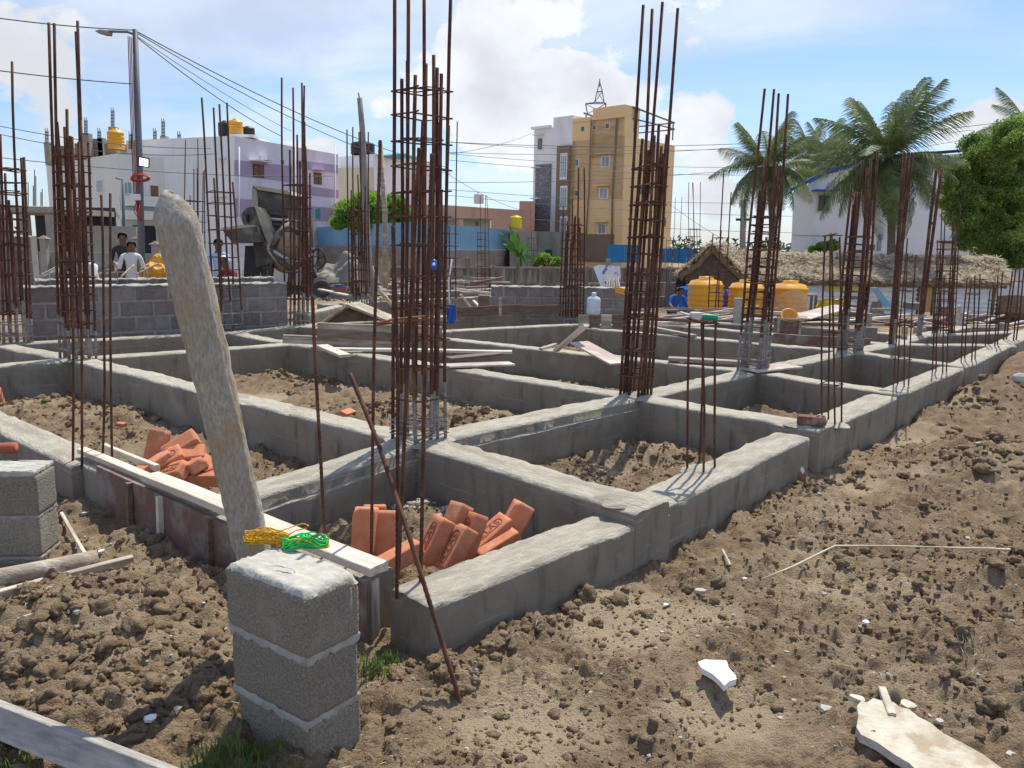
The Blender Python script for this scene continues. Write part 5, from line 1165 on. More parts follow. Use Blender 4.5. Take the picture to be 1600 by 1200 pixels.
for k in range(4):
    MB().tube([A(200+k*2.5, 56+k, Yp-.1), A(203+k*2, 150, Yp-.1), A(206+k*2, 230, Yp-.1), A(209+k*2, 300, Yp-.1), A(216+k, 330, Yp-.1)], .010, 5).build('cable', 'cable_red' if k % 2 else 'bar_dark', sp)
for k in range(5):
    pts = [A(219+14*math.cos(q*.5236+k)*(.9+.05*k), 276+5*math.sin(q*.5236+k)+k*.8, Yp-.15-.1*math.sin(q*.5236)) for q in range(12)]; MB().tube(pts, .014, 5, closed=True).build('cable_coil', 'cable_red', sp)
MB().box(A(212, 308, Yp-.1), (.2, .1, .14), ch=.01).build('junction_box', 'plastic_white', sp)
for k in range(3):
    MB().tube([A(212+k*3, 318, Yp-.1), A(209+k*4, 330, Yp-.16), A(219+k, 345, Yp-.1)], .012, 5).build('cable', 'cable_red', sp)
st = MB().tube([A(195, 425, 30), A(192, 280, 30)], .06, 8); o = st.build('lamp_post', 'pole_grey'); tag(o, 'short thin lamp post before the cream building', 'lamp post')
MB().tube([A(192, 281, 30), A(181, 278, 30)], .04, 6).build('arm', 'pole_concrete', o)
o = MB().tube([A(583, 485, 15.6), A(575, 400, 15.6), A(566, 200, 15.6), A(562, 153, 15.6)], [.075, .07, .055, .05], 8).build('leaning_pole', 'pole_concrete'); tag(o, 'grey square leaning pole behind the small rebar cage', 'pole')
MB().tube([A(562, 156, 15.6), A(560, 145, 15.6)], .012, 5).build('pin', 'bar_dark', o)
o = MB().tube([A(602, 450, 13.8), A(601, 330, 13.8), A(594, 222, 13.8)], [.05, .045, .04], 7).build('timber_prop', 'wood'); tag(o, 'crooked wooden prop left of the tallest cage', 'prop')
o = thing('electric_pole', 'far electricity pole with cross arm beside the left palm', 'pole', tuple(A(1160, 395, 60)))
MB().tube([A(1160, 395, 60), A(1162, 312, 60)], .22, 8).build('pole', 'pole_concrete', o); MB().tube([A(1150, 343, 60), A(1172, 343, 60)], .1, 5).build('cross_arm', 'bar_dark', o)
def wire(p0, p1, Y0, Y1, sag, label, r_=.012, n=18, grp='overhead wires across the sky'):
    a = A(*p0, Y0); b = A(*p1, Y1); pts = []
    for i in range(n+1):
        f = i/n; q = a+(b-a)*f; q[2] -= sag*4*f*(1-f); pts.append(q)
    o = MB().tube(pts, r_, 4).build('wire', 'wire'); tag(o, label, 'wire', grp)
wire((215, 50), (700, 262), 19, 36, .35, 'upper black wire falling right from the street light', .014)
wire((216, 53), (705, 272), 19, 36, .5, 'black wire just below the upper one from the street light')
wire((216, 60), (440, 213), 19, 30, .15, 'steep wire dropping right from the street light head', .014)
wire((216, 58), (455, 205), 19, 30, .1, 'second steep wire from the street light head', .009)
wire((-60, 20), (209, 47), 17, 19, .05, 'wire arriving at the street light from the upper left')
wire((-40, 105), (206, 131), 16, 19, .03, 'lower wire reaching the street light pole from the left')
wire((-20, 193), (330, 232), 26, 30, .2, 'wire over the cream building roof')
wire((-20, 205), (340, 240), 26, 30, .3, 'second wire over the cream building roof')
wire((-20, 244), (520, 275), 25, 34, .2, 'low wire before the cream building')
wire((700, 222), (1680, 176), 50, 50, .9, 'topmost horizontal wire right of the big cage', .018)
for i, (y0, y1, Yb) in enumerate([(238, 187, 52), (222, 203, 52), (240, 242, 54), (250, 256, 54), (285, 205, 50), (296, 300, 56), (305, 330, 58), (330, 357, 58)]):
    wire((700, y0), (1500+i*20, y1), Yb-4, Yb, .8, 'thin sky wire number from top, passing behind the yellow building' if False else ['wire level with the roof pergola', 'wire just under the roof pergola level', 'wire at the yellow building top storey', 'wire slightly below the top storey wire', 'wire rising from the salmon roof to the palms', 'wire low over the gable hut', 'lower wire sagging over the gable hut', 'lowest wire above the thatch'][i], .014)
wire((700, 272), (835, 333), 40, 58, .3, 'wire sloping down from the big cage to the grey building')
wire((705, 240), (838, 205), 40, 58, .2, 'wire rising to the top of the grey white building')
wire((1045, 318), (1180, 400), 50, 56, .2, 'wire dropping right from the yellow building corner')

# ------------------------------------------------------------------ buildings
def face_frame(p0, p1):
    p0 = np.array(p0); p1 = np.array(p1); d = p1-p0; d[2] = 0; d /= np.linalg.norm(d); n = V3(d[1], -d[0], 0)
    if n@(EYE-p0) < 0: n = -n
    return p0, d, n
def on_face(fr, px, py): return hit(px, py, fr[0], fr[2])
def wall_box(pxa, Ya, pxb, Yb, top_a, top_b, depth, zb=-1.0):
    a = A(pxa, top_a, Ya); b = A(pxb, top_b, Yb); return a, b
def slab_on(fr, x0, y0, x1, y1, out, inn, mt, name, parent, label=None, poly=None):
    """a rectangle given by its pixel corners on a facade, from `inn` behind to `out` in front of the wall plane"""
    fr0, d, n = fr
    if poly is None:
        a = on_face(fr, x0, y0); b = on_face(fr, x1, y1); ua, ub = (a-fr0)@d, (b-fr0)@d
        z0, z1 = min(a[2], b[2]), max(a[2], b[2])
        pts = [fr0+d*ua, fr0+d*ub, fr0+d*ub, fr0+d*ua]; zz = [z0, z0, z1, z1]
        pts = [V3(p[0], p[1], z) for p, z in zip(pts, zz)]
    else: pts = [on_face(fr, x, y) for x, y in poly]
    mb = MB(); mb.ext([tuple(p-n*inn) for p in pts], tuple(n*(out+inn))); return mb.build(name, mt, parent, label=label)
def window(fr, x0, y0, x1, y1, parent, pane='glass', frame='white_paint', bars=1, shade=None):
    w_ = slab_on(fr, x0, y0, x1, y1, .05, .0, frame, 'window', parent)
    ix = (x1-x0)*.12; iy = (y1-y0)*.10; k = bars+1
    for i in range(k):
        xa = x0+ix+(x1-x0-2*ix)*i/k+(.04*(x1-x0) if i else 0); xb = x0+ix+(x1-x0-2*ix)*(i+1)/k
        slab_on(fr, xa, y0+iy, xb, y1-iy, .07, .0, pane, 'pane', w_)
    if shade: slab_on(fr, x0-(x1-x0)*.2, y0-4, x1+(x1-x0)*.2, y0-1.5, .5, .0, shade, 'sunshade', parent)
    return w_
def block_body(fr, pxl, pxr, ytl, depth, zb, mt, parent, name='wall', ytr=None):
    """solid of given depth behind a facade; its top is level unless a second top row is given"""
    fr0, d, n = fr; a = on_face(fr, pxl, ytl); b = on_face(fr, pxr, ytr if ytr else ytl)
    zt_ = a[2]; zr_ = b[2] if ytr else a[2]
    pts = [(a[0], a[1], zb), (b[0], b[1], zb), (b[0], b[1], zr_), (a[0], a[1], zt_)]
    mb = MB(); mb.ext(pts, tuple(-n*depth)); return mb.build(name, mt, parent)

# --- tall yellow building
yc = A(978, 182, 60); yl = A(835, 192, 66); yl[2] = yc[2]; fl_ = face_frame(yc, yl)
dr = fl_[1]; nrm = fl_[2]; rdir = -nrm; # right face runs back along -n
yr = yc+rdir*9; fr_r = face_frame(yc, yr); yq = hit(1053, 233, yc, fr_r[2]); ydep = float(np.linalg.norm((yq-yc)[:2]))
b = thing('yellow_building', 'tall yellow four storey building with grey white stair side and roof pergola', 'building', (yc[0], yc[1], -.8))
block_body(fl_, 978, 895, 213, ydep, -1, 'yellow_paint', b, 'yellow_wall'); block_body(fl_, 977.5, 895, 181, 1.6, 5, 'yellow_paint', b, 'upper_yellow_wall')
block_body(fl_, 895, 865, 180, 6.0, -1, 'house_white', b, 'white_wall')
block_body(fl_, 865, 835, 199, 5.0, -1, 'house_white', b, 'white_wall')
slab_on(fl_, 863, 196, 834, 203, .35, 0, 'house_white', 'cornice', b)
block_body(fl_, 976.5, 927, 163, 1.9, 8, 'yellow_paint', b, 'stair_tower')
slab_on(fl_, 862, 256, 836, 361, .12, 0, 'slate', 'slate_cladding', b)
slab_on(fl_, 894, 227, 871, 372, .35, 0, 'olive_brown', 'stair_frame', b)
for y0, y1 in ((239, 281), (290, 328), (338, 366)): window(face_frame(yc+nrm*.36, yl+nrm*.36), 887, y0, 875, y1, b, pane='glass_pale', frame='house_white', bars=2)
slab_on(fl_, 960, 366, 905, 408, .08, 0, 'olive_brown', 'ground_floor_band', b)
slab_on(fl_, 977, 182.5, 897, 186, .12, 0, 'yellow_paint', 'parapet_band', b)
for (x0, y0, x1, y1) in ((914, 197, 908, 206), (932, 195, 927, 203), (953, 192, 946, 202)): window(fl_, x0, y0, x1, y1, b, bars=0, pane='glass')
for (x0, y0, x1, y1) in ((954, 243, 939, 262), (951, 293, 936, 311), (948, 349, 934, 366)): window(fl_, x0, y0, x1, y1, b, bars=1, shade='yellow_paint', pane='glass_pale')
for (x0, y0, x1, y1) in ((905, 248, 899, 260), (904, 297, 898, 307), (849, 214, 840, 236), (846, 265, 838, 284), (845, 313, 836, 330)): window(fl_, x0, y0, x1, y1, b, bars=1, pane='glass', shade='white_paint' if x0 < 860 else None)
MB().tube([on_face(fl_, 965, 186)+nrm*.1, on_face(fl_, 958, 300)+nrm*.1, on_face(fl_, 957, 385)+nrm*.1], .07, 6).build('drain_pipe', 'olive_brown', b)
MB().tube([on_face(fl_, 925, 186)+nrm*.1, on_face(fl_, 921, 300)+nrm*.1, on_face(fl_, 917, 366)+nrm*.1], .05, 6).build('drain_pipe', 'olive_brown', b)
for y_ in (250, 300, 350): 
    for x_ in (1000, 1015, 1036): window(fr_r, x_-3, y_-12, x_+4, y_+6, b, bars=0, pane='glass')
# lower parapet on right part: cut by lower body: pergola of steel posts
pz = [hit(992, 214, yc, fr_r[2]), hit(1050, 232, yc, fr_r[2])]
tz = hit(989, 167, yc, fr_r[2]); tz2 = hit(1054, 192, yc, fr_r[2])
pg = 0
for off in (0, 4.5):
    q0 = tz-fr_r[2]*off; q1 = tz2-fr_r[2]*off; MB().tube([q0, q1], .07, 5).build('pergola_rail', 'pole_grey', b)
    q2 = q0-V3(0, 0, .8); q3 = q1-V3(0, 0, .45); MB().tube([q2, q3], .06, 5).build('pergola_rail', 'pole_grey', b)
    for f in (.05, .5, .97):
        q = q0+(q1-q0)*f; MB().tube([q, V3(q[0], q[1], yc[2]-1)], .06, 5).build('pergola_post', 'pole_grey', b)
MB().tube([tz2, tz2-fr_r[2]*4.5], .06, 5).build('pergola_rail', 'pole_grey', b); MB().tube([tz2-V3(0, 0, .5), tz2-fr_r[2]*4.5-V3(0, 0, .5)], .06, 5).build('pergola_rail', 'pole_grey', b)
# tall lattice on the roof
lt = thing('roof_mast', 'lattice mast standing on the yellow building roof', 'mast', tuple(A(935, 180, 66)))
mt_ = A(937, 125, 66); corners = [A(x, 172, 66+o) for x, o in ((916, 0), (946, 0), (946, 3), (916, 3))]
ft = [A(x, 178, 66+o) for x, o in ((918, 0), (944, 0), (944, 3), (918, 3))]; tb = [A(x, 162, 66+o) for x, o in ((915, -.3), (947, -.3), (947, 3.3), (915, 3.3))]
b2 = [A(x, 160, 66+o) for x, o in ((929, .8), (944, .8), (944, 2.2), (929, 2.2))]; b3 = [A(x, 143, 66+o) for x, o in ((933, 1.1), (941, 1.1), (941, 1.8), (933, 1.8))]; mt_ = A(937, 126, 67.4)
for k in range(4): MB().tube([ft[k], tb[k]], .05, 4).build('leg', 'pole_grey', lt); MB().tube([tb[k], b2[k], b3[k], mt_], .045, 4).build('leg', 'pole_grey', lt)
for ring in (tb, b2, b3): MB().tube(ring, .045, 4, closed=True).build('ring', 'pole_grey', lt)
for k in range(4): MB().tube([b2[k], b3[(k+1) % 4]], .03, 4).build('brace', 'pole_grey', lt); MB().tube([tb[k], ft[(k+1) % 4]], .03, 4).build('brace', 'pole_grey', lt)
MB().tube([A(937, 136, 67), A(937, 123, 67)], .04, 4).build('finial', 'pole_grey', lt)

# --- cream unfinished building at left
nc = A(182, 240, 40); ll = A(72, 257, 46.5); ll[2] = nc[2]; fL = face_frame(nc, ll); rdir = -fL[2]
lr = nc+rdir*8; fR = face_frame(nc, lr)
b = thing('cream_building', 'cream two storey building with unfinished brick walls and bars on its roof', 'building', (nc[0], nc[1], -.8))
W_ = np.linalg.norm((ll-nc)[:2])
mb = MB(); pts = [nc, ll, ll+rdir*8, nc+rdir*8]; mb.ext([(p[0], p[1], -1) for p in pts], (0, 0, nc[2]+1)); mb.build('wall', 'cream_paint', b)
# right hand wing, continuing behind
for (x0, y0, x1, y1) in ((213, 283, 187, 312), ): window(fR, 190, 283, 207, 304, b, pane='glass_pale', bars=1)
window(fR, 232, 286, 250, 323, b, pane='shutter', bars=0); window(fL, 162, 280, 152, 302, b, pane='glass_pale', bars=1); window(fL, 122, 275, 112, 290, b, pane='glass_pale', bars=0)
slab_on(fR, 185, 329, 250, 345, .9, 0, 'cream_paint', 'canopy', b); slab_on(fR, 185, 336, 286, 345, .05, 0, 'shutter', 'lintel_band', b)
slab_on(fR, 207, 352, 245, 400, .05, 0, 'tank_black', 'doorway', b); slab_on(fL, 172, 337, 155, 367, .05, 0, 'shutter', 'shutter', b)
slab_on(fR, 187, 305, 250, 324, .6, -.1, 'cream_paint', 'balcony', b)
def roofbox(x0, y0, x1, y1, Y, dep, mt, name, parent): 
    a = A(x0, y1, Y); c_ = A(x1, y0, Y); mb = MB(); mb.box(((a[0]+c_[0])/2, Y+dep/2, (a[2]+c_[2])/2), (abs(c_[0]-a[0]), dep, abs(c_[2]-a[2]))); return mb.build(name, mt, parent)
for q in ((75, 228, 104, 256, 44, 3), (118, 224, 132, 250, 43, 1), (134, 217, 159, 250, 43, 3), (164, 225, 184, 245, 42, 1.5), (220, 226, 284, 255, 44, 3)): roofbox(*q, 'raw_brickwork', 'parapet_wall', b)
for q in ((71, 222, 76, 258, 43.5, .4), (131, 208, 138, 250, 42.5, .4), (172, 198, 180, 244, 41.5, .4), (252, 212, 259, 252, 43.5, .4), (154, 215, 160, 250, 43, .4), (236, 238, 241, 255, 43.5, .3)): roofbox(*q, 'raw_concrete', 'column_stub', b)
for (x, y0, y1) in ((73, 200, 222), (134, 183, 210), (176, 168, 198), (155, 200, 216), (204, 205, 232), (242, 200, 228), (255, 185, 213), (280, 205, 230)):
    for k in range(4):
        xx = x-2.4+k*1.6; MB().tube([A(xx, y1+1, 42), A(xx, y0+(k % 2)*4, 42)], .018, 4).build('starter_bar', 'bar_dark', b)
    for yy in np.arange(y0+7, y1, 5): MB().tube([A(x-2.8, yy, 42), A(x+2.8, yy, 42)], .018, 4).build('tie', 'bar_dark', b)
def tank(c, r_, h_, mt, label, group, name='water_tank', ribs=4, dome=True):
    prof = [(r_*.96, 0), (r_, .02*h_)]
    for i in range(ribs):
        z0 = h_*(.08+.6*i/ribs); z1 = z0+h_*.6/ribs*.5; prof += [(r_, z0), (r_*1.03, z0+.01*h_), (r_*1.03, z1), (r_, z1+.01*h_)]
    prof += [(r_, h_*.76), (r_*1.04, h_*.77), (r_*1.04, h_*.80), (r_*.97, h_*.82), (r_*.86, h_*.90), (r_*.42, h_*.94), (r_*.42, h_), (.001, h_*1.01)]
    o = MB().lathe(prof, tuple(c), 28, cap=False).build(name, mt); tag(o, label, 'water tank', group); return o
tank(A(179+3, 234, 41), .38, 1.0, 'tank_yellow', 'yellow water tank on a stand over the cream building', None)
# --- lilac banded building
nc = A(366, 212, 40); rr_ = A(528, 241, 48); rr_[2] = nc[2]; fR = face_frame(nc, rr_); ldir = -fR[2]
fL = face_frame(nc, nc+ldir*7)
b = thing('lilac_building', 'white and lilac banded building with brown shutters and roof tanks', 'building', (nc[0], nc[1], -.8))
mb = MB(); pts = [nc, rr_, rr_+ldir*7, nc+ldir*7]; mb.ext([(p[0], p[1], -1) for p in pts], (0, 0, nc[2]+1)); mb.build('wall', 'house_white', b)
slab_on(fR, 0, 0, 0, 0, .03, 0, 'lilac_pale', 'lilac_render', b, poly=[(366.3, 212.5), (528, 241.5), (528, 400), (366.3, 400)])
for poly in ([(366, 250), (455, 259), (455, 285), (366, 274)], [(457, 249), (527, 258), (527, 271), (457, 262)], [(457, 288), (528, 297), (528, 310), (457, 302)], [(366, 310), (457, 317), (457, 345), (366, 338)], [(457, 320), (530, 326), (530, 346), (457, 344)]):
    slab_on(fR, 0, 0, 0, 0, .05, 0, 'lilac', 'lilac_band', b, poly=poly)
window(fR, 393, 255, 412, 279, b, pane='shutter', frame='shutter', bars=1, shade='lilac_pale'); window(fR, 489, 269, 502, 289, b, pane='shutter', frame='shutter', bars=1, shade='lilac_pale')
window(fR, 490, 324, 500, 344, b, pane='teal', bars=0); slab_on(fR, 438, 250, 443, 257, .04, 0, 'glass', 'vent', b)
slab_on(fR, 405, 244, 416, 252, .5, -.1, 'plastic_white', 'air_conditioner', b)
for x_ in (372, 460, 522): MB().tube([on_face(fR, x_, 230)+fR[2]*.06, on_face(fR, x_, 380)+fR[2]*.06], .035, 5).build('drain_pipe', 'house_white', b)
fLw = A(285, 222, 43.5); wlb = face_frame(A(300, 222, 41.0), A(366, 212, 40.2)); block_body(wlb, 334, 365, 214, 4, -1, 'white_paint', b, 'stair_wall')
wl2 = face_frame(A(285, 222, 42.5), A(336, 222, 42.5)); block_body(wl2, 285, 336, 224, 4, -1, 'white_paint', b, 'side_wall')
window(wlb, 347, 251, 355, 273, b, pane='shutter', frame='shutter', bars=0, shade='white_paint'); window(wlb, 342, 310, 355, 332, b, pane='shutter', frame='shutter', bars=1, shade='white_paint')
roofbox(358, 210, 396, 214, 41, 3, 'white_paint', 'tank_base', b)
tank(A(353, 213, 42), .36, .75, 'tank_black', 'black roof tank left of the yellow one', 'tanks on the lilac building roof'); tank(A(369, 212, 41.4), .34, .80, 'tank_yellow', 'yellow roof tank between two black tanks', 'tanks on the lilac building roof'); tank(A(388, 214, 42.5), .33, .52, 'tank_black', 'smaller black roof tank right of the yellow one', 'tanks on the lilac building roof')
# --- white building with teal awning
b = thing('white_building', 'white building with teal roof awning beyond the leaning pole', 'building', tuple(A(580, 400, 52)))
fw_ = face_frame(A(529, 245, 52), A(584, 243, 50)); block_body(fw_, 529, 583, 245, 6, -1, 'house_white', b)
fw2 = face_frame(A(583, 243, 50), A(645, 255, 56)); block_body(fw2, 583, 642, 262, 6, -1, 'beige', b)
slab_on(fw2, 0, 0, 0, 0, .9, 0, 'teal', 'awning', b, poly=[(585, 243), (612, 240), (645, 250), (645, 262), (612, 252)])
window(fw2, 608, 280, 616, 296, b, pane='glass', bars=0); window(fw2, 622, 280, 634, 294, b, pane='glass', bars=1); slab_on(fw2, 596, 262, 606, 300, .05, 0, 'glass_pale', 'stair_glazing', b); slab_on(fw2, 600, 292, 642, 298, .6, 0, 'beige', 'balcony_slab', b)
tank(A(567, 242, 51), .72, .8, 'tank_black', 'dark squat tank on the white building roof', None, ribs=3)
b = MB(); 
# --- salmon buildings
b = thing('salmon_building', 'long low salmon building with flat parapet left of the tall one', 'building', tuple(A(760, 400, 50)))
f = face_frame(A(700, 320, 46), A(828, 330, 60)); block_body(f, 690, 822, 320, 7, -1, 'salmon', b, ytr=329); f2 = face_frame(A(812, 314, 62), A(835, 314, 62)); block_body(f2, 812, 836, 314, 5, -1, 'salmon', b, 'side_wall')
f3 = face_frame(A(722, 345, 45), A(768, 345, 45)); block_body(f3, 724, 766, 341, 2, -1, 'beige', b, 'porch_wall'); slab_on(f3, 702, 341, 770, 344, .8, 0, 'dirty_wall', 'porch_roof', b); window(f3, 741, 346, 749, 354, b, bars=0, pane='glass')
tank(A(748, 318, 50), .3, .65, 'tank_white', 'small white tank on the salmon building roof', None)
tank(A(806, 357, 42), .29, .68, 'tank_lemon', 'lemon yellow tank on the low wall by the banana plant', None)
o = thing('old_wall', 'old stained grey wall and shed below the tall building', 'wall', tuple(A(850, 420, 40)))
f = face_frame(A(790, 365, 41), A(884, 365, 41)); block_body(f, 797, 886, 361, 2.5, -1, 'dirty_wall', o); slab_on(f, 852, 390, 862, 402, .04, 0, 'tank_black', 'opening', o); slab_on(f, 878, 360, 885, 420, .12, 0, 'dirty_wall', 'pier', o)
# --- corrugated fences
def corrugated(pa, Ya, pb, Yb, ytop_a, ybot_a, label, sheet=.95, mt='blue_sheet', zb=None, zt_=None, name='sheet_fence', amp=.035, per=.24, horizontal=False, cat='fence'):
    a = A(pa, ytop_a, Ya); b_ = A(pb, ytop_a, Yb); zt2 = a[2] if zt_ is None else zt_; zb2 = A(pa, ybot_a, Ya)[2] if zb is None else zb
    d = b_-a; d[2] = 0; Ln_ = np.linalg.norm(d); d /= Ln_; n = V3(d[1], -d[0], 0); n = -n if n[1] > 0 else n
    t = thing(name, label, cat, (a[0], a[1], zb2)); k = max(1, int(round(Ln_/sheet)))
    for i in range(k):
        u0 = Ln_*i/k; u1 = Ln_*(i+1)/k-.006; vs = []; fs = []
        if not horizontal:
            m_ = int((u1-u0)/per*4); 
            for j in range(m_+1):
                u = u0+(u1-u0)*j/m_; ph = j % 4; o = amp if ph in (1, 2) else 0; q = a+d*u+n*(o+.008*(i % 2)); vs += [(q[0], q[1], zb2), (q[0], q[1], zt2)]
            m2 = m_
        else:
            m_ = int((zt2-zb2)/per*4)
            for j in range(m_+1):
                z = zb2+(zt2-zb2)*j/m_; o = amp*math.sin(j*math.pi/2); q0 = a+d*u0+n*(o+.008*(i % 2)); q1 = a+d*u1+n*(o+.008*(i % 2)); vs += [(q0[0], q0[1], z), (q1[0], q1[1], z)]
            m2 = m_
        nv = len(vs); vs += [(x-n[0]*.006, y-n[1]*.006, z) for x, y, z in vs]
        for j in range(m2): fs.append((2*j, 2*j+2, 2*j+3, 2*j+1)); fs.append((nv+2*j, nv+2*j+1, nv+2*j+3, nv+2*j+2))
        MB().add(vs, fs, 0, horizontal).build('sheet', mt, t)
    return t
corrugated(497, 46, 640, 31, 360, 384, 'left run of the blue corrugated fence behind the mixer', zt_=2.35, zb=1.35); corrugated(641, 31, 803, 44, 351, 388, 'right run of the blue corrugated fence behind the tallest cage', zt_=2.35, zb=1.3)
b = A(952, 402, 45); corrugated(950, 48, 1003, 48, 382, 410, 'short blue sheet fence at the foot of the yellow building', mt='blue_deep'); corrugated(1030, 60, 1086, 56, 388, 410, 'far blue sheet fence left of the gable hut', mt='blue_deep')
f1a, f1b = A(497, 390, 45.5), A(640, 390, 30.8)
block_wall((f1a[0], f1a[1]), (f1b[0], f1b[1]), -.6, 1.36, .2, 'block wall under the left blue fence run', seed=9, bl=.9, bh=.38, top=False)
f1a, f1b = A(641, 390, 30.8), A(804, 390, 43.5)
block_wall((f1a[0], f1a[1]), (f1b[0], f1b[1]), -.7, 1.31, .2, 'block wall under the right blue fence run', seed=10, bl=.9, bh=.38, top=False)
# --- precast boundary wall
t = thing('boundary_wall', 'dark precast boundary wall with posts across the middle of the site', 'wall', tuple(A(800, 445, 27)))
pa = A(560, 412, 25); pb2 = A(1075, 428, 31); pz = lambda f: pa+(pb2-pa)*f
for i in range(14):
    q0 = pz(i/14); q1 = pz((i+1)/14)
    for k in range(3):
        mb = MB(); h0 = -.8+k*.53; h1 = h0+.515; mb.ext([(q0[0], q0[1]+.01*k, h0), (q1[0], q1[1]+.01*k, h0), (q1[0], q1[1]+.01*k, h1), (q0[0], q0[1]+.01*k, h1)], (0, .05, 0)); mb.build('panel', 'boundary', t)
    MB().box(((q0[0]+q1[0])/2, (q0[1]+q1[1])/2+.02, .80), (q1[0]-q0[0]-.02, .1, .04)).build('coping', 'raw_concrete', t)
    hp = 1.12 if i % 2 == 0 else .86
    MB().box((q0[0], q0[1], (hp-.8)/2), (.15, .14, hp+.8), ch=.01).build('post', 'boundary', t)
t = thing('yard_wall', 'grey compound wall behind the standing workers', 'wall', tuple(A(150, 430, 22)))
f = face_frame(A(60, 393, 22), A(260, 397, 22.5)); block_body(f, 60, 262, 393, .15, -.6, 'dirty_wall', t, ytr=397)
for x, y in ((65, 373), (212, 373), (240, 382)):
    a = A(x, y, 21.8); MB().box((a[0], 21.9, (a[2]-.6)/2), (.16, .16, a[2]+.6)).build('post', 'raw_concrete', t)
    MB().add([(a[0]-.14, 21.78, a[2]), (a[0]+.14, 21.78, a[2]), (a[0]+.14, 22.04, a[2]), (a[0]-.14, 22.04, a[2]), (a[0], 21.9, a[2]+.1)], [(0, 1, 4), (1, 2, 4), (2, 3, 4), (3, 0, 4), (3, 2, 1, 0)]).build('cap', 'raw_brickwork', t)
# far left unfinished shed
t = thing('unfinished_shed', 'dark open concrete shed with flat slab roof at far left', 'building', tuple(A(20, 430, 26)))
a = A(-60, 318, 25); b_ = A(85, 335, 25); MB().box(((a[0]+b_[0])/2, 27, (a[2]+b_[2])/2), (b_[0]-a[0], 4, a[2]-b_[2]-.1)).build('roof_slab', 'raw_concrete', t)
for x in (-50, 38, 80): q = A(x, 340, 25.2); MB().box((q[0], 25.2, (b_[2]-.8)/2), (.25, .25, b_[2]+.8)).build('post', 'raw_concrete', t)
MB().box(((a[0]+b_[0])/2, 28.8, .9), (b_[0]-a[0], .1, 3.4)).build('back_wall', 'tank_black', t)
q = A(150, 345, 24); MB().box((q[0]+.3, 24.2, .6), (1.6, .12, 2.6)).build('side_wall', 'raw_concrete', t)
for k, (x, y) in enumerate(((54, 265), (56, 275), (44, 285), (64, 300), (52, 290), (66, 295))): MB().tube([A(x, 322, 25), A(x, y, 25)], .015, 4).build('starter_bar', 'bar_dark', t)

# --- white house with blue trim at right
b = thing('white_house', 'large white house with blue roof edge behind the palms', 'building', tuple(A(1350, 390, 44)))
f = face_frame(A(1238, 390, 44), A(1500, 390, 44)); n_ = f[2]
poly = [(1238, 392), (1520, 400), (1520, 246), (1500, 240), (1380, 250), (1290, 273), (1240, 301)]
pts = [on_face(f, x, y) for x, y in poly]; pts[0][2] = pts[1][2] = -1; mb = MB(); mb.ext([tuple(p) for p in pts], (3.2, 8, 0)); mb.build('wall', 'house_white', b)
slab_on(f, 0, 0, 0, 0, .35, .0, 'blue_trim', 'roof_edge', b, poly=[(1235, 299), (1290, 271), (1382, 248), (1382, 243), (1290, 265), (1235, 294)])
slab_on(f, 0, 0, 0, 0, .35, .0, 'tank_black', 'roof_edge', b, poly=[(1382, 248), (1503, 238), (1503, 234), (1382, 243)])
window(f, 1277, 302, 1296, 333, b, pane='glass', frame='beige', bars=1); slab_on(f, 1268, 297, 1305, 300, .7, 0, 'blue_trim', 'sunshade', b)
for x0, x1 in ((1355, 1367), (1390, 1406), (1496, 1510)): window(f, x0, 381, x1, 392, b, pane='glass', bars=0)
slab_on(f, 1470, 378, 1530, 381, .6, 0, 'tank_black', 'sunshade', b); window(f, 1480, 318, 1500, 330, b, pane='glass', bars=0)
slab_on(f, 1238, 367, 1300, 368.5, .05, 0, 'glass_pale', 'string_course', b); slab_on(f, 1372, 366, 1375, 392, .1, 0, 'glass_pale', 'drain_pipe', b)
f = face_frame(A(1560, 420, 30), A(1660, 420, 30)); o = thing('white_wall', 'white wall at the right edge beyond the hut', 'wall', tuple(A(1600, 470, 30))); block_body(f, 1560, 1680, 418, .2, -1.2, 'white_paint', o); slab_on(f, 1560, 416, 1680, 420, .1, .1, 'tank_black', 'coping', o)
o = MB().blob(A(1585, 482, 27), (1.1, .5, .42), 5, 3, .12).build('dark_heap', 'clod_dark'); tag(o, 'dark heap of refuse against the white wall at right', 'heap')

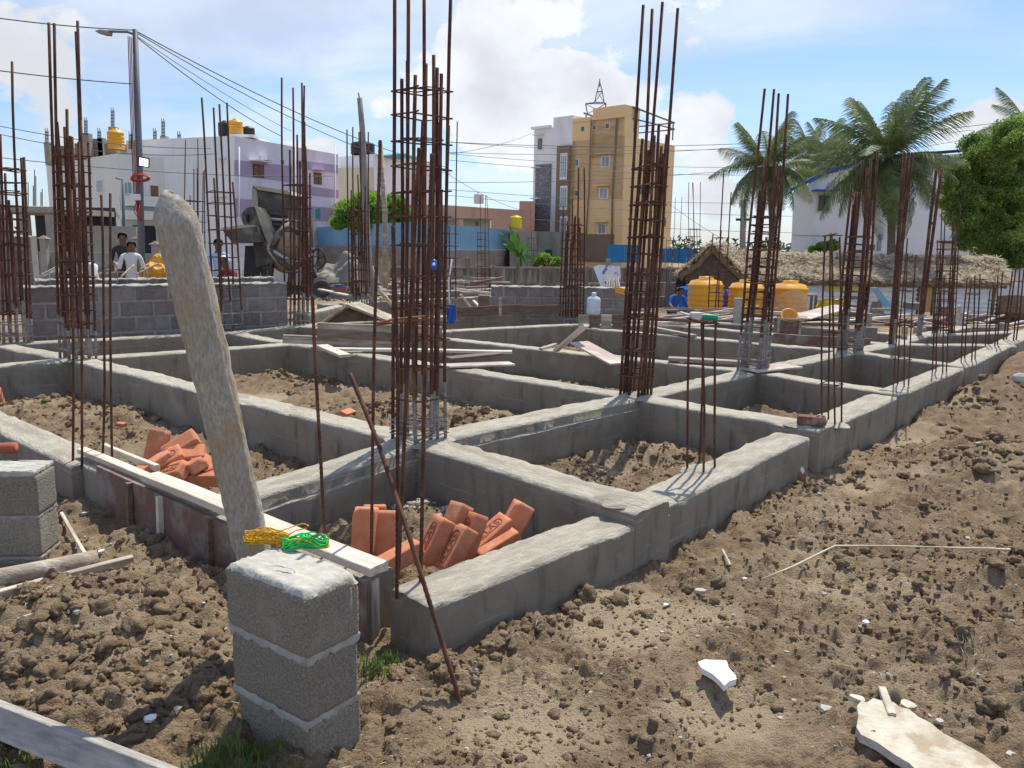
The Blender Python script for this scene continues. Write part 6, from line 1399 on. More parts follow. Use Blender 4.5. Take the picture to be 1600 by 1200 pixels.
# ------------------------------------------------------------------ thatched huts
def thatch_roof(parent, quad, n, seed, th=.16, Ls=.36, mt='thatch', down=None):
    """quad: ridge_a, ridge_b, eave_b, eave_a; straw strands lie down the slope"""
    ra, rb, eb, ea = [np.array(q) for q in quad]; nrm = np.cross(rb-ra, ea-ra); nrm /= np.linalg.norm(nrm); nrm = -nrm if nrm[2] < 0 else nrm
    K, Lq = 60, 14; vs = []; 
    for i in range(K+1):
        for j in range(Lq+1):
            u, v_ = i/K, j/Lq; p = (ra*(1-u)+rb*u)*(1-v_)+(ea*(1-u)+eb*u)*v_; nz = float(perlin(np.array([u*14+seed]), np.array([v_*5]))[0])
            sag = math.sin(v_*math.pi)*.05; vs.append(p+nrm*(nz*.09-sag)+V3(0, 0, -.06*abs(math.sin(u*23+seed)) if j == Lq else 0))
    fs = [(i*(Lq+1)+j, (i+1)*(Lq+1)+j, (i+1)*(Lq+1)+j+1, i*(Lq+1)+j+1) for i in range(K) for j in range(Lq)]
    nv = len(vs); vs2 = [p-nrm*th for p in vs]; fs2 = [tuple(q+nv for q in f_[::-1]) for f_ in fs]
    rim = []
    per = [i*(Lq+1) for i in range(K+1)]+[K*(Lq+1)+j for j in range(1, Lq+1)]+[i*(Lq+1)+Lq for i in range(K-1, -1, -1)]+[j for j in range(Lq-1, 0, -1)]
    rim = [(per[q], per[(q+1) % len(per)], per[(q+1) % len(per)]+nv, per[q]+nv) for q in range(len(per))]
    MB().add(vs+vs2, fs+fs2+rim, 0, True).build('roof', 'thatch_base', parent)
    rs6 = np.random.RandomState(seed); u = rs6.rand(n); v_ = rs6.rand(n)**.9*1.03
    p = (ra[None]*(1-u)[:, None]+rb[None]*u[:, None])*(1-v_)[:, None]+(ea[None]*(1-u)[:, None]+eb[None]*u[:, None])*v_[:, None]
    p = p+nrm[None]*(perlin(u*14+seed, v_*5)[:, None]*.09+.005+rs6.rand(n)[:, None]*.05-(np.sin(np.clip(v_, 0, 1)*math.pi)*.05)[:, None])
    dn = (ea-ra)/np.linalg.norm(ea-ra); sd = (rb-ra)/np.linalg.norm(rb-ra)
    ang = rs6.randn(n)*1.1; d_ = dn[None]*np.cos(ang)[:, None]+sd[None]*np.sin(ang)[:, None]+nrm[None]*(rs6.randn(n)*.24+.06)[:, None]; l_ = Ls*(.5+rs6.rand(n))*.5
    s_ = np.cross(d_, nrm[None]); s_ /= np.linalg.norm(s_, axis=1)[:, None]; w_ = (.006+rs6.rand(n)*.014)[:, None]; up = nrm[None]*(rs6.rand(n)*.035)[:, None]
    q = np.stack([p-d_*l_[:, None]-s_*w_, p-d_*l_[:, None]+s_*w_, p+d_*l_[:, None]+s_*w_*.5+up, p+d_*l_[:, None]-s_*w_*.5+up], 1).reshape(-1, 3)
    base = np.array(WL[parent.name]); o = np_mesh('straw', q-base, np.arange(n*4).reshape(-1, 4), mt, smooth=False); o.parent = parent; o['kind'] = 'stuff'; WL[o.name] = Vector(base)
Yh = 25.5
hut = thing('thatched_hut', 'long hut with thatched palm roof and corrugated metal walls', 'hut', tuple(A(1350, 490, Yh)))
ra = A(1135, 396, Yh+1.3); rb = A(1560, 403, Yh+1.3); rb[2] = ra[2]-.05; eb = A(1576, 441, Yh-.25); ea = A(1172, 436, Yh-.25); ea[2] = eb[2] = (ea[2]+eb[2])/2
thatch_roof(hut, (ra, rb, eb, ea), 52000, 3)
back = V3(0, 2.6, 0); thatch_roof(hut, (ra, rb, eb+back, ea+back), 800, 5)
wt = A(1300, 448, Yh); zb_ = A(1400, 492, Yh)[2]
def wall_run(x0, x1, mt, nm='wall_sheet', y1=492):
    a = A(x0, 440, Yh); b_ = A(x1, 440, Yh); k = max(1, int(round((b_[0]-a[0])/.8)))
    for i in range(k):
        u0 = a[0]+(b_[0]-a[0])*i/k; u1 = a[0]+(b_[0]-a[0])*(i+1)/k-.004; vs = []; m_ = 34
        for j in range(m_+1):
            z = zb_+(ea[2]+.08-zb_)*j/m_; o = .045*math.sin(j*math.pi/2)+.008*(i % 2); vs += [(u0, Yh-o, z), (u1, Yh-o, z)]
        nv = len(vs); vs += [(x, y+.01, z) for x, y, z in vs]; fs = []
        for j in range(m_): fs += [(2*j, 2*j+1, 2*j+3, 2*j+2), (nv+2*j, nv+2*j+2, nv+2*j+3, nv+2*j+1)]
        MB().add(vs, fs, 0, True).build(nm, mt, hut)
wall_run(1256, 1346, 'metal_sheet'); wall_run(1358, 1435, 'metal_sheet'); wall_run(1461, 1560, 'metal_sheet')
for x0, x1, mt in ((1438, 1459, 'door_wood'),): a = A(x0, 448, Yh-.03); b_ = A(x1, 488, Yh-.03); MB().box(((a[0]+b_[0])/2, Yh-.02, (a[2]+b_[2])/2), (b_[0]-a[0], .04, a[2]-b_[2]), ch=.01).build('door', mt, hut)
a = A(1290, 447, Yh-.05); b_ = A(1346, 456, Yh-.05); MB().box(((a[0]+b_[0])/2, Yh-.05, (a[2]+b_[2])/2), (b_[0]-a[0], .03, a[2]-b_[2])).build('lintel_sheet', 'yellow_green', hut)
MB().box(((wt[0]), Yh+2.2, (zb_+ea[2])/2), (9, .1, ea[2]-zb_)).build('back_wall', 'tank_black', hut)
for x in (1347, 1357, 1437, 1460, 1556): q = A(x, 448, Yh-.06); MB().tube([(q[0], Yh-.05, zb_), (q[0], Yh-.05, q[2]+.1)], .035, 7).build('post', 'wood_dark', hut)
g_ = thing('gable_hut', 'thatched gable wing with dark woven front above the yellow tanks', 'hut', tuple(A(1115, 490, 24.5)))
apx = A(1112, 383, 24.4); gl = A(1060, 432, 24.4); gr_ = A(1190, 452, 24.4); gl[2] = A(1060, 430, 24.4)[2]; bk = V3(.6, 2.5, 0)
thatch_roof(g_, (apx, apx+bk, gl+bk, gl), 2500, 8); thatch_roof(g_, (apx, apx+bk+V3(.6, 0, 0), gr_+bk+V3(.6, 0, 0), gr_), 5000, 9)
q_ = [(1112, 389), (1068, 430), (1078, 452), (1168, 452), (1176, 446)]; mb = MB(); mb.ext([tuple(A(x, y, 24.55)) for x, y in q_], (0, .08, 0)); mb.build('gable_mat', 'thatch_dark', g_)
for x in (1072, 1112, 1165): q = A(x, 450, 24.5); MB().tube([(q[0], 24.5, -.7), (q[0], 24.5, q[2])], .05, 7).build('post', 'wood_dark', g_)
mb = MB(); a = A(1078, 452, 25); b_ = A(1170, 490, 25); mb.box(((a[0]+b_[0])/2, 26.2, (a[2]+b_[2])/2), (b_[0]-a[0]+.3, .06, a[2]-b_[2])); mb.build('back_wall', 'metal_sheet', g_)
# tanks on the ground
GT = 'large yellow water tanks in front of the huts'
for (x, yb, yt, wpx, lb) in ((1100, 498, 432, 54, 'left yellow water tank, orange side, beside the man in blue'), (1163, 498, 437, 52, 'middle yellow water tank behind the cemented cage'), (1231, 500, 438, 53, 'right yellow water tank wrapped in torn plastic')):
    Yt = 20.3; q = A(x, yb, Yt); hh = A(x, yt, Yt)[2]-q[2]; r_ = wpx/2/F*Yt*.985; o = tank(q, r_, hh, 'tank_yellow', lb, GT, ribs=5)
    if 'wrapped' in lb:
        vs = []; n = 22
        for i in range(n+1):
            a_ = R(180+i*180/n)
            for j in range(5):
                rr2 = r_*1.08+.05*math.sin(i*1.9+j*2)*(1 if j < 4 else .3); vs.append((q[0]+rr2*math.cos(a_), q[1]+rr2*math.sin(a_), q[2]+.15+hh*.5*j/4-.15*math.cos(i*.3)))
        MB().add(vs, [(i*5+j, (i+1)*5+j, (i+1)*5+j+1, i*5+j+1) for i in range(n) for j in range(4)], 0, True).build('plastic_wrap', 'clear_film', o)
o = tank(A(1077, 488, 21.6), .3, .75, 'plastic_blue', 'blue drum beside the left yellow tank', None, name='drum', ribs=2)
o = tank(A(1134, 495, 21), .16, .7, 'plastic_blue', 'narrow blue drum between the left tanks', None, name='drum', ribs=2)
cloth(A(1300, 468, 20), .75, .35, 'tarp_yellow', 'yellow tarpaulin crumpled on boards before the hut', 'tarpaulin', 4, name='tarpaulin')
t = thing('work_bench', 'rough wooden bench right of the wrapped yellow tank', 'bench', tuple(A(1264, 492, 20.5)))
a = A(1255, 461, 20.5); b_ = A(1275, 466, 20.5); MB().box(((a[0]+b_[0])/2, 20.6, a[2]), (b_[0]-a[0], .3, .05)).build('top', 'wood', t)
for x in (1258, 1266, 1273): q = A(x, 492, 20.5); MB().bar((q[0], 20.5, q[2]), (q[0], 20.5, a[2]), .05, .05, up=(0, 1, 0)).build('leg', 'wood_dark', t)
mb = MB(); mb.ext([tuple(A(x, y, 21)) for x, y in ((1362, 450), (1371, 449), (1397, 482), (1388, 487))], (.0, .06, .0)); o = mb.build('metal_sheet', 'blue_sheet'); tag(o, 'blue white metal sheet leaning before the hut wall', 'metal sheet')
mb = MB(); mb.ext([tuple(A(x, y, 21.2)) for x, y in ((1370, 472), (1375, 466), (1382, 490), (1366, 490))], (0, .3, 0)); o = mb.build('stand', 'block'); tag(o, 'grey stand behind the leaning metal sheet', 'stand')
simple_box(1466, 480, 1496, 493, 17, .05, 'plywood_red', 'red brown shutter panel standing right of the thick ladders', 'panel', 'shutter_panel')
# banners / leaning sheet with print
mb = MB(); mb.ext([tuple(A(x, y, 22)) for x, y in ((934, 414), (969, 416), (970, 440), (945, 440))], (0, .05, 0)); o = mb.build('banner', 'poster'); tag(o, 'white and blue printed banner leaning on a frame', 'banner')
mb = MB(); mb.bar(A(931, 416, 21.8), A(943, 448, 21.6), .14, .04, up=(0, 1, 0)); mb.build('frame', 'metal_sheet', o)
for k in range(6): MB().bar(A(950+k*3, 430+k % 2*4, 21.6), A(948+k*4, 448, 21.4), .04, .03).build('slat', 'wood_pale', o)

# heap of broken boards at right, rubble
HB = 'broken boards heaped at the right end of the site'
for i in range(46):
    x = 1425+rnd.random()*180; y = 522-rnd.random()*(26+10*math.exp(-((x-1500)/40)**2)); Yv = 13.6+rnd.random()*1.2; q = A(x, y, Yv); a_ = rnd.uniform(-.9, .9); l_ = rnd.uniform(.2, .5)
    mb = MB(); mb.bar(q-V3(math.cos(a_)*l_/2, math.sin(a_)*l_/2, rnd.uniform(-.05, .1)), q+V3(math.cos(a_)*l_/2, math.sin(a_)*l_/2, rnd.uniform(-.05, .1)), rnd.uniform(.05, .13), .03, ch=.003)
    o = mb.build('broken_board', rnd.choice(['wood_pale', 'wood', 'wood_pale', 'board_pink', 'wood_dark'])); tag(o, 'broken board lying in the heap at the right end of the site', 'board', HB)
for i, (x, y) in enumerate(((1483, 497), (1488, 495), (1493, 493), (1498, 492))):
    mb = MB(); mb.bar(A(x, y-14, 13.4), A(x+9, y+14, 13.4), .06, .03, up=(0, 1, 0)); tag(mb.build('upright_board', 'wood_pale'), 'pale board standing tilted on the board heap', 'board', 'upright pale boards on the heap')
LOOK = dict(wood='weathered', wood_dark='dark', board_pink='pinkish', wood_pale='pale', plywood_red='red brown')
HT = 'scattered timbers beyond the far beams'
for i in range(60):
    x = 990+rnd.random()*430; y = 508-rnd.random()*26; Yv = 13.2+(508-y)*.16; q = A(x, y, Yv); a_ = rnd.uniform(-.7, .7); l_ = rnd.uniform(.3, 1.1)
    mb = MB(); mb.bar(q-V3(math.cos(a_)*l_/2, math.sin(a_)*l_/2, 0), q+V3(math.cos(a_)*l_/2, math.sin(a_)*l_/2, rnd.uniform(-.03, .06)), rnd.uniform(.04, .12), .04, ch=.003)
    mm_ = rnd.choice(['wood', 'wood_dark', 'wood', 'wood_dark', 'board_pink', 'wood_pale']); zz_ = 'left of the yellow tanks' if x < 1080 else ('before the yellow tanks' if x < 1270 else 'before the long thatched hut'); tag(mb.build('timber', mm_), LOOK[mm_]+' timber offcut on the ground '+zz_, 'timber', LOOK[mm_]+' offcuts '+zz_)
HT2 = 'timber litter before the boundary wall'
for i in range(46):
    x = 520+rnd.random()*250; y = 455-rnd.random()*20; Yv = 17+(455-y)*.25; q = A(x, y, Yv); a_ = rnd.uniform(-.7, .7); l_ = rnd.uniform(.4, 1.4)
    if 480 < x < 540 and y > 445: continue
    mb = MB(); mb.bar(q-V3(math.cos(a_)*l_/2, math.sin(a_)*l_/2, 0), q+V3(math.cos(a_)*l_/2, math.sin(a_)*l_/2, rnd.uniform(-.08, .12)), rnd.uniform(.06, .16), .04, ch=.003)
    mm_ = rnd.choice(['wood', 'wood_dark', 'wood_pale', 'board_pink', 'plywood_red', 'wood_dark']); zz_ = 'near the mixer wheel' if x < 620 else 'before the precast boundary wall'; tag(mb.build('timber', mm_), LOOK[mm_]+' timber scrap lying '+zz_, 'timber', LOOK[mm_]+' scraps '+zz_)

# ------------------------------------------------------------------ concrete mixer
Ym = 18.5
mx = thing('concrete_mixer', 'large diesel concrete mixer with raised hopper, round drum and spoked wheel', 'concrete mixer', tuple(A(440, 465, Ym)))
def pp(pts, Yv): return [tuple(A(x, y, Yv)) for x, y in pts]
MB().ext(pp([(395, 291), (448, 299), (456, 305), (450, 330), (449, 372), (420, 372), (408, 345), (394, 310)], Ym+.3), (0, 1.0, 0)).build('hopper', 'mixer_grey', mx)
MB().ext(pp([(393, 289), (450, 298), (456, 305), (402, 296)], Ym+.22), (0, 1.1, 0)).build('hopper_lip', 'mixer_dust', mx)
MB().ext(pp([(394, 292), (401, 297), (404, 330), (393, 318)], Ym+.26), (0, .06, 0)).build('hopper_side', 'mixer_dust', mx)
for k in range(3): MB().tube([A(412, 333+k*8, Ym+.22), A(450, 335+k*9, Ym+.22)], .035, 6).build('hopper_rib', 'ring_white' if k == 1 else 'mixer_grey', mx)
def arc(cx, cy, r_, a0, a1, n): return [(cx+r_*math.cos(R(a0+(a1-a0)*i/n)), cy-r_*math.sin(R(a0+(a1-a0)*i/n))) for i in range(n+1)]
MB().ext(pp(arc(394, 340, 17, 40, 200, 10)+[(381, 352), (400, 356), (424, 418), (436, 388)], Ym-.05), (0, .5, 0)).build('chain_guard', 'mixer_grey', mx)
MB().ext(pp([(398, 322), (406, 325), (414, 335), (426, 368), (434, 388), (424, 392), (412, 366), (402, 336)], Ym-.08), (0, .5, 0)).build('guard_rim', 'mixer_dust', mx)
MB().box(A(387, 341, Ym-.08), (.05, .04, .16)).build('slot', 'dark', mx)
MB().ext(pp([(346, 357), (384, 352), (402, 354), (408, 378), (364, 380), (352, 366)], Ym-.35), (0, .9, 0)).build('discharge_chute', 'mixer_grey', mx)
MB().ext(pp([(345, 356), (384, 351), (402, 353), (384, 356), (348, 359)], Ym-.36), (0, .9, 0)).build('chute_rim', 'mixer_dust', mx)
MB().ext(pp([(395, 378), (430, 380), (426, 410), (400, 418), (398, 400)], Ym), (0, .8, 0)).build('gear_case', 'mixer_grey', mx)
MB().ext(pp([(383, 384), (402, 384), (410, 420), (410, 440), (380, 440)], Ym+.1), (0, .7, 0)).build('engine_housing', 'tank_black', mx)
ax = Vector((.42, -.50, .60)).normalized(); dc = Vector(A(453, 388, Ym+.2))
dr_ = 1.0*31/F*Ym
MB().lathe([(dr_*.30, -.62), (dr_*.72, -.50), (dr_, -.16), (dr_*1.0, .12), (dr_*.80, .46), (dr_*.56, .66), (dr_*.50, .66), (dr_*.48, .3)], tuple(dc), 36, axis=tuple(ax)).build('drum', 'mixer_drum', mx)
MB().lathe([(dr_*1.0, -.09), (dr_*1.13, -.08), (dr_*1.13, .03), (dr_*1.0, .04)], tuple(dc), 40, axis=tuple(ax), cap=False).build('ring_gear', 'ring_white', mx)
MB().tube([A(424+58*f, 388-10*math.sin(math.pi*f)-22*math.sin(math.pi*f), Ym-.3) for f in np.linspace(0, 1, 12)], .06, 6).build('drum_hoop', 'mixer_grey', mx)
MB().tube([A(424+64*f, 388+30*math.sin(math.pi*f), Ym-.35) for f in np.linspace(0, 1, 12)], .07, 6).build('drum_cradle', 'mixer_grey', mx)
MB().tube([A(428+60*f, 388+15*math.sin(math.pi*f*.9)+4, Ym-.4) for f in np.linspace(0, 1, 12)], .035, 6).build('white_band', 'ring_white', mx)
for (x0, y0, x1, y1, r_) in ((486, 340, 486, 458, .07), (486, 400, 470, 458, .06), (455, 420, 452, 452, .06), (425, 415, 420, 455, .06), (400, 450, 495, 450, .07), (380, 452, 490, 458, .06), (440, 372, 486, 372, .05), (486, 345, 470, 380, .04), (476, 395, 492, 435, .07)):
    MB().tube([A(x0, y0, Ym+.1), A(x1, y1, Ym+.1)], r_, 6).build('frame_bar', 'mixer_grey', mx)
wc_ = A(498, 404, Ym-.35); wr = 15/F*Ym
wh = MB().tube([(wc_[0]+wr*.78*math.cos(a_), wc_[1]-wr*.5*math.cos(a_), wc_[2]+wr*math.sin(a_)) for a_ in np.linspace(0, 2*math.pi, 24)[:-1]], .02, 6, closed=True).build('hand_wheel', 'bar_dark', mx)
for k in range(5):
    a_ = k*2*math.pi/5+.3; MB().tube([tuple(wc_), (wc_[0]+wr*.78*math.cos(a_), wc_[1]-wr*.5*math.cos(a_), wc_[2]+wr*math.sin(a_))], .014, 5).build('spoke', 'bar_dark', wh)
def road_wheel(x, y, rpx, Yv, ax=(0.25, -1, 0)):
    c_ = A(x, y, Yv); r_ = rpx/F*Yv; w_ = MB().lathe([(r_*.5, -.1), (r_*.9, -.1), (r_, -.05), (r_, .05), (r_*.9, .1), (r_*.55, .1), (r_*.5, .05)], tuple(c_), 28, axis=ax, cap=False).build('wheel', 'tyre', mx)
    MB().lathe([(.001, .02), (r_*.2, .06), (r_*.22, .04), (r_*.45, .05), (r_*.52, .09), (r_*.52, -.05), (.001, -.05)], tuple(c_), 22, axis=ax, cap=False).build('rim', 'mixer_grey', w_)
road_wheel(503, 451, 14, Ym-.3); road_wheel(412, 447, 18, Ym-.3); road_wheel(448, 452, 12, Ym+1.1)
# cement heap right of the mixer
mb = MB(); n = 56; vs = []; cc_ = A(540, 458, 20.5)
for i in range(n+1):
    for j in range(n+1):
        x = (i/n-.5)*2.0; y = (j/n-.5)*2.; r2 = math.hypot(x/.9, y/.9); h_ = max(0, 1-r2)**.8*1.15*(1+.6*float(perlin(np.array([x*3]), np.array([y*3+4]))[0]))+.16*abs(float(perlin(np.array([x*7]), np.array([y*7]))[0]))+.08*abs(float(perlin(np.array([x*17]), np.array([y*17]))[0]))
        vs.append((cc_[0]+x*1.3, cc_[1]+y, cc_[2]-.15+h_))
mb.add(vs, [(i*(n+1)+j, (i+1)*(n+1)+j, (i+1)*(n+1)+j+1, i*(n+1)+j+1) for i in range(n) for j in range(n)], 0, True); tag(mb.build('cement_heap', 'cement_heap'), 'heap of grey crushed stone beside the mixer wheel', 'heap')
t = thing('bucket', 'small blue and orange bucket on the ground by the mixer wheel', 'bucket', tuple(A(532, 458, 17))); q = A(532, 460, 17)
MB().lathe([(.10, 0), (.15, .14), (.14, .14), (.09, .02)], tuple(q), 18, cap=False).build('bucket_body', 'damp_red', t); MB().lathe([(.15, .14), (.155, .17), (.14, .17)], tuple(q), 18, cap=False).build('rim', 'plastic_blue', t)
# orange sacks
for i, (x, y, rx, rz, lb) in enumerate(((240, 424, .28, .20, 'upper orange plastic sack behind the block wall'), (247, 411, .16, .2, 'peak of the orange sack pile left of the stone post'), (234, 430, .24, .12, 'low flat orange sack at the left of the pile'))):
    o = MB().blob(A(x, y, 17.5+i*.2), (rx, rx*.8, rz), 30+i, 3, .10).build('sack', 'sack_orange'); tag(o, lb, 'sack', 'orange sacks by the workers')
for i, (x, y, lb) in enumerate(((116, 430, 'grey rubble lump behind the left cage'), (172, 425, 'pile of pale gravel beside the seated workers'), (100, 436, 'low rubble lump behind the left block wall'))):
    o = MB().blob(A(x, y, 18), (.5, .3, .22), 41+i, 3, .16).build('rubble_heap', 'cement_heap'); tag(o, lb, 'heap')
GS = 'sticks behind the left block wall'
for i in range(7):
    mb = MB(); x = 70+i*24; mb.bar(A(x, 432-rnd.random()*6, 16), A(x+rnd.uniform(20, 40), 428-rnd.random()*22, 16.5), .03, .03); tag(mb.build('stick', 'wood'), 'thin stick poking up behind the left block wall', 'stick', GS)

# ------------------------------------------------------------------ people
def person(base, yaw, label, joints, mats, hat=None, h=1.65, hairmat='hair'):
    """joints in units of height: local x right, y forward"""
    J = dict(pelvis=(0, 0, .52), spine=(0, 0, .65), chest=(0, 0, .77), neck=(0, 0, .85), chin=(0, .01, .885), head=(0, .01, .935), crown=(0, .0, .985),
             shl=(-.105, 0, .81), shr=(.105, 0, .81), ell=(-.15, .0, .64), elr=(.15, 0, .64), wrl=(-.16, .06, .49), wrr=(.16, .06, .49), hal=(-.16, .08, .44), har=(.16, .08, .44),
             hipl=(-.055, 0, .49), hipr=(.055, 0, .49), knl=(-.06, .01, .28), knr=(.06, .01, .28), anl=(-.06, -.01, .05), anr=(.06, -.01, .05), tol=(-.065, .085, .015), tor=(.065, .085, .015))
    J.update(joints)
    Ed = [('pelvis', 'spine'), ('spine', 'chest'), ('chest', 'neck'), ('neck', 'chin'), ('chin', 'head'), ('head', 'crown'), ('chest', 'shl'), ('shl', 'ell'), ('ell', 'wrl'), ('wrl', 'hal'), ('chest', 'shr'), ('shr', 'elr'), ('elr', 'wrr'), ('wrr', 'har'),
          ('pelvis', 'hipl'), ('hipl', 'knl'), ('knl', 'anl'), ('anl', 'tol'), ('pelvis', 'hipr'), ('hipr', 'knr'), ('knr', 'anr'), ('anr', 'tor')]
    Rr = dict(pelvis=.072, spine=.068, chest=.078, neck=.032, chin=.042, head=.052, crown=.035, shl=.038, shr=.038, ell=.025, elr=.025, wrl=.018, wrr=.018, hal=.020, har=.020, hipl=.055, hipr=.055, knl=.038, knr=.038, anl=.024, anr=.024, tol=.018, tor=.018)
    names = list(J); me = bpy.data.meshes.new('tmp'); me.from_pydata([Vector(J[k])*h for k in names], [(names.index(a), names.index(b)) for a, b in Ed], [])
    o = bpy.data.objects.new('tmp', me); C.objects.link(o); md = o.modifiers.new('s', 'SKIN')
    for i, k in enumerate(names): me.skin_vertices[0].data[i].radius = (Rr[k]*h, Rr[k]*h*(.8 if k in ('pelvis', 'spine', 'chest') else 1)); me.skin_vertices[0].data[i].use_root = k == 'pelvis'
    s2 = o.modifiers.new('u', 'SUBSURF'); s2.levels = 1; s2.render_levels = 1; bpy.context.view_layer.update()
    m2 = bpy.data.meshes.new_from_object(o.evaluated_get(bpy.context.evaluated_depsgraph_get())); bpy.data.objects.remove(o)
    m2.materials.clear()
    for q in mats: m2.materials.append(M[q])      # skin, shirt, trousers
    zone = {('neck', 'chin'): 0, ('chin', 'head'): 0, ('head', 'crown'): 0, ('chest', 'neck'): 1, ('pelvis', 'spine'): 1, ('spine', 'chest'): 1, ('chest', 'shl'): 1, ('chest', 'shr'): 1, ('shl', 'ell'): 1, ('shr', 'elr'): 1, ('ell', 'wrl'): 0, ('elr', 'wrr'): 0, ('wrl', 'hal'): 0, ('wrr', 'har'): 0}
    segs = [(np.array(J[a])*h, np.array(J[b])*h, zone.get((a, b), 2), (a, b)) for a, b in Ed]
    for p in m2.polygons:
        c_ = np.array(p.center); best = None
        for a, b, z_, nm in segs:
            d = b-a; t_ = np.clip(((c_-a)@d)/(d@d), 0, 1); dd = np.linalg.norm(c_-a-d*t_)-(.03*h if nm[0] in ('pelvis', 'spine', 'chest') and nm[1] in ('spine', 'chest') else 0)
            if best is None or dd < best[0]: best = (dd, z_)
        p.material_index = best[1]; p.use_smooth = True
    ob = bpy.data.objects.new('person', m2); C.objects.link(ob); ob.location = Vector(base); ob.rotation_euler = (0, 0, yaw); tag(ob, label, 'person'); WL[ob.name] = Vector(base)
    hd = Vector(J['head'])*h; hm = MB()
    v, f_ = ICO[3]; sc_ = np.array([.058, .064, .062])*h; vv = v*sc_; keep = []
    vv2 = vv+np.array(hd)+np.array([0, -.006*h, .018*h])
    ff = [q for q in f_ if all((v[i][1] < .35 or v[i][2] > .55) and v[i][2] > -.45 for i in q)]
    hm.add(vv2, ff, 0, True); me3 = mesh_of(hm, 'hair', hairmat if not hat else hat); o3 = bpy.data.objects.new('hair' if not hat else 'cap', me3); C.objects.link(o3); o3.parent = ob
    # face: nose and ears
    for nm_, c3_, r3_ in (('nose', (hd[0], hd[1]+.058*h, hd[2]-.006*h), (.008*h, .012*h, .014*h)), ('ear', (hd[0]-.055*h, hd[1], hd[2]), (.006*h, .012*h, .017*h)), ('ear', (hd[0]+.055*h, hd[1], hd[2]), (.006*h, .012*h, .017*h))):
        fm = MB(); fm.blob(c3_, r3_, 1, 2, 0); o4 = bpy.data.objects.new(nm_, mesh_of(fm, nm_, 'skin')); C.objects.link(o4); o4.parent = ob
    #(hd[0], hd[1]+.058*h, hd[2]-.006*h), (.008*h, .012*h, .014*h), 1, 2, 0); fm.blob((hd[0]-.055*h, hd[1], hd[2]), (.006*h, .012*h, .017*h), 1, 2, 0); fm.blob((hd[0]+.055*h, hd[1], hd[2]), (.006*h, .012*h, .017*h), 1, 2, 0)
    return ob
def feet(px, headpy, Yv, h=1.65): q = A(px, headpy, Yv); return (q[0], q[1], q[2]-h)
walk = dict(knl=(-.06, .05, .28), anl=(-.06, -.02, .05))
person(feet(191, 364, 17.0), R(200), 'standing worker in dark shirt with a white shoulder stripe, hands low', dict(wrr=(.12, .12, .52), har=(.10, .15, .50)), ['skin', 'shirt_dark', 'trouser'])
person(feet(203, 376, 16.6, 1.6), R(-140), 'standing worker in white shirt looking down, right of the dark shirt one', dict(head=(0, .05, .92), crown=(0, .06, .975), wrl=(-.10, .12, .5), hal=(-.09, .16, .46)), ['skin', 'shirt_white', 'trouser'], h=1.6)
squat = dict(pelvis=(0, -.05, .26), spine=(0, .0, .37), chest=(0, .06, .48), neck=(0, .09, .56), chin=(0, .12, .59), head=(0, .13, .635), crown=(0, .12, .685), shl=(-.105, .07, .52), shr=(.105, .07, .52), ell=(-.14, .16, .38), elr=(.14, .16, .38), wrl=(-.08, .26, .32), wrr=(.08, .26, .32), hal=(-.06, .29, .3), har=(.06, .29, .3),
             hipl=(-.07, -.04, .24), hipr=(.07, -.04, .24), knl=(-.10, .16, .28), knr=(.10, .16, .28), anl=(-.08, .02, .05), anr=(.08, .02, .05), tol=(-.09, .1, .015), tor=(.09, .1, .015))
def sq(px, headpy, Yv, **k): q = A(px, headpy, Yv); return (q[0], q[1], q[2]-.69*1.65)
person(sq(142, 392, 16), R(170), 'crouching worker in white shirt with bowed dark head behind the left cage', squat, ['skin', 'shirt_white', 'trouser'])
person(sq(121, 402, 16.6), R(120), 'crouching worker in dark clothes left of the white shirted one', squat, ['skin', 'shirt_dark', 'trouser'])
person(feet(341, 374, 16.5), R(185), 'worker in light blue shirt standing with back turned beside the mixer', {}, ['skin', 'shirt_blue', 'trouser'])
person(sq(364, 402, 15.5), R(150), 'crouching worker in maroon with a white cap by the mixer', squat, ['skin', 'shirt_maroon', 'trouser'], hat='cap_white')
person(feet(567, 392, 18), R(180), 'worker in cream shirt and dark trousers behind the leaning pole cage', {}, ['skin', 'shirt_cream', 'shirt_dark'])
person(feet(1052, 441, 19.6, 1.5), R(200), 'man in bright blue shirt bending beside the left yellow tank', dict(spine=(0, .05, .64), chest=(0, .12, .74), neck=(0, .18, .80), chin=(0, .22, .82), head=(0, .24, .86), crown=(0, .25, .91), shl=(-.105, .14, .78), shr=(.105, .14, .78), ell=(-.16, .2, .62), elr=(.18, .22, .66), wrl=(-.15, .3, .5), wrr=(.2, .34, .62), hal=(-.15, .32, .46), har=(.2, .38, .62)), ['skin', 'shirt_royal', 'shirt_dark'], h=1.5)

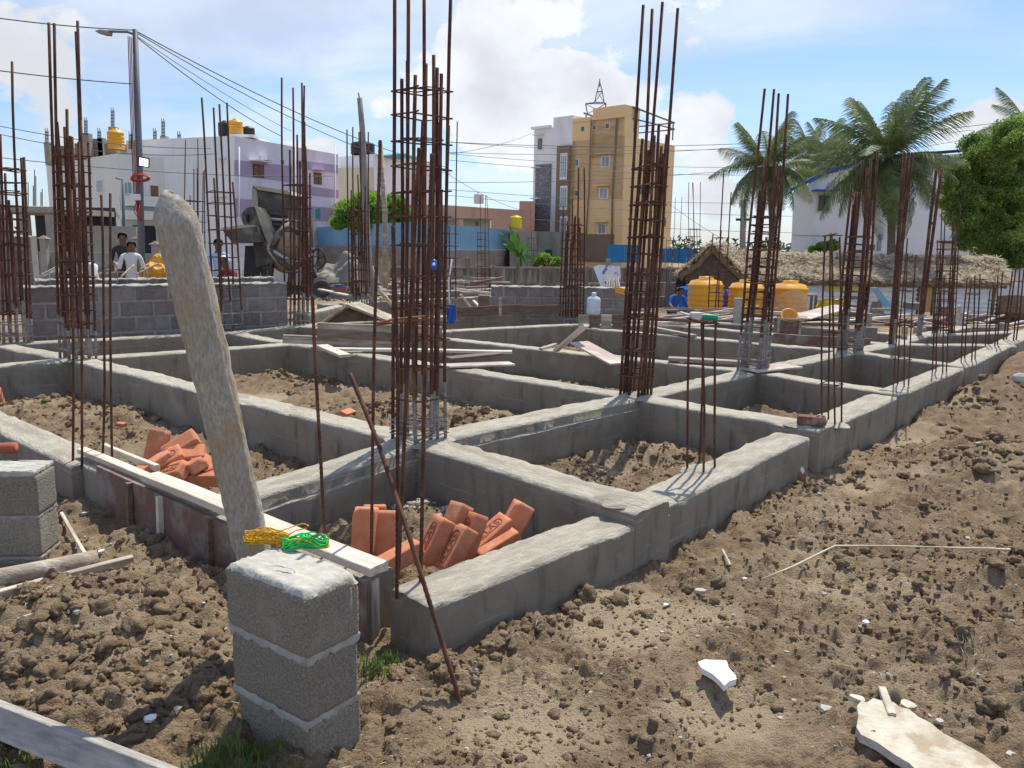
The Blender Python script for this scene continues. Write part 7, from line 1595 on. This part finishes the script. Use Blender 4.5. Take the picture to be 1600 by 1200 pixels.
# ------------------------------------------------------------------ vegetation
def frond_mesh(Lf, droop, seed, mt='palm_leaf'):
    r_ = random.Random(seed); mb = MB(); n = 14; pts = []
    for i in range(n+1):
        f = i/n; pts.append(Vector((Lf*f*(1-.12*f*droop), .04*Lf*math.sin(f*3+seed)*.5, Lf*(.30*f-droop*.62*f*f))))
    mb.tube(pts, [.022*(1-f/n*.85) for f in range(n+1)], 4, mi=0)
    K = 58
    for k in range(K):
        f = .1+.9*k/K; i = min(int(f*n), n-1); p = pts[i].lerp(pts[i+1], f*n-i); tg = (pts[i+1]-pts[i]).normalized()
        for sg in (-1, 1):
            l_ = Lf*.34*(math.sin(math.pi*min(f*.86+.13, 1))**.6)*r_.uniform(.8, 1.1); side = Vector((0, 1, 0))*sg
            d1 = (tg*.55+side*.8+Vector((0, 0, -.12-.25*r_.random()))).normalized(); d2 = (tg*.45+side*.30+Vector((0, 0, -.8-.7*droop-.4*r_.random()))).normalized()
            w_ = tg*.0165*Lf/2.6
            a = p; b = p+d1*l_*.5; c = b+d2*l_*.55
            mb.add([a-w_, a+w_, b+w_*.9, b-w_*.9, c], [(0, 1, 2, 3), (3, 2, 4)], 1)
    return mesh_of(mb, 'frond', ['palm_dead' if mt == 'palm_dead' else 'palm_leaf', mt])
FR = [frond_mesh(2.7, d, s_) for d, s_ in ((.55, 1), (.8, 2), (1.05, 3), (1.3, 4), (.35, 5))]; FD = frond_mesh(2.3, 1.5, 7, 'palm_dead')
def palm(crown, base, n, sc, label, seed, nuts=True, trunkr=.13, spec=None):
    t = thing('palm_tree', label, 'palm tree', tuple(base), 'coconut palms'); r_ = random.Random(seed); crown = Vector(crown); base = Vector(base)
    pts = [base.lerp(crown, f)+Vector((.15*math.sin(f*3), 0, 0)) for f in np.linspace(0, 1, 12)]; MB().tube(pts, [trunkr*(1.25-.45*f) for f in np.linspace(0, 1, 12)], 12).build('trunk', 'palm_trunk', t)
    for i in range(n):
        az = i*2.399+r_.uniform(-.2, .2); f = (i+.5)/n; el = R(78-148*f**.95+r_.uniform(-9, 9)); me = FR[4 if f < .15 else (0 if f < .35 else (1 if f < .6 else (2 if f < .85 else 3)))]
        if i >= n-2: me = FD
        piece(me, 'frond', t, crown+Vector((0, 0, r_.uniform(-.1, .1))), (r_.uniform(-.5, .5), -el*.8, az), (sc*r_.uniform(.85, 1.1),)*3)
    if nuts:
        for i in range(9): a_ = i*2.1; MB().blob((crown[0]+.22*math.cos(a_), crown[1]+.22*math.sin(a_), crown[2]-.35-.1*(i % 3)), .11, i, 2, .05).build('coconut', 'palm_dead' if i % 2 else 'bark', t)
    MB().blob((crown[0], crown[1], crown[2]-.1), (.2, .2, .35), 3, 2, .15).build('crown_shaft', 'palm_dead', t)
    return t
palm(A(1385, 248, 30), A(1392, 420, 30)-V3(0, 0, 1.0), 46, 1.10, 'tallest coconut palm in front of the white house', 3)
palm(A(1199, 262, 38), A(1207, 400, 38)-V3(0, 0, 1.0), 34, .98, 'left coconut palm behind the cemented cage', 5, trunkr=.16)
palm(A(1264, 240, 55), A(1264, 400, 55)-V3(0, 0, 1.0), 24, .95, 'palm crown rising above the left roof end of the white house', 8, nuts=False)
palm(A(1292, 262, 50), A(1300, 380, 50)-V3(0, 0, 1.0), 26, 1.2, 'smaller palm behind the roof edge of the white house', 9, nuts=False)
palm(A(1605, 200, 34), A(1610, 420, 34)-V3(0, 0, 1.0), 18, .8, 'palm at the upper right frame edge above the green tree', 12, nuts=False)
tank(A(1572, 208, 36), .5, .35, 'tank_black', 'black tank glimpsed over the green tree top', None, ribs=2)
def leaf_crown(name, clumps, n, size, mt, parent, seed, kind='stuff'):
    rs7 = np.random.RandomState(seed); cs = np.array([c[:3] for c in clumps]); rr = np.array([c[3] for c in clumps]); w_ = rr**2; idx = rs7.choice(len(clumps), n, p=w_/w_.sum())
    d = rs7.randn(n, 3); d /= np.linalg.norm(d, axis=1)[:, None]; rad = rr[idx]*(.15+1.15*rs7.rand(n)**.75); p = cs[idx]+d*rad[:, None]*np.array([1, 1, .75])
    a = rs7.randn(n, 3)+np.array([0, 0, .0]); a /= np.linalg.norm(a, axis=1)[:, None]; b = np.cross(a, rs7.randn(n, 3)); b /= np.linalg.norm(b, axis=1)[:, None]; s_ = size*(.6+.8*rs7.rand(n))[:, None]
    q = np.stack([p-a*s_, p+b*s_*.5, p+a*s_, p-b*s_*.5], 1).reshape(-1, 3); base = np.array(WL[parent.name]); o = np_mesh(name, q-base, np.arange(n*4).reshape(-1, 4), mt, smooth=False); o.parent = parent; WL[o.name] = Vector(base); o['kind'] = kind; return o
def tree(base, clumps, n, size, label, seed, mt='leaf', trunk=.18, cat='tree', name='broadleaf_tree', limbs=True):
    t = thing(name, label, cat, tuple(base)); r_ = random.Random(seed); c = np.mean([q[:3] for q in clumps], axis=0)
    if limbs:
        fork = np.array(base)*.45+c*.55; fork[2] = base[2]*.55+c[2]*.45
        MB().tube([base, fork], [trunk, trunk*.7], 9).build('trunk', 'bark', t)
        for q in clumps[:9]: MB().tube([fork, (fork+np.array(q[:3]))/2+V3(0, 0, .15), q[:3]], [trunk*.5, trunk*.3, trunk*.1], 6).build('limb', 'bark', t)
    leaf_crown('crown', clumps, n, size, mt, t, seed); return t
Yt = 31
cl = []
for (x, y, rp) in ((1560, 235, 34), (1520, 260, 26), (1500, 300, 22), (1590, 215, 30), (1600, 280, 44), (1545, 300, 34), (1510, 335, 26), (1560, 345, 36), (1605, 350, 36), (1530, 225, 18), (1492, 318, 14), (1515, 370, 16), (1550, 385, 20), (1590, 395, 22), (1575, 260, 40), (1535, 270, 30), (1640, 240, 40), (1650, 320, 50), (1630, 390, 30), (1493, 270, 12), (1580, 205, 14), (1610, 205, 22), (1530, 300, 36), (1570, 310, 44), (1600, 320, 44), (1545, 350, 34), (1580, 370, 34), (1520, 350, 24), (1560, 400, 22), (1530, 245, 24)):
    q = A(x, y, Yt+rnd.uniform(-.9, .9)); cl.append((*q, rp/F*Yt))
big = cl; cl = [(q[0], q[1]+.6, q[2], q[3]*.72) for q in cl]; r9 = np.random.RandomState(4)
for q in big:
    for k in range(9):
        d9 = r9.randn(3); d9 /= np.linalg.norm(d9); rr9 = q[3]*r9.uniform(.5, 1.22)
        if d9[1] > .45: d9[1] *= -1
        cl.append((q[0]+d9[0]*rr9, q[1]+d9[1]*rr9, q[2]+d9[2]*rr9*.85, r9.uniform(.18, .36)))
tree(A(1590, 430, Yt)-V3(0, 0, 0), cl, 170000, .05, 'large light green leafy tree at the right edge', 3, trunk=.22)
cl = [(*A(x, y, 36+o), r_/F*36) for x, y, r_, o in ((545, 330, 18, 0), (575, 318, 22, .5), (605, 325, 22, 0), (628, 340, 16, .4), (530, 348, 12, 0), (560, 345, 18, 0), (600, 350, 18, 0), (620, 318, 14, 0))]
tree(A(580, 400, 36), cl, 11000, .09, 'bushy green tree behind the left blue fence', 4, mt='leaf_light')
cl = [(*A(x, y, 40+o), r_/F*40) for x, y, r_, o in ((850, 405, 10, 0), (862, 412, 10, 0), (842, 412, 8, 0), (872, 408, 7, 0))]
tree(A(858, 425, 38), cl, 3500, .08, 'green shrub against the old stained wall', 6, mt='leaf_light', limbs=True, trunk=.05, cat='shrub', name='shrub')
cl = [(*A(x, y, 43), r_/F*40) for x, y, r_ in ((1285, 386, 9), (1300, 384, 10), (1270, 390, 6))]
tree(A(1288, 400, 43), cl, 2500, .09, 'green shrub top showing over the thatch before the house', 7, mt='leaf_light', trunk=.05, cat='shrub', name='shrub')
cl = [(*A(x, y, 52), r_/F*50) for x, y, r_ in ((712, 352, 9), (722, 356, 6))]
tree(A(715, 372, 52), cl, 1500, .10, 'small green tree beside the salmon porch', 9, mt='leaf_light', trunk=.05)
# banana plant
bp_ = thing('banana_plant', 'banana plant with broad arching leaves by the boundary wall', 'banana plant', tuple(A(812, 425, 33)))
base = A(812, 428, 33); MB().tube([base, A(812, 395, 33)], [.12, .08], 8).build('stem', 'banana', bp_)
for k, (x, y) in enumerate(((778, 362), (795, 350), (808, 362), (830, 385), (835, 405), (800, 395), (822, 412), (785, 380), (815, 375))):
    tip = A(x, y, 33+rnd.uniform(-.3, .3)); c0 = A(812, 398+k % 3*4, 33); mid_ = (c0+tip)/2+V3(0, 0, .22); vs = []; fs = []
    for i in range(9):
        f = i/8; p = c0*(1-f)**2+2*mid_*f*(1-f)+tip*f*f; w_ = .11*math.sin(math.pi*min(f*.9+.08, 1)); dd = (tip-c0); dd /= np.linalg.norm(dd); sd = np.cross(dd, V3(.3, -1, .4)); sd /= np.linalg.norm(sd)
        vs += [p-sd*w_-V3(0, 0, .04), p, p+sd*w_-V3(0, 0, .04)]
    for i in range(8): fs += [(3*i, 3*i+1, 3*i+4, 3*i+3), (3*i+1, 3*i+2, 3*i+5, 3*i+4)]
    MB().add(vs, fs, 0, True).build('leaf', 'banana', bp_)
# far skyline greenery so the ground sheet does not end in bare soil
cl = [(rnd.uniform(-130, 130), rnd.uniform(110, 150), rnd.uniform(-.5, 1.2), rnd.uniform(2., 3.2)) for _ in range(120)]
t = thing('far_tree_line', 'low dark green line of far trees on the horizon', 'tree line', (0, 130, -1), kind='stuff'); leaf_crown('foliage', cl, 26000, .35, 'far_green', t, 9)
print('objects', len(bpy.data.objects))
